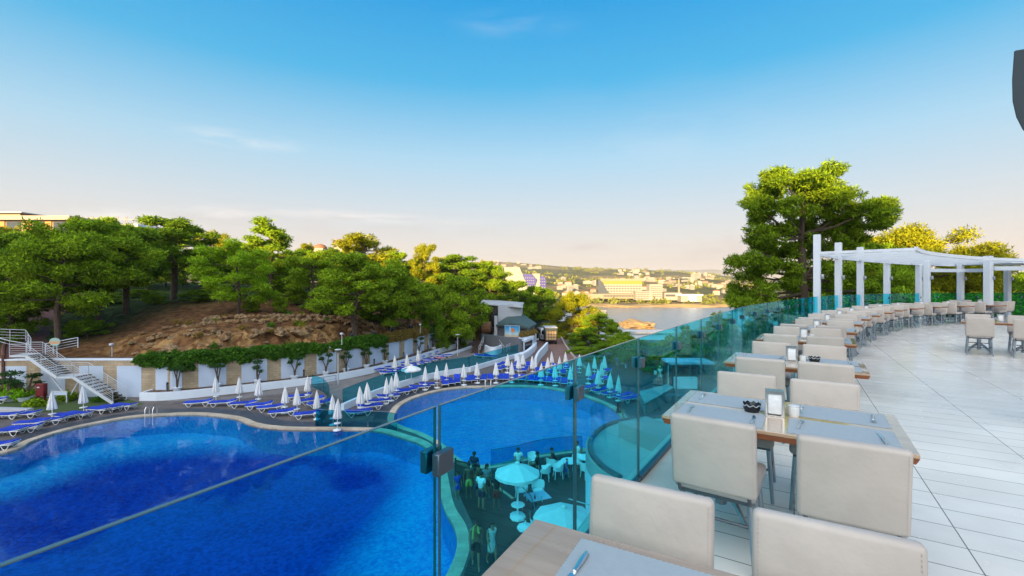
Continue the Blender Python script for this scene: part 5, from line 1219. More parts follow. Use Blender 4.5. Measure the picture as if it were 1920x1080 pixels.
def sky_board():
    m = bpy.data.materials.new('painted_board'); m.use_nodes = True; nt = m.node_tree; p = nt.nodes['Principled BSDF']; p.inputs['Roughness'].default_value = .5
    tc = nt.nodes.new('ShaderNodeTexCoord'); sp = nt.nodes.new('ShaderNodeSeparateXYZ'); nt.links.new(tc.outputs['Object'], sp.inputs[0])
    mr = nt.nodes.new('ShaderNodeMapRange'); mr.inputs[1].default_value = -.85; mr.inputs[2].default_value = .85; nt.links.new(sp.outputs[2], mr.inputs[0])
    cr = nt.nodes.new('ShaderNodeValToRGB'); e = cr.color_ramp.elements; e[0].color = (.25, .42, .5, 1); e[1].color = (.01, .22, .55, 1); x = e.new(.25); x.color = (.45, .62, .68, 1); x = e.new(.6); x.color = (.08, .40, .68, 1)
    nt.links.new(mr.outputs[0], cr.inputs[0]); nt.links.new(cr.outputs[0], p.inputs['Base Color']); return m
MB().box((0, 0, 0), (2.55, .08, 1.75)).build('board', sky_board(), mu)
mb = MB(); [mb.box(c, s_) for c, s_ in (((0, -.03, .9), (2.7, .12, .08)), ((0, -.03, -.9), (2.7, .12, .08)), ((-1.31, -.03, 0), (.08, .12, 1.74)), ((1.31, -.03, 0), (.08, .12, 1.74)))]; mb.build('frame', MATS['grey_light'], mu)
M('mural_orange', (.70, .20, .04), .5, var=.3, vs=5); M('mural_sand', (.60, .45, .25), .6)
def disc(c, rx, rz_, y0=-.045, y1=-.052, n=20):
    mb = MB(); vs = [(c[0]+rx*math.cos(2*PI*i/n), y0, c[1]+rz_*math.sin(2*PI*i/n)) for i in range(n)]+[(c[0]+rx*math.cos(2*PI*i/n), y1, c[1]+rz_*math.sin(2*PI*i/n)) for i in range(n)]
    return mb.add(vs, [tuple(range(n, 2*n))]+[(i, (i+1) % n, n+(i+1) % n, n+i) for i in range(n)])
disc((.10, .22), .26, .30).build('sun_disc', MATS['mural_orange'], mu); disc((.28, .05), .22, .22, -.046, -.05).build('sun_glow', MATS['mural_orange'], mu)
mb = disc((-.38, .15), .10, .62); mb.build('bird', MATS['white_paint'], mu); mb = disc((-.36, -.52), .2, .22, -.046, -.055); mb.build('bird_base', MATS['white_paint'], mu)
mb = MB(); mb.box((.05, -.05, -.35), (.03, .02, .7)); mb.box((.32, -.05, -.4), (.03, .02, .6)); mb.build('palm_stems', MATS['truck_wood'], mu); MB().box((0, -.05, -.76), (2.5, .02, .2)).build('shore', MATS['mural_sand'], mu)
wh = thing('water_wheel', 'big brown wooden barrel wheel beside the grey pool house', 'wheel', ad(912, 614, 76.5))
mb = MB()
for i in range(14):
    a = 2*PI*i/14; mb.box((0, .95*math.cos(a), .95*math.sin(a)), (1.7, .38, .07), mat=Matrix.Rotation(a-PI/2, 3, 'X'))
mb.build('slats', MATS['barrel_wood'], wh)
for x in (-.8, .8):
    mb = MB(); n = 20; vs = [(x+dx, r_*math.cos(2*PI*i/n), r_*math.sin(2*PI*i/n)) for dx in (-.06, .06) for r_ in (.82, 1.05) for i in range(n)]
    fs = [];
    for i in range(n):
        j = (i+1) % n; fs += [(i, j, n+j, n+i), (2*n+i, 3*n+i, 3*n+j, 2*n+j), (n+i, n+j, 3*n+j, 3*n+i), (i, 2*n+i, 2*n+j, j)]
    mb.add(vs, fs); [mb.bar((x, 0, 0), (x, .85*math.cos(2*PI*k/6), .85*math.sin(2*PI*k/6)), .08) for k in range(6)]; mb.build('rim', MATS['dark_brown'], wh)
mb = MB(); [mb.box((x, 0, -1.0), (.14, .3, 2.0)) for x in (-1.05, 1.05)]; mb.tube([(-1.1, 0, 0), (1.1, 0, 0)], .08, 8); mb.build('stand', MATS['dark_brown'], wh)
sp_ = thing('stair_steps', 'dark brown steps rising to the pool house between railings', 'steps')
for i in range(7):
    a = at(883+i*1.6, 662-i*1.9, DECK); b = at(904+i*.6, 662-i*1.9, DECK); z = DECK+.16*(i+1); c = (a+b)/2; MB().box((c.x, c.y, (DECK+z)/2), (abs(b.x-a.x), .55, z-DECK)).build('step', MATS['dark_brown'], sp_)
mb = MB(); rail_run(mb, [at(898, 663, DECK), at(909, 650, DECK)+Vector((0, 0, 1.1))], 1.0, nb=2, r=.035); rail_run(mb, [at(926, 650, DECK)+Vector((0, 0, 1.2)), at(945, 662, DECK)], 1.0, nb=2, r=.035); mb.build('railing', MATS['steel_white'], sp_)
lr = thing('lattice_rail', 'white lattice railing beside the round white wall', 'railing'); mb = MB(); rail_run(mb, [at(949, 663, DECK)+Vector((0, 0, .25)), at(969, 656, DECK)+Vector((0, 0, .45))], 1.0, nb=4, r=.03, step=.6); mb.build('rail_bars', MATS['steel_white'], lr)
low_wall('round white wall in front of the dark grey terrace wall', [(910, 661), (918, 665), (930, 665), (940, 661)], 1.15, .25)
low_wall('pale ramp wall at the end of the planter', [(812, 672), (850, 664), (884, 652)], .35, .25)
low_wall('beige stone pier at the end of the retaining wall', [(866, 648), (884, 641)], 2.1, .5, 'ledge_stone')
tk = thing('truck', 'box truck with dark green body and latticed wooden tail', 'truck', at(1033.5, 646, DECK), .0)
MB().box((0, 1.9, 1.75), (2.1, 3.8, 2.1)).build('cargo_box', MATS['truck_green'], tk, bevel=.02)
MB().box((0, 1.9, 2.83), (2.16, 3.86, .06)).build('roof', MATS['grey_light'], tk)
MB().box((0, -.03, 1.5), (1.86, .05, 1.6)).build('tail_board', MATS['truck_wood'], tk)
mb = MB(); [mb.box((x, -.07, 1.5), (.06, .03, 1.6)) for x in (-.9, -.45, 0, .45, .9)]; [mb.box((0, -.075, z), (1.86, .03, .06)) for z in (.75, 1.25, 1.75, 2.25)]; mb.build('tail_lattice', MATS['dark_brown'], tk)
MB().box((0, 1.9, .62), (1.9, 3.7, .2)).build('chassis', MATS['black_gloss'], tk)
MB().box((0, 4.6, 1.35), (1.9, 1.4, 1.7)).build('cab', MATS['truck_green'], tk, bevel=.1)
for x in (-.85, .85):
    for y in (.7, 4.3):
        w_ = MB().lathe([(.40, -.12), (.40, .12)], 16).build('wheel', MATS['tyre'], tk, loc=(x, y, .4)); w_.rotation_euler = (0, PI/2, 0); MB().lathe([(.2, -.13), (.2, .13)], 12).build('rim', MATS['steel'], w_)
    MB().box((x*.85, -.03, .62), (.25, .04, .14)).build('tail_light', MATS['red_paint'], tk)
vn = thing('van', 'silver van parked beside the box truck on the brick road', 'van', at(1019, 637, DECK), .12)
prof = [(-2.4, .35), (2.4, .35), (2.45, 1.0), (2.2, 1.25), (1.5, 2.15), (1.2, 2.3), (-2.3, 2.3), (-2.45, 2.0), (-2.45, .5)]
mb = MB(); n = len(prof); mb.add([(-.92, y, z) for y, z in prof]+[(.92, y, z) for y, z in prof], [tuple(range(n)), tuple(reversed(range(n, 2*n)))]+[(i, n+i, n+(i+1) % n, (i+1) % n) for i in range(n)]); mb.build('body', MATS['van_paint'], vn, bevel=.06)
MB().box((0, -2.47, 1.65), (1.6, .04, .7)).build('rear_window', MATS['dark_glass'], vn)
for x in (-.935, .935):
    MB().box((x, -.2, 1.65), (.02, 3.6, .62)).build('side_window', MATS['dark_glass'], vn)
    MB().box((x*1.2, 1.5, 1.5), (.22, .12, .3)).build('mirror', MATS['black_gloss'], vn)
    for y in (-1.5, 1.5): w_ = MB().lathe([(.35, -.1), (.35, .1)], 16).build('wheel', MATS['tyre'], vn, loc=(x*.92, y, .35)); w_.rotation_euler = (0, PI/2, 0)
    MB().box((x*.85, -2.47, .95), (.14, .04, .4)).build('tail_light', MATS['red_paint'], vn)
fence_g = thing('fence', 'dark green mesh fence behind the truck and van', 'fence'); a = at(1004, 622, DECK); b = at(1070, 624, DECK); MB().bar(a+Vector((0, 0, 1.2)), b+Vector((0, 0, 1.2)), .06, 2.4).build('mesh_panel', MATS['roof_green'], fence_g)
for k in range(6): p = a.lerp(b, k/5); MB().box((p.x, p.y-.08, DECK+1.25), (.1, .1, 2.5)).build('post', MATS['dark_steel'], fence_g)

# ================================================================ buildings on the hill
hb = thing('hill_hotel', 'flat roofed hotel on the hill with orange wooden wall panels', 'building')
def ph(px0, px1, y0, y1, d, dep, name, m, parent):
    a = ad(px0, y1, d); b = ad(px1, y0, d); return MB().box(((a.x+b.x)/2, d+dep/2, (a.z+b.z)/2), (b.x-a.x, dep, b.z-a.z)).build(name, MATS[m], parent)
ph(-90, 128, 412, 470, 112, 14, 'wall', 'town_cream', hb); ph(-95, 130, 404, 412, 110.5, 17, 'roof_slab', 'town_white', hb); ph(-90, 38, 398, 404, 114, 10, 'upper_storey', 'town_cream', hb); ph(-92, 40, 397, 398.5, 113, 12, 'upper_roof', 'grey_light', hb)
M('orange_wood', (.45, .16, .035), .6, var=.2, vs=.6)  # orange base colour with random tone
for i, px in enumerate((-40, -4, 46, 84)): ph(px, px+12, 413, 440, 111.8, .4, 'wood_panel', 'orange_wood', hb)
for px in (-24, 12, 62, 100): ph(px, px+26, 416, 438, 111.85, .3, 'window', 'dark_glass', hb)
wr = thing('roofed_hall', 'white roofed hall with lattice trusses behind the skyline pines', 'building'); ph(150, 255, 432, 470, 118, 12, 'wall', 'town_white', wr); ph(148, 258, 420, 432, 116, 16, 'roof', 'white_wall', wr)
mb = MB(); 
for k in range(12): a = ad(160+k*8, 420, 116); mb.bar(a, a+Vector((.9 if k % 2 else -.9, 0, 2.0)), .12)
mb.bar(ad(160, 408, 116), ad(250, 412, 116), .14); mb.build('truss', MATS['town_white'], wr)
for px, y, w, lab in ((600, 463, 26, 'house with a red domed roof peeking above the ridge trees'), (640, 452, 18, 'small red roofed house at the ridge by the olive brown tree'), (576, 464, 14, 'low red tiled roof beside the domed house')):
    r = thing('house', lab, 'house', ad(px, y+10, 118)); wm = w/F*118; MB().box((0, 0, -.6), (wm, 5, 3)).build('wall', MATS['town_white'], r)
    if 'dome' in lab: MB().lathe([(wm*.5, .9), (wm*.48, 1.3), (wm*.36, 1.8), (wm*.15, 2.1), (.02, 2.15)], 16).build('roof', MATS['town_roof'], r, smooth_=True)
    else: MB().add([(-wm*.55, -2.8, .9), (wm*.55, -2.8, .9), (wm*.55, 2.8, .9), (-wm*.55, 2.8, .9), (-wm*.3, 0, 1.9), (wm*.3, 0, 1.9)], [(0, 1, 5, 4), (1, 2, 5), (2, 3, 4, 5), (3, 0, 4), (3, 2, 1, 0)]).build('roof', MATS['town_roof'], r)
MB_ramp = poly_px  # paved path beside the barrel
# brick path climbing the slope on the left
PC = Curve2([(-44.6, 41.9), (-48.5, 45.5), (-53.2, 51), (-56.6, 57.5), (-60, 64), (-68, 71)]); A, B = [], []
for k in range(60):
    s_ = PC.len*k/59; p = PC.pt(s_); t = PC.tan(s_); nr = Vector((t.y, -t.x)); hw = 1.5
    z = H(p.x, p.y)+.30; A.append((p.x-nr.x*hw, p.y-nr.y*hw, z)); B.append((p.x+nr.x*hw, p.y+nr.y*hw, z))
struct('path', MB().strip(B, A), MATS['path_brick'])
mb = MB(); mb.tube([Vector(a)+Vector((0, 0, .05)) for a in A], .13, 6); struct('path_kerb', mb, MATS['path_brick'])

# ================================================================ the town across the bay
def facade(px0, px1, ytop, ybot, d, dep, name, parent, m, z0=None):
    return ph(px0, px1, ytop, ybot, d, dep, name, m, parent)
yh = thing('far_hotel', 'long cream hotel across the bay with golden top floor and curved dark glass end', 'building'); D = 600
ph(1128, 1204, 526.5, 533, D, 16, 'golden_floor', 'town_yellow', yh)
for k in range(5): y = 533+k*4.6; ph(1130+k*1.5, 1204, y, y+2.7, D, 16, 'floor_slab', 'town_white', yh); ph(1131+k*1.5, 1203, y+2.7, y+4.6, D+1.2, 14, 'floor_glass', 'town_glass', yh)
for k in range(14): a = ad(1133+k*5.3, 545, D+.6); MB().box((a.x, a.y, EYE-(545-HY)*D/F), (1.0, 1.0, 17)).build('fin', MATS['town_white'], yh)
ph(1126, 1206, 522.5, 526.5, D+2, 14, 'roof_pergola', 'town_cream', yh)
vs = []
for y, x in ((524, 1121), (530, 1128), (538, 1131), (546, 1136), (551, 1142)): vs += [ad(1121.5, y, D-1), ad(x+3, y, D-1)]
mb = MB(); n = len(vs); v2 = [v+Vector((0, 14, 0)) for v in vs]; mb.add(vs+v2, [(2*i, 2*i+2, 2*i+3, 2*i+1) for i in range(4)]+[(2*i, n+2*i, n+2*i+2, 2*i+2) for i in range(4)]); mb.build('curved_glass', MATS['town_glass'], yh)
ph(1090, 1210, 551, 560, D-8, 30, 'podium', 'town_cream', yh)
for k in range(26): ph(1132+k*2.8, 1133.6+k*2.8, 553, 556.5, D-8.4, .5, 'window', 'town_glass', yh)
wb = thing('far_hotel', 'white hotel with stepped outline right of the golden hotel', 'building'); D = 585
ph(1218, 1242, 533, 563, D, 14, 'tower', 'town_white', wb); ph(1192, 1222, 546, 563, D-3, 14, 'wing', 'town_white', wb)
for r_ in range(6):
    for k in range(6): ph(1220.5+k*3.6, 1222.3+k*3.6, 536+r_*3.8, 538+r_*3.8, D-.35, .3, 'window', 'town_glass', wb)
for r_ in range(4):
    for k in range(9): ph(1193.5+k*2.8, 1195+k*2.8, 547.5+r_*3.8, 549.5+r_*3.8, D-3.35, .3, 'window', 'town_glass', wb)
bh = thing('far_hotel', 'white hotel with slanting blades and violet blue windowed facade', 'building'); D = 430
def blade(pts, y0, y1, name, m):
    mb = MB(); q = [ad(x, y, D+y0) for x, y in pts]; q2 = [v+Vector((0, y1, 0)) for v in q]; n = len(q); mb.add(q+q2, [tuple(range(n)), tuple(reversed(range(n, 2*n)))]+[(i, n+i, n+(i+1) % n, (i+1) % n) for i in range(n)]); return mb.build(name, MATS[m], bh)
blade([(938, 560), (946, 501), (974, 501), (992, 545), (996, 560)], 0, 14, 'white_blade', 'town_white')
blade([(979, 514), (997, 514), (1007, 525), (1000, 545), (990, 560), (986, 532)], 1, 12, 'blue_facade', 'town_blue')
blade([(997, 513), (1012, 513), (1012, 560), (1000, 560), (1000, 545), (1008, 525)], 2, 12, 'white_blade', 'town_white')
blade([(1012, 518), (1020, 518), (1024, 526), (1024, 560), (1012, 560)], 3, 12, 'blue_facade', 'town_blue')
for r_ in range(6):
    for k in range(6):
        x = 985+k*3.7+(r_*.6); y = 521+r_*5
        if x < 1004-(r_*.9) : a = ad(x, y, D+.9); MB().box(a, (.6, .3, .8)).build('window', MATS['town_white'], bh)
    for k in range(3): a = ad(1014+k*3.6, 523+r_*5.2, D+2.9); MB().box(a, (.6, .3, .8)).build('window', MATS['town_white'], bh)
cv = thing('convention_hall', 'low white hall with pale blue front near the far beach', 'building'); ph(1277, 1316, 554, 566, 575, 12, 'wall', 'town_white', cv); ph(1246, 1278, 549, 563, 590, 12, 'wing', 'town_white', cv); ph(1276, 1318, 552, 554.4, 574, 14, 'roof', 'white_wall', cv); ph(1290, 1306, 556, 565, 574.6, .5, 'blue_front', 'panel_wall', cv); ph(1248, 1266, 552, 556, 589.6, .5, 'window', 'town_glass', cv)
mn = thing('minaret', 'slim cream minaret rising among the town houses', 'tower', ad(1273, 549, 640)); MB().lathe([(1.6, -6), (1.5, 10), (2.4, 10.5), (2.4, 11.5), (1.2, 12), (1.1, 17), (.1, 21)], 10).build('shaft', MATS['town_cream'], mn)
# houses
TOWN = []
for k, (sx, sy, sz, m) in enumerate(((14, 10, 8, 'town_white'), (18, 11, 6, 'town_cream'), (11, 10, 11, 'town_white'), (24, 12, 7, 'town_white'))):
    mb = MB(); mb.box((0, 0, sz/2-3), (sx, sy, sz+6)); mb.cur = 1
    for fl_ in range(int(sz//3)):
        for i in range(int(sx//3.4)): mb.box((-sx/2+2+i*3.4, -sy/2-.08, 1.6+fl_*3), (1.5, .3, 1.3))
    mb.cur = 2
    if k in (0, 1): mb.add([(-sx*.54, -sy*.56, sz), (sx*.54, -sy*.56, sz), (sx*.54, sy*.56, sz), (-sx*.54, sy*.56, sz), (-sx*.25, 0, sz+2.2), (sx*.25, 0, sz+2.2)], [(0, 1, 5, 4), (1, 2, 5), (2, 3, 4, 5), (3, 0, 4), (3, 2, 1, 0)])
    else: mb.box((0, 0, sz+.5), (sx*.5, sy*.5, 1.6))
    TOWN.append(mb.mesh('town_house', [MATS[m], MATS['town_glass'], MATS['town_roof' if k in (0, 1) else m]]))
tr_ = random.Random(77)
def town(px, d, sc=1.0):
    x = (px-CX)/F*d; o = link('town_house', tr_.choice(TOWN), None, (x, d, Hfar(x, d)), tr_.uniform(-.5, .5)); o.scale = (sc*tr_.uniform(.8, 1.3), sc, sc*tr_.uniform(.8, 1.35))
    tag(o, 'small pale house among the sunlit town across the bay', 'house', 'houses of the town across the bay')
for k in range(85): town(tr_.uniform(1035, 1420), tr_.choice((1, 1, 1, 1.4))*tr_.uniform(660, 980), tr_.uniform(.5, .85))
for k in range(26): town(tr_.uniform(1190, 1420), tr_.uniform(1000, 1700), tr_.uniform(.6, 1.0))
for k in range(12): town(tr_.uniform(925, 1025), tr_.uniform(1900, 2350), tr_.uniform(.8, 1.3))
for k in range(16): town(tr_.uniform(1155, 1215), tr_.uniform(1700, 2000), tr_.uniform(.7, 1.2))
for k in range(14): town(tr_.uniform(1295, 1335), tr_.uniform(1500, 1900), tr_.uniform(.7, 1.2))
for k in range(26): town(tr_.uniform(1040, 1125), tr_.uniform(585, 650), tr_.uniform(.5, .8))
# woods over there: one mass nobody could count
cl = []
for k in range(900):
    px = tr_.uniform(900, 1450); d = 570+2000*tr_.random()**1.6
    x = (px-CX)/F*d
    if float(fbm(np.array([x*.008]), np.array([d*.008]), 3)[0]) < .42 and d > 700: continue
    s_ = tr_.uniform(3, 6)*(.7+d/1800); cl.append((x, d-600, Hfar(x, d)+s_*.35, s_*1.3, s_*1.1, s_*.75))
tag(quads_obj('far_woods', leaf_mesh('w', cl, None, 34, 3.4, 8, aspect=.9), MATS['leaf_far'], None, (0, 600, 0)), None, None, kind='stuff')
def mound(name, label, cx, cy, rx, ry, h, m, cat, seed, z=SEA, rz=0.0):
    mb = MB(); mb.ball((0, 0, 0), (rx, ry, h), seed=seed, rough=.5, n=5); o = mb.build(name, MATS[m], None, (cx, cy, z-.2), rz, smooth_=True); return tag(o, label, cat)
a = ad(1192, 0, 300); mound('sea_rock', 'golden rocky islet in the bay in front of the town', a.x, 300, 10.5, 22, 3.9, 'sand', 'rock', 3)
a = ad(1275, 0, 545); mound('breakwater', 'long low sandy breakwater in front of the far beach', a.x+5, 545, 48, 7, 2.4, 'sand', 'breakwater', 5); a = ad(1165, 0, 540); mound('breakwater', 'short sandy breakwater below the golden hotel', a.x, 540, 20, 6, 2.2, 'sand', 'breakwater', 8)
pr = thing('beach_pavilion', 'small white pavilion on piles at the near bay shore', 'pavilion', ad(1121, 585, 420)); MB().box((0, 0, 1.2), (14, 8, .8)).build('roof', MATS['town_white'], pr); mb = MB(); [mb.box((x, y, -3), (.6, .6, 8)) for x in (-6, 0, 6) for y in (-3, 3)]; mb.build('piles', MATS['town_cream'], pr); MB().box((0, 0, -3), (16, 9, .6)).build('floor', MATS['town_cream'], pr)
pr = thing('shore_roof', 'long pale roof edge above the bay behind the roadside bushes', 'roof', ad(1212, 622, 130)); MB().box((0, 0, 0), (16, 6, .5)).build('slab', MATS['grey_light'], pr); MB().box((0, 0, -1.8), (15, 5, 3.0)).build('wall', MATS['white_wall'], pr)
# ================================================================ terrace
RAIL = Curve2([(-2.6, -2.7), (-.83, .72), (.43, 2.82), (1.83, 4.95), (3.9, 8.0), (5.5, 10.15), (11.0, 16.3), (14.7, 19.2), (19.3, 21.6), (24.7, 22.7), (34, 23.0)], 16)
def roff(s_, off):
    """point beside the railing line; off > 0 is on the terrace side"""
    p = RAIL.pt(s_); t = RAIL.tan(s_); return p+Vector((t.y, -t.x))*off
NS = 90; SS = [RAIL.len*i/(NS-1) for i in range(NS)]
edge = [roff(q, -.10) for q in SS]; inn = [roff(q, .42) for q in SS]
filled('terrace_floor', inn+world2([(62, 22), (62, -24), (-3, -24)]), [], 0.0, MATS['terrace_tile'])
mb = MB(); n = NS
mb.add([(p.x, p.y, .012) for p in edge]+[(p.x, p.y, .012) for p in inn]+[(p.x, p.y, -.45) for p in edge]+[(p.x, p.y, -.1) for p in inn],
       [(i, n+i, n+i+1, i+1) for i in range(n-1)]+[(i, i+1, 2*n+i+1, 2*n+i) for i in range(n-1)]+[(n+i+1, n+i, 3*n+i, 3*n+i+1) for i in range(n-1)])
struct('terrace_ledge', mb, MATS['ledge_stone'])
fac = [roff(q, .25) for q in SS]
mb = MB(); mb.add([(p.x, p.y, -.45) for p in edge]+[(p.x, p.y, -.45) for p in fac]+[(p.x, p.y, DECK) for p in fac], [(i, i+1, n+i+1, n+i) for i in range(n-1)]+[(n+i, n+i+1, 2*n+i+1, 2*n+i) for i in range(n-1)])
struct('terrace_wall', mb, MATS['white_wall'])
# lower balcony that bulges out below the glass
LZ = -2.35
bal = world2([(-1.2, 3.6), (.98, 7.25), (2.1, 9.35)])
bulge = catmull([Vector(p) for p in ((2.1, 9.35), (1.86, 9.9), (1.76, 10.8), (2.05, 12.0), (2.9, 13.1), (4.4, 13.6), (5.8, 13.5))], 8)
out_ = bal[:2]+bulge
back_ = [roff(q, .25) for q in SS if 3.2 < RAIL.pt(q).y < 13.6]
back_.reverse()
lb = thing('lower_balcony', 'pale curved balcony of the floor below with a dark handrail', 'balcony')
mb = MB(); mb.prism([tuple(p) for p in out_+back_], LZ-.35, LZ); mb.build('floor', MATS['pale_floor'], lb)
mb = MB(); n = len(out_); mb.add([(p.x, p.y, LZ-.35) for p in out_]+[(p.x, p.y, DECK) for p in out_], [(i, i+1, n+i+1, n+i) for i in range(n-1)]); mb.build('base_wall', MATS['white_wall'], lb)
gl = [p+Vector((.12, 0)) for p in bulge]; n = len(gl)
MB().add([(p.x, p.y, LZ) for p in gl]+[(p.x, p.y, LZ+.85) for p in gl], [(i, i+1, n+i+1, n+i) for i in range(n-1)]).build('glass', MATS['clear_glass'], lb)
MB().tube([(p.x, p.y, LZ+.02) for p in gl], .07, 8).build('handrail', MATS['dark_steel'], lb, smooth_=True)
# planting beds of the lower floor side
MB().box((3.6, 11.4, LZ+.2), (1.0, 1.6, .4), rz=.5).build('bench', MATS['asphalt_pale'], lb)
for k in range(7): q = RAIL.near((2.6+k*.55, 7.4+k*.8))[1]; a = roff(q, -.3); b = roff(q, -2.6); MB().bar((a.x, a.y, LZ+.004), (b.x, b.y, LZ+.004), .03, .008).build('floor_joint', MATS['grey_light'], lb)

# ---------------------------------------------------------------- glass railing
GH = 1.185; PW = 1.24; TH = .012
s0 = RAIL.near((-.27, 1.68))[1]
M('film_blue', (.0, .42, .70), .25)
pane_places = ['whose pane ends at the nearest clamp post', 'over the cafe deck with its parasol', 'beside the far corner of the first laid table', 'at the glass end of the table with the black ashtray']
POSTX = [(1532, 16.2, 440), (1572, 18.0, 455), (1613, 19.25, 463.5), (1663, 20.9, 470), (1723, 21.7, 478), (1801, 22.1, 490), (1889, 22.6, 498)]
def panel(k):
    a = RAIL.pt(s0+k*PW); b = RAIL.pt(s0+(k+1)*PW); d = (b-a).normalized(); a = a+d*.012; b = b-d*.012
    c = (a+b)/2; ang = math.atan2(d.y, d.x); L_ = (b-a).length
    where = pane_places[k+1] if -1 <= k < 3 else (f'{ORD[k+1]} along the row of tables' if k < 14 else f'{ORD[k-14]} of those between the pergola posts')
    r = thing('glass_railing', f'teal tinted glass railing panel {where}', 'glass railing', (c.x, c.y, .012), ang, 'teal glass panels of the terrace railing')
    t = TH/2; mb = MB()
    mb.add([(-L_/2, -t, 0), (L_/2, -t, 0), (L_/2, -t, GH), (-L_/2, -t, GH), (-L_/2, t, 0), (L_/2, t, 0), (L_/2, t, GH), (-L_/2, t, GH)], [(0, 1, 2, 3), (5, 4, 7, 6)])
    mb.build('pane', MATS['rail_glass'], r)
    mb = MB(); e = .0015; mb.box((-L_/2+e, 0, GH/2), (.003, TH-.001, GH)); mb.box((L_/2-e, 0, GH/2), (.003, TH-.001, GH)); mb.build('side_edge', MATS['glass_edge'], r)
    MB().box((0, 0, GH+.001), (L_, TH, .003)).build('top_edge', MATS['glass_top'], r)
    mb = MB()
    for y in (-.028, .028): mb.box((L_/2+.012, y, .985), (.092, .032, .082))
    mb.build('clamp', MATS['clamp_steel'], r, bevel=.004, seg=1)
    MB().box((0, 0, .02), (L_, .05, .035)).build('base_channel', MATS['dark_steel'], r)
NP = int((RAIL.len-s0)/PW)-1
for k in range(-2, NP): panel(k)

# ---------------------------------------------------------------- pergola
pg = thing('pergola', 'white pergola with slatted curved roof and square posts along the terrace edge', 'pergola')
def post(px, d, top, w=.20, lamp=True, root=pg):
    x = (px-CX)/F*d; zt = EYE-(top-HY)/F*d; p = Vector((x, d)); sn = RAIL.near(p)[1]; t = RAIL.tan(sn); ang = math.atan2(t.y, t.x)
    MB().box((p.x, p.y, zt/2), (w, w, zt), rz=ang).build('post', MATS['white_paint'], root, bevel=.006, seg=1)
    if lamp:
        lp = MB().box((p.x+.13, p.y-.10, 1.9), (.08, .08, .16), rz=ang).build('post_lamp', MATS['steel'], root, bevel=.01)
    return p, sn
PP = [post(*q) for q in POSTX[:6]]
post(1738, 19.6, 490, .19)
pc, _sn = post(1853, 19.8, 480, .24)
ra, rb = PP[0][1], PP[5][1]
def ztop(f): return 2.74-.16*f
NB = 9; inner = []; outer_ = []
for i in range(NB):
    f = i/(NB-1); q = ra+(rb-ra)*f; a = roff(q, -.02); L_ = 2.6+.9*f*f; b = roff(q, L_)
    z = ztop(f); MB().bar((a.x, a.y, z), (b.x, b.y, z), .06, .09).build('slat', MATS['white_paint'], pg); inner.append((b.x, b.y, z+.02)); outer_.append((a.x, a.y, z-.02))
for nm, pts, w, hh in (('inner_beam', inner, .08, .12), ('outer_beam', outer_, .08, .12)):
    mb = MB(); P = catmull([Vector(p) for p in pts], 4)
    for a, b in zip(P, P[1:]): mb.bar(a, b+(b-a)*.08, w, hh)
    mb.build(nm, MATS['white_paint'], pg)
a, b = PP[4][0], PP[5][0]; MB().bar((a.x+.2, a.y-.3, 2.28), (b.x, b.y-.3, 2.28), .08, .16).build('tie_beam', MATS['white_paint'], pg); MB().bar((b.x, b.y-.3, 2.28), (pc.x, pc.y, 2.24), .08, .16).build('tie_beam', MATS['white_paint'], pg)
pg2 = thing('pergola', 'second white pergola at the far end beyond the freestanding post', 'pergola')
post(1889, 22.6, 500, .2, True, pg2); post(1960, 22.8, 500, .2, True, pg2); post(2080, 22.9, 500, .2, True, pg2)
p0 = ad(1873, 496, 20.5); MB().box((p0.x+4, p0.y+.6, 2.62), (8.4, 2.6, .14)).build('roof', MATS['white_paint'], pg2); MB().box((p0.x+3.6, p0.y-.6, 2.32), (9.0, .1, .18)).build('beam', MATS['white_paint'], pg2)

# ---------------------------------------------------------------- chair
def make_chair():
    r = thing('dining_chair', 'c', 'chair')       # faces +y; back at -y
    def pad(c, d, name, m, tilt=0.0, bev=.022):
        mb = MB(); mb.box((0, 0, 0), d); o = mb.build(name, MATS[m], r, bevel=bev, seg=3, ang=60); o.location = c; o.rotation_euler = (tilt, 0, 0); return o
    bk_ = pad((0, -.235, .66), (.46, .062, .43), 'backrest', 'leather', math.radians(7))
    pad((0, .03, .455), (.45, .50, .085), 'seat', 'leather_seat', 0, .03)
    mb = MB(); mb.box((0, .02, .40), (.40, .42, .022)); mb.tube([(-.19, -.20, .40), (-.19, -.235, .50)], .012, 6); mb.tube([(.19, -.20, .40), (.19, -.235, .50)], .012, 6); fr_ = mb.build('frame', MATS['dark_steel'], r)
    for x in (-1, 1):
        for y in (-1, 1):
            MB().tube([(x*.185, y*.18+.02, .40), (x*.215, y*.225+.02, .0)], [.016, .012], 8).build('leg', MATS['steel'], r, smooth_=True)
    mb = MB(); mb.tube([(-.202, -.185, .17), (-.202, .225, .17)], .010, 6); mb.tube([(.202, -.185, .17), (.202, .225, .17)], .010, 6); mb.tube([(-.202, .02, .17), (.202, .02, .17)], .010, 6); mb.build('stretcher', MATS['dark_steel'], fr_, smooth_=True)
    mb = MB()
    for x in (-.212, .212):
        for y in (-.0312, .0312):
            for k in range(27): mb.box((x, y, -.198+k*.0148), (.0022, .0016, .0075))
    mb.build('stitching', MATS['leather_seat'], bk_)
    return Kind(r)
CH = make_chair()
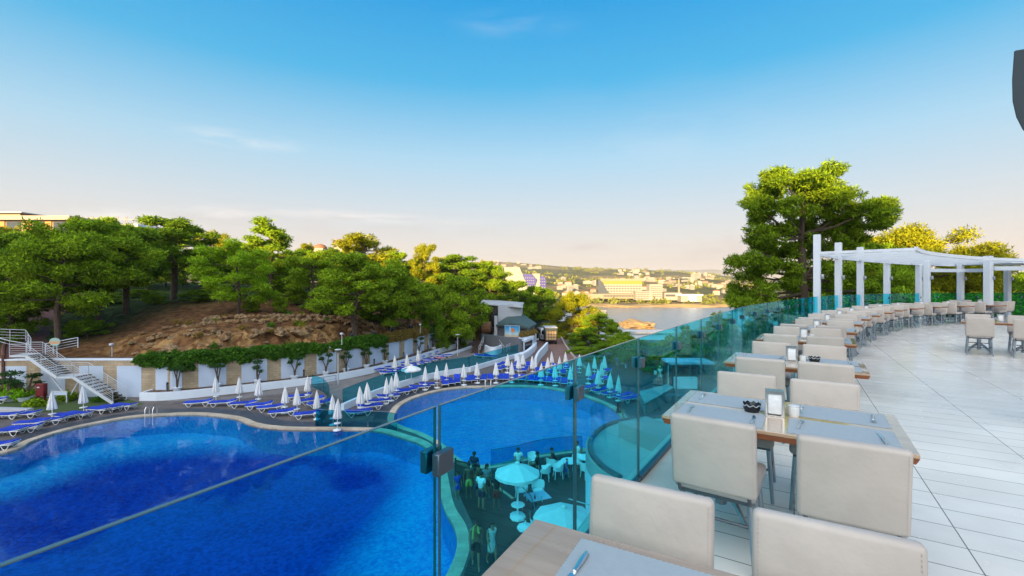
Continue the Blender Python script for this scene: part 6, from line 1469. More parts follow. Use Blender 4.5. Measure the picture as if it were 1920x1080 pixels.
def make_table(L_=1.33, Wd=.88):
    r = thing('dining_table', 't', 'table')
    tt_ = MB().box((0, 0, .742), (L_, Wd, .022)).build('table_top', MATS['wood_top'], r, bevel=.003, seg=1)
    MB().box((0, 0, .7125), (L_-.03, Wd-.03, .034), taper=(L_)/(L_-.03)).build('edge_band', MATS['wood_edge'], tt_)
    for x in (-.36, .36):
        co_ = MB().tube([(x, 0, .06), (x, 0, .69)], .038, 12).build('column', MATS['steel'], r, smooth_=True)
        MB().box((x, 0, .688), (.3, .3, .014)).build('top_plate', MATS['dark_steel'], r)
        mb = MB()
        for k in range(4):
            a = PI/4+k*PI/2; c, s_ = math.cos(a), math.sin(a); mb.tube([(x+c*.03, s_*.03, .20), (x+c*.12, s_*.12, .15), (x+c*.22, s_*.22, .06), (x+c*.27, s_*.27, .018)], [.024, .022, .018, .016], 7)
        mb.build('base', MATS['steel'], co_, smooth_=True)
    return Kind(r)
TB = make_table()
# ---------------------------------------------------------------- table ware
def mat_mesh():
    w, h = .54, .365; pts = []; nx, ny = 60, 42; amp = .0035
    for i in range(nx): pts.append((-w/2+w*i/nx, -h/2+(amp if i % 2 else 0)))
    for i in range(ny): pts.append((w/2-(amp if i % 2 else 0), -h/2+h*i/ny))
    for i in range(nx): pts.append((w/2-w*i/nx, h/2-(amp if i % 2 else 0)))
    for i in range(ny): pts.append((-w/2+(amp if i % 2 else 0), h/2-h*i/ny))
    return MB().prism(pts, 0, .0016).mesh('placemat', MATS['paper_mat'])
MATM = mat_mesh()
def outline_solid(pts, th):
    return MB().prism(pts, 0, th)
KNM = (lambda: outline_solid([(-.11, -.006), (-.02, -.0075), (0, -.006), (.01, -.011), (.06, -.013), (.095, -.008), (.11, .003), (.10, .007), (0, .007), (-.02, .0075), (-.11, .006)], .0035))
def make_knife():
    r = thing('knife', 'k', 'knife')
    MB().tube([(-.11, 0, .006), (-.06, 0, .0075), (0, 0, .006)], [.007, .009, .006], 8).build('handle', MATS['chrome'], r, smooth_=True)
    outline_solid([(0, -.005), (.012, -.012), (.06, -.014), (.095, -.009), (.115, .004), (.10, .008), (0, .006)], .004).build('blade', MATS['chrome'], r, bevel=.001, seg=1); return Kind(r)
def make_fork():
    r = thing('fork', 'f', 'fork')
    MB().tube([(-.11, 0, .005), (-.03, 0, .006), (.03, 0, .008)], [.007, .004, .004], 8).build('handle', MATS['chrome'], r, smooth_=True)
    mb = MB(); mb.prism([(.03, -.004), (.045, -.011), (.06, -.012), (.06, .012), (.045, .011), (.03, .004)], .004, .008)
    for y in (-.0105, -.0035, .0035, .0105): mb.box((.082, y, .0065), (.046, .003, .003))
    mb.build('head', MATS['chrome'], r); return Kind(r)
KN = make_knife(); FK = make_fork()
def make_napkins():
    r = thing('napkin_holder', 'n', 'napkin holder'); w, d, h = .11, .075, .165
    mb = MB()
    for y in (-d/2, d/2):
        for x in (-w/2+.005, w/2-.005): mb.box((x, y, h/2), (.010, .006, h))
        mb.box((0, y, h-.005), (w-.02, .006, .010)); mb.box((0, y, .005), (w-.02, .006, .010))
    mb.build('frame', MATS['chrome'], r); MB().box((0, 0, h+.004), (w, d+.006, .006)).build('top_plate', MATS['chrome'], r)
    MB().box((0, 0, .004), (w, d+.006, .006)).build('bottom_plate', MATS['chrome'], r); MB().box((0, 0, h*.52), (w-.024, d-.012, h*.88)).build('napkins', MATS['napkin'], r, bevel=.008); return Kind(r)
NAP = make_napkins()
def make_cup():
    r = thing('sugar_cup', 'c', 'cup'); MB().lathe([(.028, 0), (.032, .01), (.034, .07), (.030, .07), (.028, .03)], 16).build('cup', MATS['porcelain'], r, smooth_=True)
    MB().lathe([(.033, .0702), (.034, .074), (.005, .076)], 16).build('lid', MATS['porcelain'], r, smooth_=True); return Kind(r)
CUP = make_cup()
def make_ash():
    r = thing('ashtray', 'a', 'ashtray'); n = 48; mb = MB(); vs = []
    for rr, z0, am in ((.044, 0, 0), (.055, .03, .0), (.058, .058, .006), (.05, .058, .006), (.04, .02, 0)):
        for i in range(n): a = 2*PI*i/n; vs.append((rr*math.cos(a), rr*math.sin(a), z0+am*math.sin(9*a)))
    fs = [tuple(reversed(range(n))), tuple(range(4*n, 5*n))]
    for j in range(4):
        for i in range(n): fs.append((j*n+i, j*n+(i+1) % n, (j+1)*n+(i+1) % n, (j+1)*n+i))
    mb.add(vs, fs); mb.build('bowl', MATS['black_gloss'], r, smooth_=True)
    mb = MB(); vs = [(.0595*math.cos(2*PI*i/n), .0595*math.sin(2*PI*i/n), .050+.006*math.sin(9*2*PI*i/n)) for i in range(n)]
    for i in range(n): mb.bar(vs[i], vs[(i+1) % n], .0025, .004)
    mb.build('wave_line', MATS['white_paint'], r); return Kind(r)
ASH = make_ash()

centres = [(.46, 1.03), (1.82, 3.11), (3.25, 5.25), (4.80, 7.45), (6.15, 9.15), (7.55, 10.85), (8.95, 12.4), (10.3, 13.75), (11.75, 15.05), (13.25, 16.35), (14.9, 17.5), (16.65, 18.45), (18.45, 19.2), (20.4, 19.8)]
tname = ['first, cut off by the lower frame edge', 'second, laid with the black ashtray,', 'third', 'fourth', 'fifth', 'sixth', 'seventh', 'eighth', 'ninth', 'tenth', 'eleventh', 'twelfth', 'thirteenth', 'last']
short = ['first', 'second', 'third', 'fourth', 'fifth', 'sixth', 'seventh', 'eighth', 'ninth', 'tenth', 'eleventh', 'twelfth', 'thirteenth', 'fourteenth']
rng = random.Random(4)
for i, c in enumerate(centres):
    dist, sn, side = RAIL.near(c); t = RAIL.tan(sn); nr = Vector((t.y, -t.x)); ang = math.atan2(nr.y, nr.x)
    if i == 0: ang += .03
    c = Vector(c); u = Vector((math.cos(ang), math.sin(ang))); v = Vector((-u.y, u.x))
    loc = lambda a, b, z=0.0: Vector((*(c+u*a+v*b), z))
    TB((c.x, c.y, 0), ang, f'wooden dining table, {tname[i]} of the glass side row', 'dining tables along the glass railing')
    for far in (0, 1):
        for ai in (0, 1):
            if i == 0 and not far: continue
            a = (.285 if ai else -.285)+rng.uniform(-.015, .015); b = (.545 if far else -.51)+rng.uniform(-.02, .02)
            if i == 0: a = (.29 if ai else -.29); b = .405
            if i == 1 and not far: a += (.07 if ai else -.0); b -= .03 if ai else 0
            CH(loc(a, b), ang+(PI if far else 0)+rng.uniform(-.05, .05), f'beige leather chair at the {short[i]} table along the glass, {"aisle" if ai else "glass"} end, on its {"far" if far else "near"} side', 'beige chairs along the glass railing')
    # laid places
    if i < 8:
        z = .7535
        for far in (0, 1):
            for ai in (0, 1):
                if i == 0 and not (far or ai is None): pass
                o = link('placemat', MATM, None, loc((.37 if ai else -.195) if i == 0 else (.335 if ai else -.335), (.215 if far else -.215), z), ang)
                tag(o, f'grey blue paper placemat, {"aisle" if ai else "glass"} end {"far" if far else "near"} side of the {short[i]} table', 'placemat', 'paper placemats on the tables')
                if i < 4:
                    base = .33 if ai else -.33; yy = .235 if far else -.235
                    kx = base+(-.20 if far else .20); fx = base+(.20 if far else -.20)
                    if i == 0: kx = (-.415 if not ai else .10) if far else base+.18; yy = .20
                    KN(loc(kx, yy, z+.002), ang+(PI/2 if not far else -PI/2)+rng.uniform(-.1, .1)-(.06 if i == 0 else 0), f'steel knife on the {"aisle" if ai else "glass"} end {"far" if far else "near"} placemat of the {short[i]} table', 'knives on the placemats')
                    if not (i == 0): FK(loc(fx, yy+(.05 if not far else -.02), z+.002), ang+(PI/2 if not far else -PI/2)+rng.uniform(-.1, .1), f'steel fork on the {"aisle" if ai else "glass"} end {"far" if far else "near"} placemat of the {short[i]} table', 'forks on the placemats')
    if i > 0:
        NAP(loc(-.02, .0 if i != 1 else -.03, .7535), ang+.12, f'chrome napkin holder with white napkins on the {short[i]} table along the glass', 'napkin holders on the tables')
    if 0 < i < 6: CUP(loc(.09, .01, .7535), 0, f'white porcelain cup beside the napkin holder of the {short[i]} table', 'white cups on the tables')
    if i == 1: ASH(loc(-.16, -.01, .7535), 0, 'black ashtray with wavy white line on the second table')
    if i == 2: ASH(loc(.20, .08, .7535), 0, 'black ashtray behind the chairs on the third table')
# tables further in, with the two chairs in front of them
for j, (c, rz, lab) in enumerate((((11.55, 10.75), -.78, 'aisle table standing alone'), ((24.0, 19.6), 0.0, 'far table behind the freestanding pergola post'), ((26.5, 19.0), 0.0, 'far table by the service counter'), ((21.6, 21.0), .1, 'farthest table under the tie beam'))):
    c = Vector(c); u = Vector((math.cos(rz), math.sin(rz))); v = Vector((-u.y, u.x))
    TB((c.x, c.y, 0), rz, 'wooden dining table, '+lab)
    for far in (0, 1):
        for ai in (0, 1):
            p = c+u*(.37 if ai else -.37)+v*(.58 if far else -.64)
            CH((p.x, p.y, 0), rz+(PI if far else 0)+rng.uniform(-.05, .05), f'beige leather chair, {"far" if far else "near"} side {"outer" if ai else "inner"} seat of the {lab}')
    p = c+u*.0; NAP((p.x, p.y, .7535), rz, f'napkin holder on the {lab}')
sv = thing('service_counter', 'dark grey service counter with open shelf and steel front', 'counter', (20.4, 17.0, 0), -.12)
MB().box((2.2, 0, .93), (5.0, .9, .10)).build('top', MATS['canopy_grey'], sv, bevel=.01); MB().box((2.2, .05, .80), (4.9, .8, .12)).build('drawer_front', MATS['grey_light'], sv); MB().box((2.2, .3, .4), (4.9, .2, .72)).build('back_panel', MATS['dark_brown'], sv)
mb = MB(); [mb.box((x, 0, .36), (.1, .8, .72)) for x in (-.2, 2.2, 4.6)]; mb.build('side_panel', MATS['grey_render'], sv); MB().box((2.2, 0, .32), (4.6, .6, .04)).build('shelf', MATS['steel'], sv)
o0 = Vector((20.9, 17.0, 1.05)); tag(quads_obj('potted_plant', leaf_mesh('pp', [(0, 0, .06, .26, .2, .12)], None, 500, .10, 2, aspect=.6, up=.6), MATS['leaf_ivy'], None, o0), 'small green plant on the service counter', 'plant')
# building fragment at the right-hand frame edge: bracket canopy on its column
cn = thing('canopy_bracket', 'dark grey rounded canopy end jutting into view high above the terrace', 'canopy')
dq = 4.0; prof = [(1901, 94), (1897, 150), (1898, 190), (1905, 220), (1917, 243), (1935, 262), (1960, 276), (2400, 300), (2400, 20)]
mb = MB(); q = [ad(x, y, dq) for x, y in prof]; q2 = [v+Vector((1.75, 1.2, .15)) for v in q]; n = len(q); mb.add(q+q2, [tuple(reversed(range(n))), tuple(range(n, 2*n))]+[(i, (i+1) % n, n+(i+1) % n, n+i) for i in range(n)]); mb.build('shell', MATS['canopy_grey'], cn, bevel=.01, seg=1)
MB().box((6.6, 5.0, 1.6), (.5, .5, 3.2)).build('column', MATS['grey_render'], cn)
# unseen blocks added behind the viewer, stepped in height to shade terrace and pool
hh = thing('shade_blocks', 'unseen blocks added far behind the terrace to cast its shade', 'building')
def block(x0, x1, y0, y1, z1, name='wall'):
    MB().box(((x0+x1)/2, (y0+y1)/2, (z1+DECK)/2), (x1-x0, y1-y0, z1-DECK)).build(name, MATS['white_wall'], hh)
SHADE = [(-330, -175, 53), (-175, -126, 46.5), (-126, -97, 43.5), (-97, -91, 44), (-91, -78.5, 34.6), (-78.5, -62, 38.6), (-62, 110, 39.6)]
for x0, x1, z1 in SHADE: block(x0, x1, -168, -150, z1)
# ================================================================ people
M('skin_tan', (.30, .15, .085), .55, var=.06, vs=6); M('skin_dark', (.16, .08, .048), .55, var=.06, vs=6); M('skin_fair', (.46, .28, .20), .55, var=.06, vs=6)
for nm, c in (('cloth_white', (.72, .72, .72)), ('cloth_black', (.018, .018, .022)), ('cloth_navy', (.015, .022, .06)), ('cloth_red', (.30, .022, .02)), ('cloth_yellow', (.36, .34, .09)), ('cloth_blue', (.03, .07, .42)), ('cloth_grey', (.22, .22, .24)), ('cloth_pale', (.50, .52, .50)), ('cloth_pink', (.62, .16, .28)), ('cloth_brown', (.16, .08, .04))):
    M(nm, c, .85, var=.15, vs=9, bump=.2, bs=60)
M('hair_dark', (.012, .009, .007), .5, var=.3, vs=20)
def skin_mesh(name, pts, edges, radii, mat, sub=1, root=0):
    me = bpy.data.meshes.new(name); me.from_pydata([tuple(p) for p in pts], edges, []); o = bpy.data.objects.new('tmp', me); COL.objects.link(o)
    m = o.modifiers.new('s', 'SKIN'); m.use_smooth_shade = True
    if sub: s_ = o.modifiers.new('u', 'SUBSURF'); s_.levels = sub; s_.render_levels = sub
    sv_ = me.skin_vertices[0].data
    for i, r in enumerate(radii):
        sv_[i].radius = (r, r) if not isinstance(r, tuple) else r
        sv_[i].use_root = (i == root)
    bpy.context.view_layer.update(); dg = bpy.context.evaluated_depsgraph_get(); ev = o.evaluated_get(dg)
    out = bpy.data.meshes.new_from_object(ev); out.name = name; COL.objects.unlink(o); bpy.data.objects.remove(o); bpy.data.meshes.remove(me)
    out.materials.clear(); out.materials.append(mat); out.polygons.foreach_set('use_smooth', [True]*len(out.polygons)); return out
def joints(pose, h=1.0):
    """joint positions for a 1.75 m figure facing -y"""
    V = Vector; J = {}
    sit = pose.startswith('sit'); pz = .50 if sit else .93
    J['pelvis'] = V((0, 0, pz)); lean = {'walk': -.03, 'sit': .04, 'sit_lean': -.16, 'stand': 0, 'lie': 0}.get(pose, 0)
    J['waist'] = V((0, lean*.4, pz+.17)); J['chest'] = V((0, lean, pz+.36)); J['neck'] = V((0, lean*1.15, pz+.54)); J['head'] = V((0, lean*1.3-.02, pz+.66)); J['crown'] = V((0, lean*1.3-.01, pz+.775)); J['nose'] = V((0, lean*1.3-.125, pz+.65))
    for sgn, s_ in ((-1, 'L'), (1, 'R')):
        J['sh'+s_] = V((sgn*.18, lean*1.1, pz+.48))
        if pose == 'walk': sw = sgn*.16; J['el'+s_] = V((sgn*.235, lean+sw*.6+.02, pz+.20)); J['wr'+s_] = V((sgn*.235, lean+sw*1.3-.08, pz-.02))
        elif sit: J['el'+s_] = V((sgn*.24, lean-.08, pz+.22)); J['wr'+s_] = V((sgn*.15, lean-.30, pz+.17))
        elif pose == 'hold': J['el'+s_] = V((sgn*.24, .02, pz+.22)); J['wr'+s_] = V((sgn*.12, -.24, pz+.28))
        else: J['el'+s_] = V((sgn*.24, .03, pz+.20)); J['wr'+s_] = V((sgn*.25, -.04, pz-.04))
        J['hip'+s_] = V((sgn*.09, 0, pz-.04))
        if sit: J['kn'+s_] = V((sgn*.13, -.44, pz+.02)); J['an'+s_] = V((sgn*.13, -.46, .09)); J['to'+s_] = V((sgn*.14, -.62, .035))
        elif pose == 'walk': st = -sgn*.20; J['kn'+s_] = V((sgn*.095, st*.55-.05, .50)); J['an'+s_] = V((sgn*.095, st*1.1+(.04), .10 if st < 0 else .13)); J['to'+s_] = V((sgn*.10, st*1.1-.12, .035 if st < 0 else .04))
        else: J['kn'+s_] = V((sgn*.105, -.02, .49)); J['an'+s_] = V((sgn*.115, .02, .09)); J['to'+s_] = V((sgn*.13, -.13, .035))
    return J
BODY_R = dict(pelvis=(.125, .10), waist=(.115, .085), chest=(.145, .10), neck=.052, head=(.078, .09), crown=.055, nose=.016, sh=.058, el=.040, wr=.027, hip=.088, kn=.056, an=.038, to=.032)
def person(label, loc, rz, pose='stand', h=1.75, skin='skin_tan', top=None, bottom=None, hair='short', dress=None, sleeve=True, extra=None, female=False):
    J = joints(pose); sc = h/1.75
    names = ['pelvis', 'waist', 'chest', 'neck', 'head', 'crown', 'nose']; ed = [(0, 1), (1, 2), (2, 3), (3, 4), (4, 5), (4, 6)]
    pts = [J[n_] for n_ in names]; rad = [BODY_R[n_] for n_ in names]
    for s_, sg_ in (('L', -1), ('R', 1)):
        b = len(pts); pts += [J['sh'+s_], J['el'+s_], J['wr'+s_]]; rad += [.055, .040, .026]; ed += [(2, b), (b, b+1), (b+1, b+2)]
        d = (J['wr'+s_]-J['el'+s_]).normalized(); side = d.cross(Vector((0, 1, 0))).normalized() if abs(d.y) < .9 else Vector((1, 0, 0)); fw = side.cross(d).normalized()
        palm = J['wr'+s_]+d*.075; p = len(pts); pts.append(palm); rad.append((.034, .02)); ed.append((b+2, p))
        for k, (off, ln) in enumerate(((-.030, .068), (-.010, .080), (.010, .076), (.030, .060))):
            q = len(pts); a1 = palm+d*.022+fw*off; a2 = a1+d*ln*.5; a3 = a2+d*ln*.4+side*.016*sg_; pts += [a1, a2, a3]; rad += [.010, .009, .007]; ed += [(p, q), (q, q+1), (q+1, q+2)]
        q = len(pts); a1 = J['wr'+s_]+d*.04-fw*.035; a2 = a1+d*.035-fw*.02; pts += [a1, a2]; rad += [.012, .009]; ed += [(p, q), (q, q+1)]
        b = len(pts); pts += [J['hip'+s_], J['kn'+s_], J['an'+s_], J['to'+s_]]; rad += [.086, .054, .036, .030]; ed += [(0, b), (b, b+1), (b+1, b+2), (b+2, b+3)]
    root = thing('person', label, 'person', loc, rz); root.scale = (sc, sc, sc)
    link('body', skin_mesh('body', pts, ed, rad, MATS[skin]), root)
    hd = J['head']
    mb = MB(); [mb.ball((hd.x+x, hd.y-.088, hd.z+.02), (.011, .008, .009), n=1) for x in (-.032, .032)]; mb.build('eyes', MATS['iris_dark'], root)
    mb = MB(); mb.box((hd.x, hd.y-.086, hd.z-.052), (.045, .012, .010)); mb.build('mouth', MATS['cloth_brown'], root)
    mb = MB(); [mb.ball((hd.x+x, hd.y+.01, hd.z+.005), (.016, .028, .038), n=1) for x in (-.085, .085)]; mb.build('ears', MATS[skin], root)
    mb = MB(); mb.ball((hd.x, hd.y+.022, hd.z+.055), (.097, .100, .090), seed=int(abs(loc[0])*9), rough=.12, n=3)
    if hair == 'long': mb.tube([(hd.x, hd.y+.06, hd.z+.05), (hd.x, hd.y+.12, hd.z-.10), (hd.x, hd.y+.13, hd.z-.30), (hd.x+.02, hd.y+.11, hd.z-.46)], [.085, .095, .085, .04], 10)
    if hair == 'bun': mb.ball((hd.x, hd.y+.10, hd.z+.10), .05, n=2)
    if hair == 'cap': mb = MB(); mb.ball((hd.x, hd.y+.005, hd.z+.075), (.10, .105, .07), n=3); mb.box((hd.x, hd.y-.12, hd.z+.06), (.13, .10, .015))
    mb.build('hair' if hair != 'cap' else 'cap', MATS['hair_dark' if hair != 'cap' else 'cloth_white'], root, smooth_=True)
    V = Vector
    if top:
        P = [J['pelvis']+V((0, 0, .02)), J['waist'], J['chest'], J['neck']-V((0, 0, .045))]; R = [(.150, .125), (.138, .112), (.165, .125), .075]; E = [(0, 1), (1, 2), (2, 3)]
        for s_ in 'LR':
            b = len(P); P.append(J['sh'+s_]); R.append(.076); E.append((2, b))
            if sleeve: P.append(J['sh'+s_].lerp(J['el'+s_], .62)); R.append(.064); E.append((b, b+1))
        link('shirt', skin_mesh('shirt', P, E, R, MATS[top]), root)
    if bottom:
        P = [J['waist']-V((0, 0, .06)), J['pelvis']-V((0, 0, .02))]; R = [(.132, .11), (.150, .125)]; E = [(0, 1)]
        for s_ in 'LR':
            b = len(P); P += [J['hip'+s_], J['hip'+s_].lerp(J['kn'+s_], .85)]; R += [.108, .088]; E += [(1, b), (b, b+1)]
        link('shorts', skin_mesh('shorts', P, E, R, MATS[bottom], root=1), root)
    if dress:
        sit = pose.startswith('sit')
        P = [J['neck']-V((0, 0, .06)), J['chest'], J['waist'], J['pelvis'], J['pelvis']+(V((0, -.2, .0)) if sit else V((0, 0, -.22))), J['pelvis']+(V((0, -.38, -.02)) if sit else V((.01, .0, -.46)))]; R = [.07, (.162, .122), (.14, .118), (.165, .14), (.19, .16), (.23, .19)]; E = [(0, 1), (1, 2), (2, 3), (3, 4), (4, 5)]
        for s_ in 'LR': b = len(P); P.append(J['sh'+s_]); R.append(.070); E.append((1, b))
        link('dress', skin_mesh('dress', P, E, R, MATS[dress], root=2), root)
    if extra == 'towel':
        mb = MB(); n_ = J['neck']; mb.tube([n_+V((-.11, -.13, -.34)), n_+V((-.10, -.14, -.15)), n_+V((-.07, -.06, .02)), n_+V((0, .08, .03)), n_+V((.07, -.06, .02)), n_+V((.10, -.14, -.18))], [.045, .045, .04, .04, .04, .045], 8); mb.build('towel', MATS['cloth_yellow'], root, smooth_=True)
    if extra == 'bag':
        mb = MB(); mb.ball(tuple(J['waist']+V((.20, .05, -.08))), (.09, .15, .13), n=3); mb.tube([J['chest']+V((-.16, 0, .12)), J['chest']+V((0, -.15, 0)), J['waist']+V((.17, -.03, 0))], .015, 6); mb.build('bag', MATS['cloth_navy'], root, smooth_=True)
    return root
g = lambda px, py: at(px, py, DECK+.02)
person('bare chested person with a yellow towel round the neck walking along the pool edge', g(892, 1064), .15, 'walk', 1.78, 'skin_tan', bottom='cloth_black', extra='towel')
person('person with long dark hair in a thin pale dress walking on the cafe deck', g(922, 1060), .5, 'walk', 1.68, 'skin_tan', hair='long', dress='cloth_pale')
person('person in a white shirt and dark shorts carrying a bag, seen from behind', g(902, 957), 2.6, 'stand', 1.80, 'skin_tan', top='cloth_white', bottom='cloth_navy', extra='bag')
person('person in a black shirt and red shorts beside the open parasol', g(931, 959), 2.9, 'stand', 1.80, 'skin_dark', top='cloth_black', bottom='cloth_red')
person('person with loose hair and grey top standing behind the white shirt', g(913, 934), .3, 'hold', 1.68, 'skin_tan', top='cloth_grey', bottom='cloth_black', hair='long')
person('bare chested person in yellow patterned shorts by the dark fence', g(879, 934), .2, 'stand', 1.74, 'skin_dark', bottom='cloth_yellow')
person('child in blue bathing clothes next to the pool coping', g(858, 936), .6, 'stand', 1.35, 'skin_tan', top='cloth_blue', bottom='cloth_blue')
person('person in dark blue clothes looking down by the railing posts', g(889, 912), -.4, 'hold', 1.80, 'skin_dark', top='cloth_navy', bottom='cloth_navy')
person('small person in a brown wrap standing behind the white shirt group', g(897, 930), 1.0, 'stand', 1.55, 'skin_tan', top='cloth_brown', bottom='cloth_brown', hair='bun')
person('heavy person in black sitting on a white chair by the glass screen', g(1006, 893), -1.9, 'sit', 1.80, 'skin_tan', top='cloth_black', bottom='cloth_black')
person('person in a black shirt sitting at the round cafe table', g(1042, 884), -1.6, 'sit_lean', 1.78, 'skin_tan', top='cloth_black', bottom='cloth_grey')
person('small child in a blue dress running between the cafe chairs', g(1062, 895), .9, 'walk', 1.02, 'skin_fair', dress='cloth_blue')
person('person in a white vest sitting behind the round cafe table', g(1082, 870), -.3, 'sit', 1.76, 'skin_tan', top='cloth_white', bottom='cloth_navy', sleeve=False)
person('person sitting behind the open parasol with only the head showing', g(972, 884), .2, 'sit', 1.76, 'skin_tan', top='cloth_white', bottom='cloth_black')
person('person in dark clothes sitting just above the white chair back', g(1119, 908), -.6, 'sit', 1.74, 'skin_tan', top='cloth_navy', bottom='cloth_navy')
person('person in white cap and white clothes walking towards the bar', g(1238, 719), PI, 'walk', 1.80, 'skin_tan', top='cloth_white', bottom='cloth_white', hair='cap')
person('person in a white vest and dark shorts walking towards the bar', g(1229, 719), PI, 'walk', 1.60, 'skin_tan', top='cloth_white', bottom='cloth_navy', sleeve=False)
person('bather sitting on a lounger edge at the round pool', g(821, 725), .6, 'sit_lean', 1.75, 'skin_tan', bottom='cloth_brown')
person('person in pale blue standing at the lawn edge in the seated group', g(1157, 694), .3, 'stand', 1.7, 'skin_tan', top='cloth_blue', bottom='cloth_grey')
person('person in white standing at the lawn edge in the seated group', g(1166, 692), -.3, 'stand', 1.72, 'skin_tan', top='cloth_white', bottom='cloth_pale')
person('person in dark blue at the end of the group by the white bench', g(1178, 692), -.6, 'stand', 1.5, 'skin_tan', top='cloth_navy', bottom='cloth_blue')
person('dark haired person leaning on the pool wall at the far bend', g(1157, 783), 1.2, 'sit_lean', 1.7, 'skin_tan', top='cloth_red', bottom='cloth_black', hair='long')
lyp = person('person in pink lying on a lounger of the upper walkway', at(836, 680, DECK)+Vector((0, 0, .62)), 1.9, 'stand', 1.65, 'skin_fair', top='cloth_pink', bottom='cloth_pink', hair='long'); lyp.rotation_euler = (-PI/2+.1, 0, 1.9)

# ================================================================ cafe furniture
def make_armchair():
    r = thing('armchair', 'a', 'chair')
    MB().lathe([(.24, .40), (.26, .42), (.25, .45)], 14).build('seat', MATS['white_plastic'], r, smooth_=True)
    mb = MB(); arc = [(-.27, -.20), (-.29, .02), (-.22, .22), (0, .29), (.22, .22), (.29, .02), (.27, -.20)]; P = catmull([Vector((x, y)) for x, y in arc], 4); n = len(P)
    mb.add([(p.x*.92, p.y*.92, .44) for p in P]+[(p.x, p.y, .66+.18*smooth(-.05, .24, p.y)) for p in P]+[(p.x*1.06, p.y*1.06, .66+.18*smooth(-.05, .24, p.y)) for p in P]+[(p.x*.98, p.y*.98, .44) for p in P], [(i, i+1, n+i+1, n+i) for i in range(n-1)]+[(n+i, n+i+1, 2*n+i+1, 2*n+i) for i in range(n-1)]+[(2*n+i, 2*n+i+1, 3*n+i+1, 3*n+i) for i in range(n-1)])
    mb.build('backrest', MATS['white_plastic'], r, smooth_=True)
    for x in (-1, 1):
        for y in (-1, 1): MB().tube([(x*.18, y*.17, .42), (x*.23, y*.22, 0)], [.026, .018], 6).build('leg', MATS['white_plastic'], r, smooth_=True)
    return Kind(r)
AC = make_armchair()
for px, py, rz, lab in ((1022, 894, -1.7, 'beside the heavy person in black'), (1046, 890, -1.4, 'of the person in the black shirt'), (1035, 880, 2.6, 'empty at the far side by the glass screen'), (1099, 890, 2.0, 'at the round table near the panel joint'), (1110, 876, 2.5, 'behind the round table'), (977, 930, .3, 'in front of the parasol at the square table'), (1009, 930, -.2, 'with round back at the square table'), (1026, 988, 2.6, 'in front of the square table'), (1010, 998, 3.6, 'closest to the curved glass slide'), (1082, 876, -.3, 'of the person in the white vest'), (1000, 872, .6, 'empty between parasol and glass screen')):
    AC(g(px, py+6), rz, f'white plastic armchair {lab}', 'white armchairs on the cafe deck')
def cafe_table(loc, label, round_=True, rz=0.0):
    r = thing('cafe_table', label, 'table', loc, rz)
    (MB().lathe([(.46, .70), (.48, .71), (.48, .73), (.46, .74)], 24) if round_ else MB().box((0, 0, .72), (1.0, .8, .03))).build('table_top', MATS['white_plastic' if round_ else 'panel_wall'], r)
    MB().tube([(0, 0, .05), (0, 0, .705)], .05, 8).build('column', MATS['dark_steel'], r); MB().lathe([(.28, 0), (.28, .03), (.06, .06)], 16).build('base', MATS['dark_steel'], r); return r
cafe_table(g(1068, 889), 'round white cafe table between the person in black and the person in the vest'); cafe_table(g(1100, 882), 'round white cafe table behind the dark panel joint'); cafe_table(g(1008, 960), 'square pale cafe table with bottles in front of the open parasol', False, .4)
for px, py, hh_, c, lab in ((1003, 955, .22, 'black_gloss', 'dark bottle on the square cafe table'), (1011, 952, .12, 'porcelain', 'white cup on the square cafe table'), (1015, 956, .16, 'clear_glass', 'clear glass on the square cafe table')):
    p = at(px, py-19, DECK+.74); o = MB().lathe([(.035, 0), (.038, hh_*.6), (.016, hh_*.75), (.015, hh_)] if 'bottle' in lab else [(.03, 0), (.036, hh_)], 10).build('bottle' if 'bottle' in lab else 'cup', MATS[c], None, p, smooth_=True); tag(o, lab, 'bottle' if 'bottle' in lab else 'cup')
for px, py, tray, lab in ((971, 972, True, 'white umbrella stand with a round tray near the parasol'), (985, 992, False, 'white octagonal umbrella foot on the plank deck')):
    r = thing('umbrella_stand', lab, 'stand', g(px, py)); MB().lathe([(.34, 0), (.36, .03), (.34, .12), (.1, .16)], 8).build('base', MATS['white_plastic'], r); MB().tube([(0, 0, .1), (0, 0, .9 if tray else .35)], .03, 8).build('pole', MATS['white_plastic'], r)
    if tray: MB().lathe([(.30, .58), (.31, .60), (.29, .62)], 18).build('tray', MATS['white_plastic'], r)
fe = thing('fence', 'short dark fence of upright bars between pool and cafe deck', 'fence')
a, b = g(854, 897), g(879, 903); mb = MB()
for k in range(15): p = a.lerp(b, k/14); mb.box((p.x, p.y, DECK+.5), (.035, .035, .9))
mb.build('bars', MATS['dark_brown'], fe); mb = MB(); [mb.bar(a+Vector((0, 0, z)), b+Vector((0, 0, z)), .06) for z in (.12, .95)]; mb.build('rails', MATS['dark_brown'], fe); mb = MB(); [mb.box((*p.to_2d(), DECK+.55), (.09, .09, 1.1)) for p in (a, b)]; mb.build('posts', MATS['dark_brown'], fe)
low_wall('pale stone step edge crossing the cafe deck behind the umbrella stand', [(915, 903), (940, 920), (962, 936)], .06, .12, 'coping_stone')
sl = screen('glass_screen', 'curved clear glass divider with steel edge beside the umbrella stands', [(980, 960), (994, 975), (1002, 1000), (1006, 1030)], DECK, 1.1, 'clear_glass')
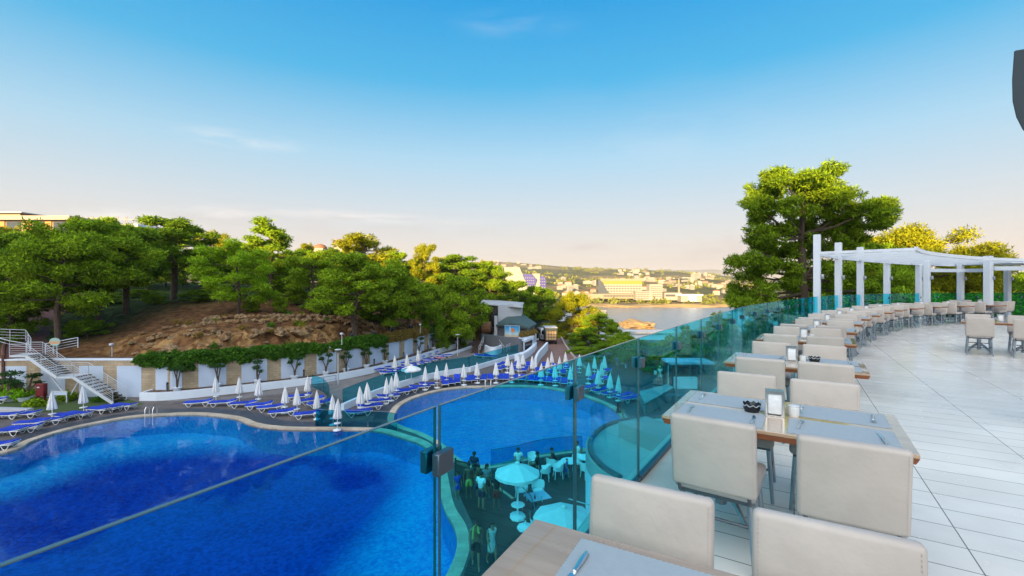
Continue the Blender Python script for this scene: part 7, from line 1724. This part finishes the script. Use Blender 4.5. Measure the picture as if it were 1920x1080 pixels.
# bar, stone block, bench beyond the pool
bk = thing('stone_block', 'long pale platform block beside the paved square', 'platform'); MB().prism([at(x, y, DECK+1.0).to_2d() for x, y in ((1200, 734), (1252, 722), (1262, 726), (1210, 755))], DECK, DECK+1.0).build('block', MATS['asphalt_pale'], bk); MB().prism([at(x, y, DECK+1.04).to_2d() for x, y in ((1198, 734), (1252, 720.5), (1264, 726), (1209, 757))], DECK+1.0, DECK+1.05).build('top', MATS['pale_floor'], bk)
br = thing('bar_kiosk', 'small outdoor bar with flat pale roof and white counter', 'kiosk', at(1285, 728, DECK)); MB().box((.6, 1.0, 2.5), (4.4, 2.6, .22)).build('roof', MATS['panel_wall'], br); MB().box((0, 0, .55), (2.2, .5, 1.1)).build('counter', MATS['white_wall'], br); MB().box((.6, 2.0, 1.2), (4.2, .15, 2.4)).build('back_wall', MATS['dark_brown'], br)
mb = MB(); [mb.box((x, y, 1.2), (.12, .12, 2.4)) for x in (-1.4, 2.6) for y in (-.1, 1.9)]; mb.build('post', MATS['dark_steel'], br)
bn_ = thing('bench', 'white bench at the lawn edge beside the seated group', 'bench', at(1184, 690, DECK)); MB().box((0, 0, .45), (1.6, .45, .08)).build('seat', MATS['white_wall'], bn_); mb = MB(); [mb.box((x, 0, .2), (.1, .4, .42)) for x in (-.7, .7)]; mb.build('leg', MATS['white_wall'], bn_)
bd = thing('board', 'white notice board standing in front of the dark shrubs', 'board', at(1209, 690, DECK)); MB().box((0, 0, 1.5), (1.7, .08, 1.3)).build('panel', MATS['white_wall'], bd); mb = MB(); [mb.box((x, .02, .45), (.08, .08, .9)) for x in (-.7, .7)]; mb.build('posts', MATS['steel'], bd)
dt = thing('side_table', 'long dark table with stools in front of the paved square', 'table', at(1262, 758, DECK)); MB().box((0, 0, .8), (3.6, .7, .06)).build('table_top', MATS['grey_render'], dt); mb = MB(); [mb.box((x, 0, .39), (.1, .5, .76)) for x in (-1.5, 0, 1.5)]; mb.build('legs', MATS['dark_steel'], dt)

# ================================================================ the evening air over the bay
hz_ = bpy.data.materials.new('haze_air'); hz_.use_nodes = True; nt = hz_.node_tree; nt.nodes.clear()
o_ = nt.nodes.new('ShaderNodeOutputMaterial'); v_ = nt.nodes.new('ShaderNodeVolumePrincipled'); v_.inputs['Density'].default_value = HAZE; v_.inputs['Color'].default_value = (.92, .93, .96, 1); v_.inputs['Anisotropy'].default_value = .2
nt.links.new(v_.outputs[0], o_.inputs['Volume'])
if HAZE > 0:
    mb = MB(); mb.box((0, 4000, 45), (20000, 12000, 200)); hzo = mb.build('haze', hz_); hzo['kind'] = 'stuff'
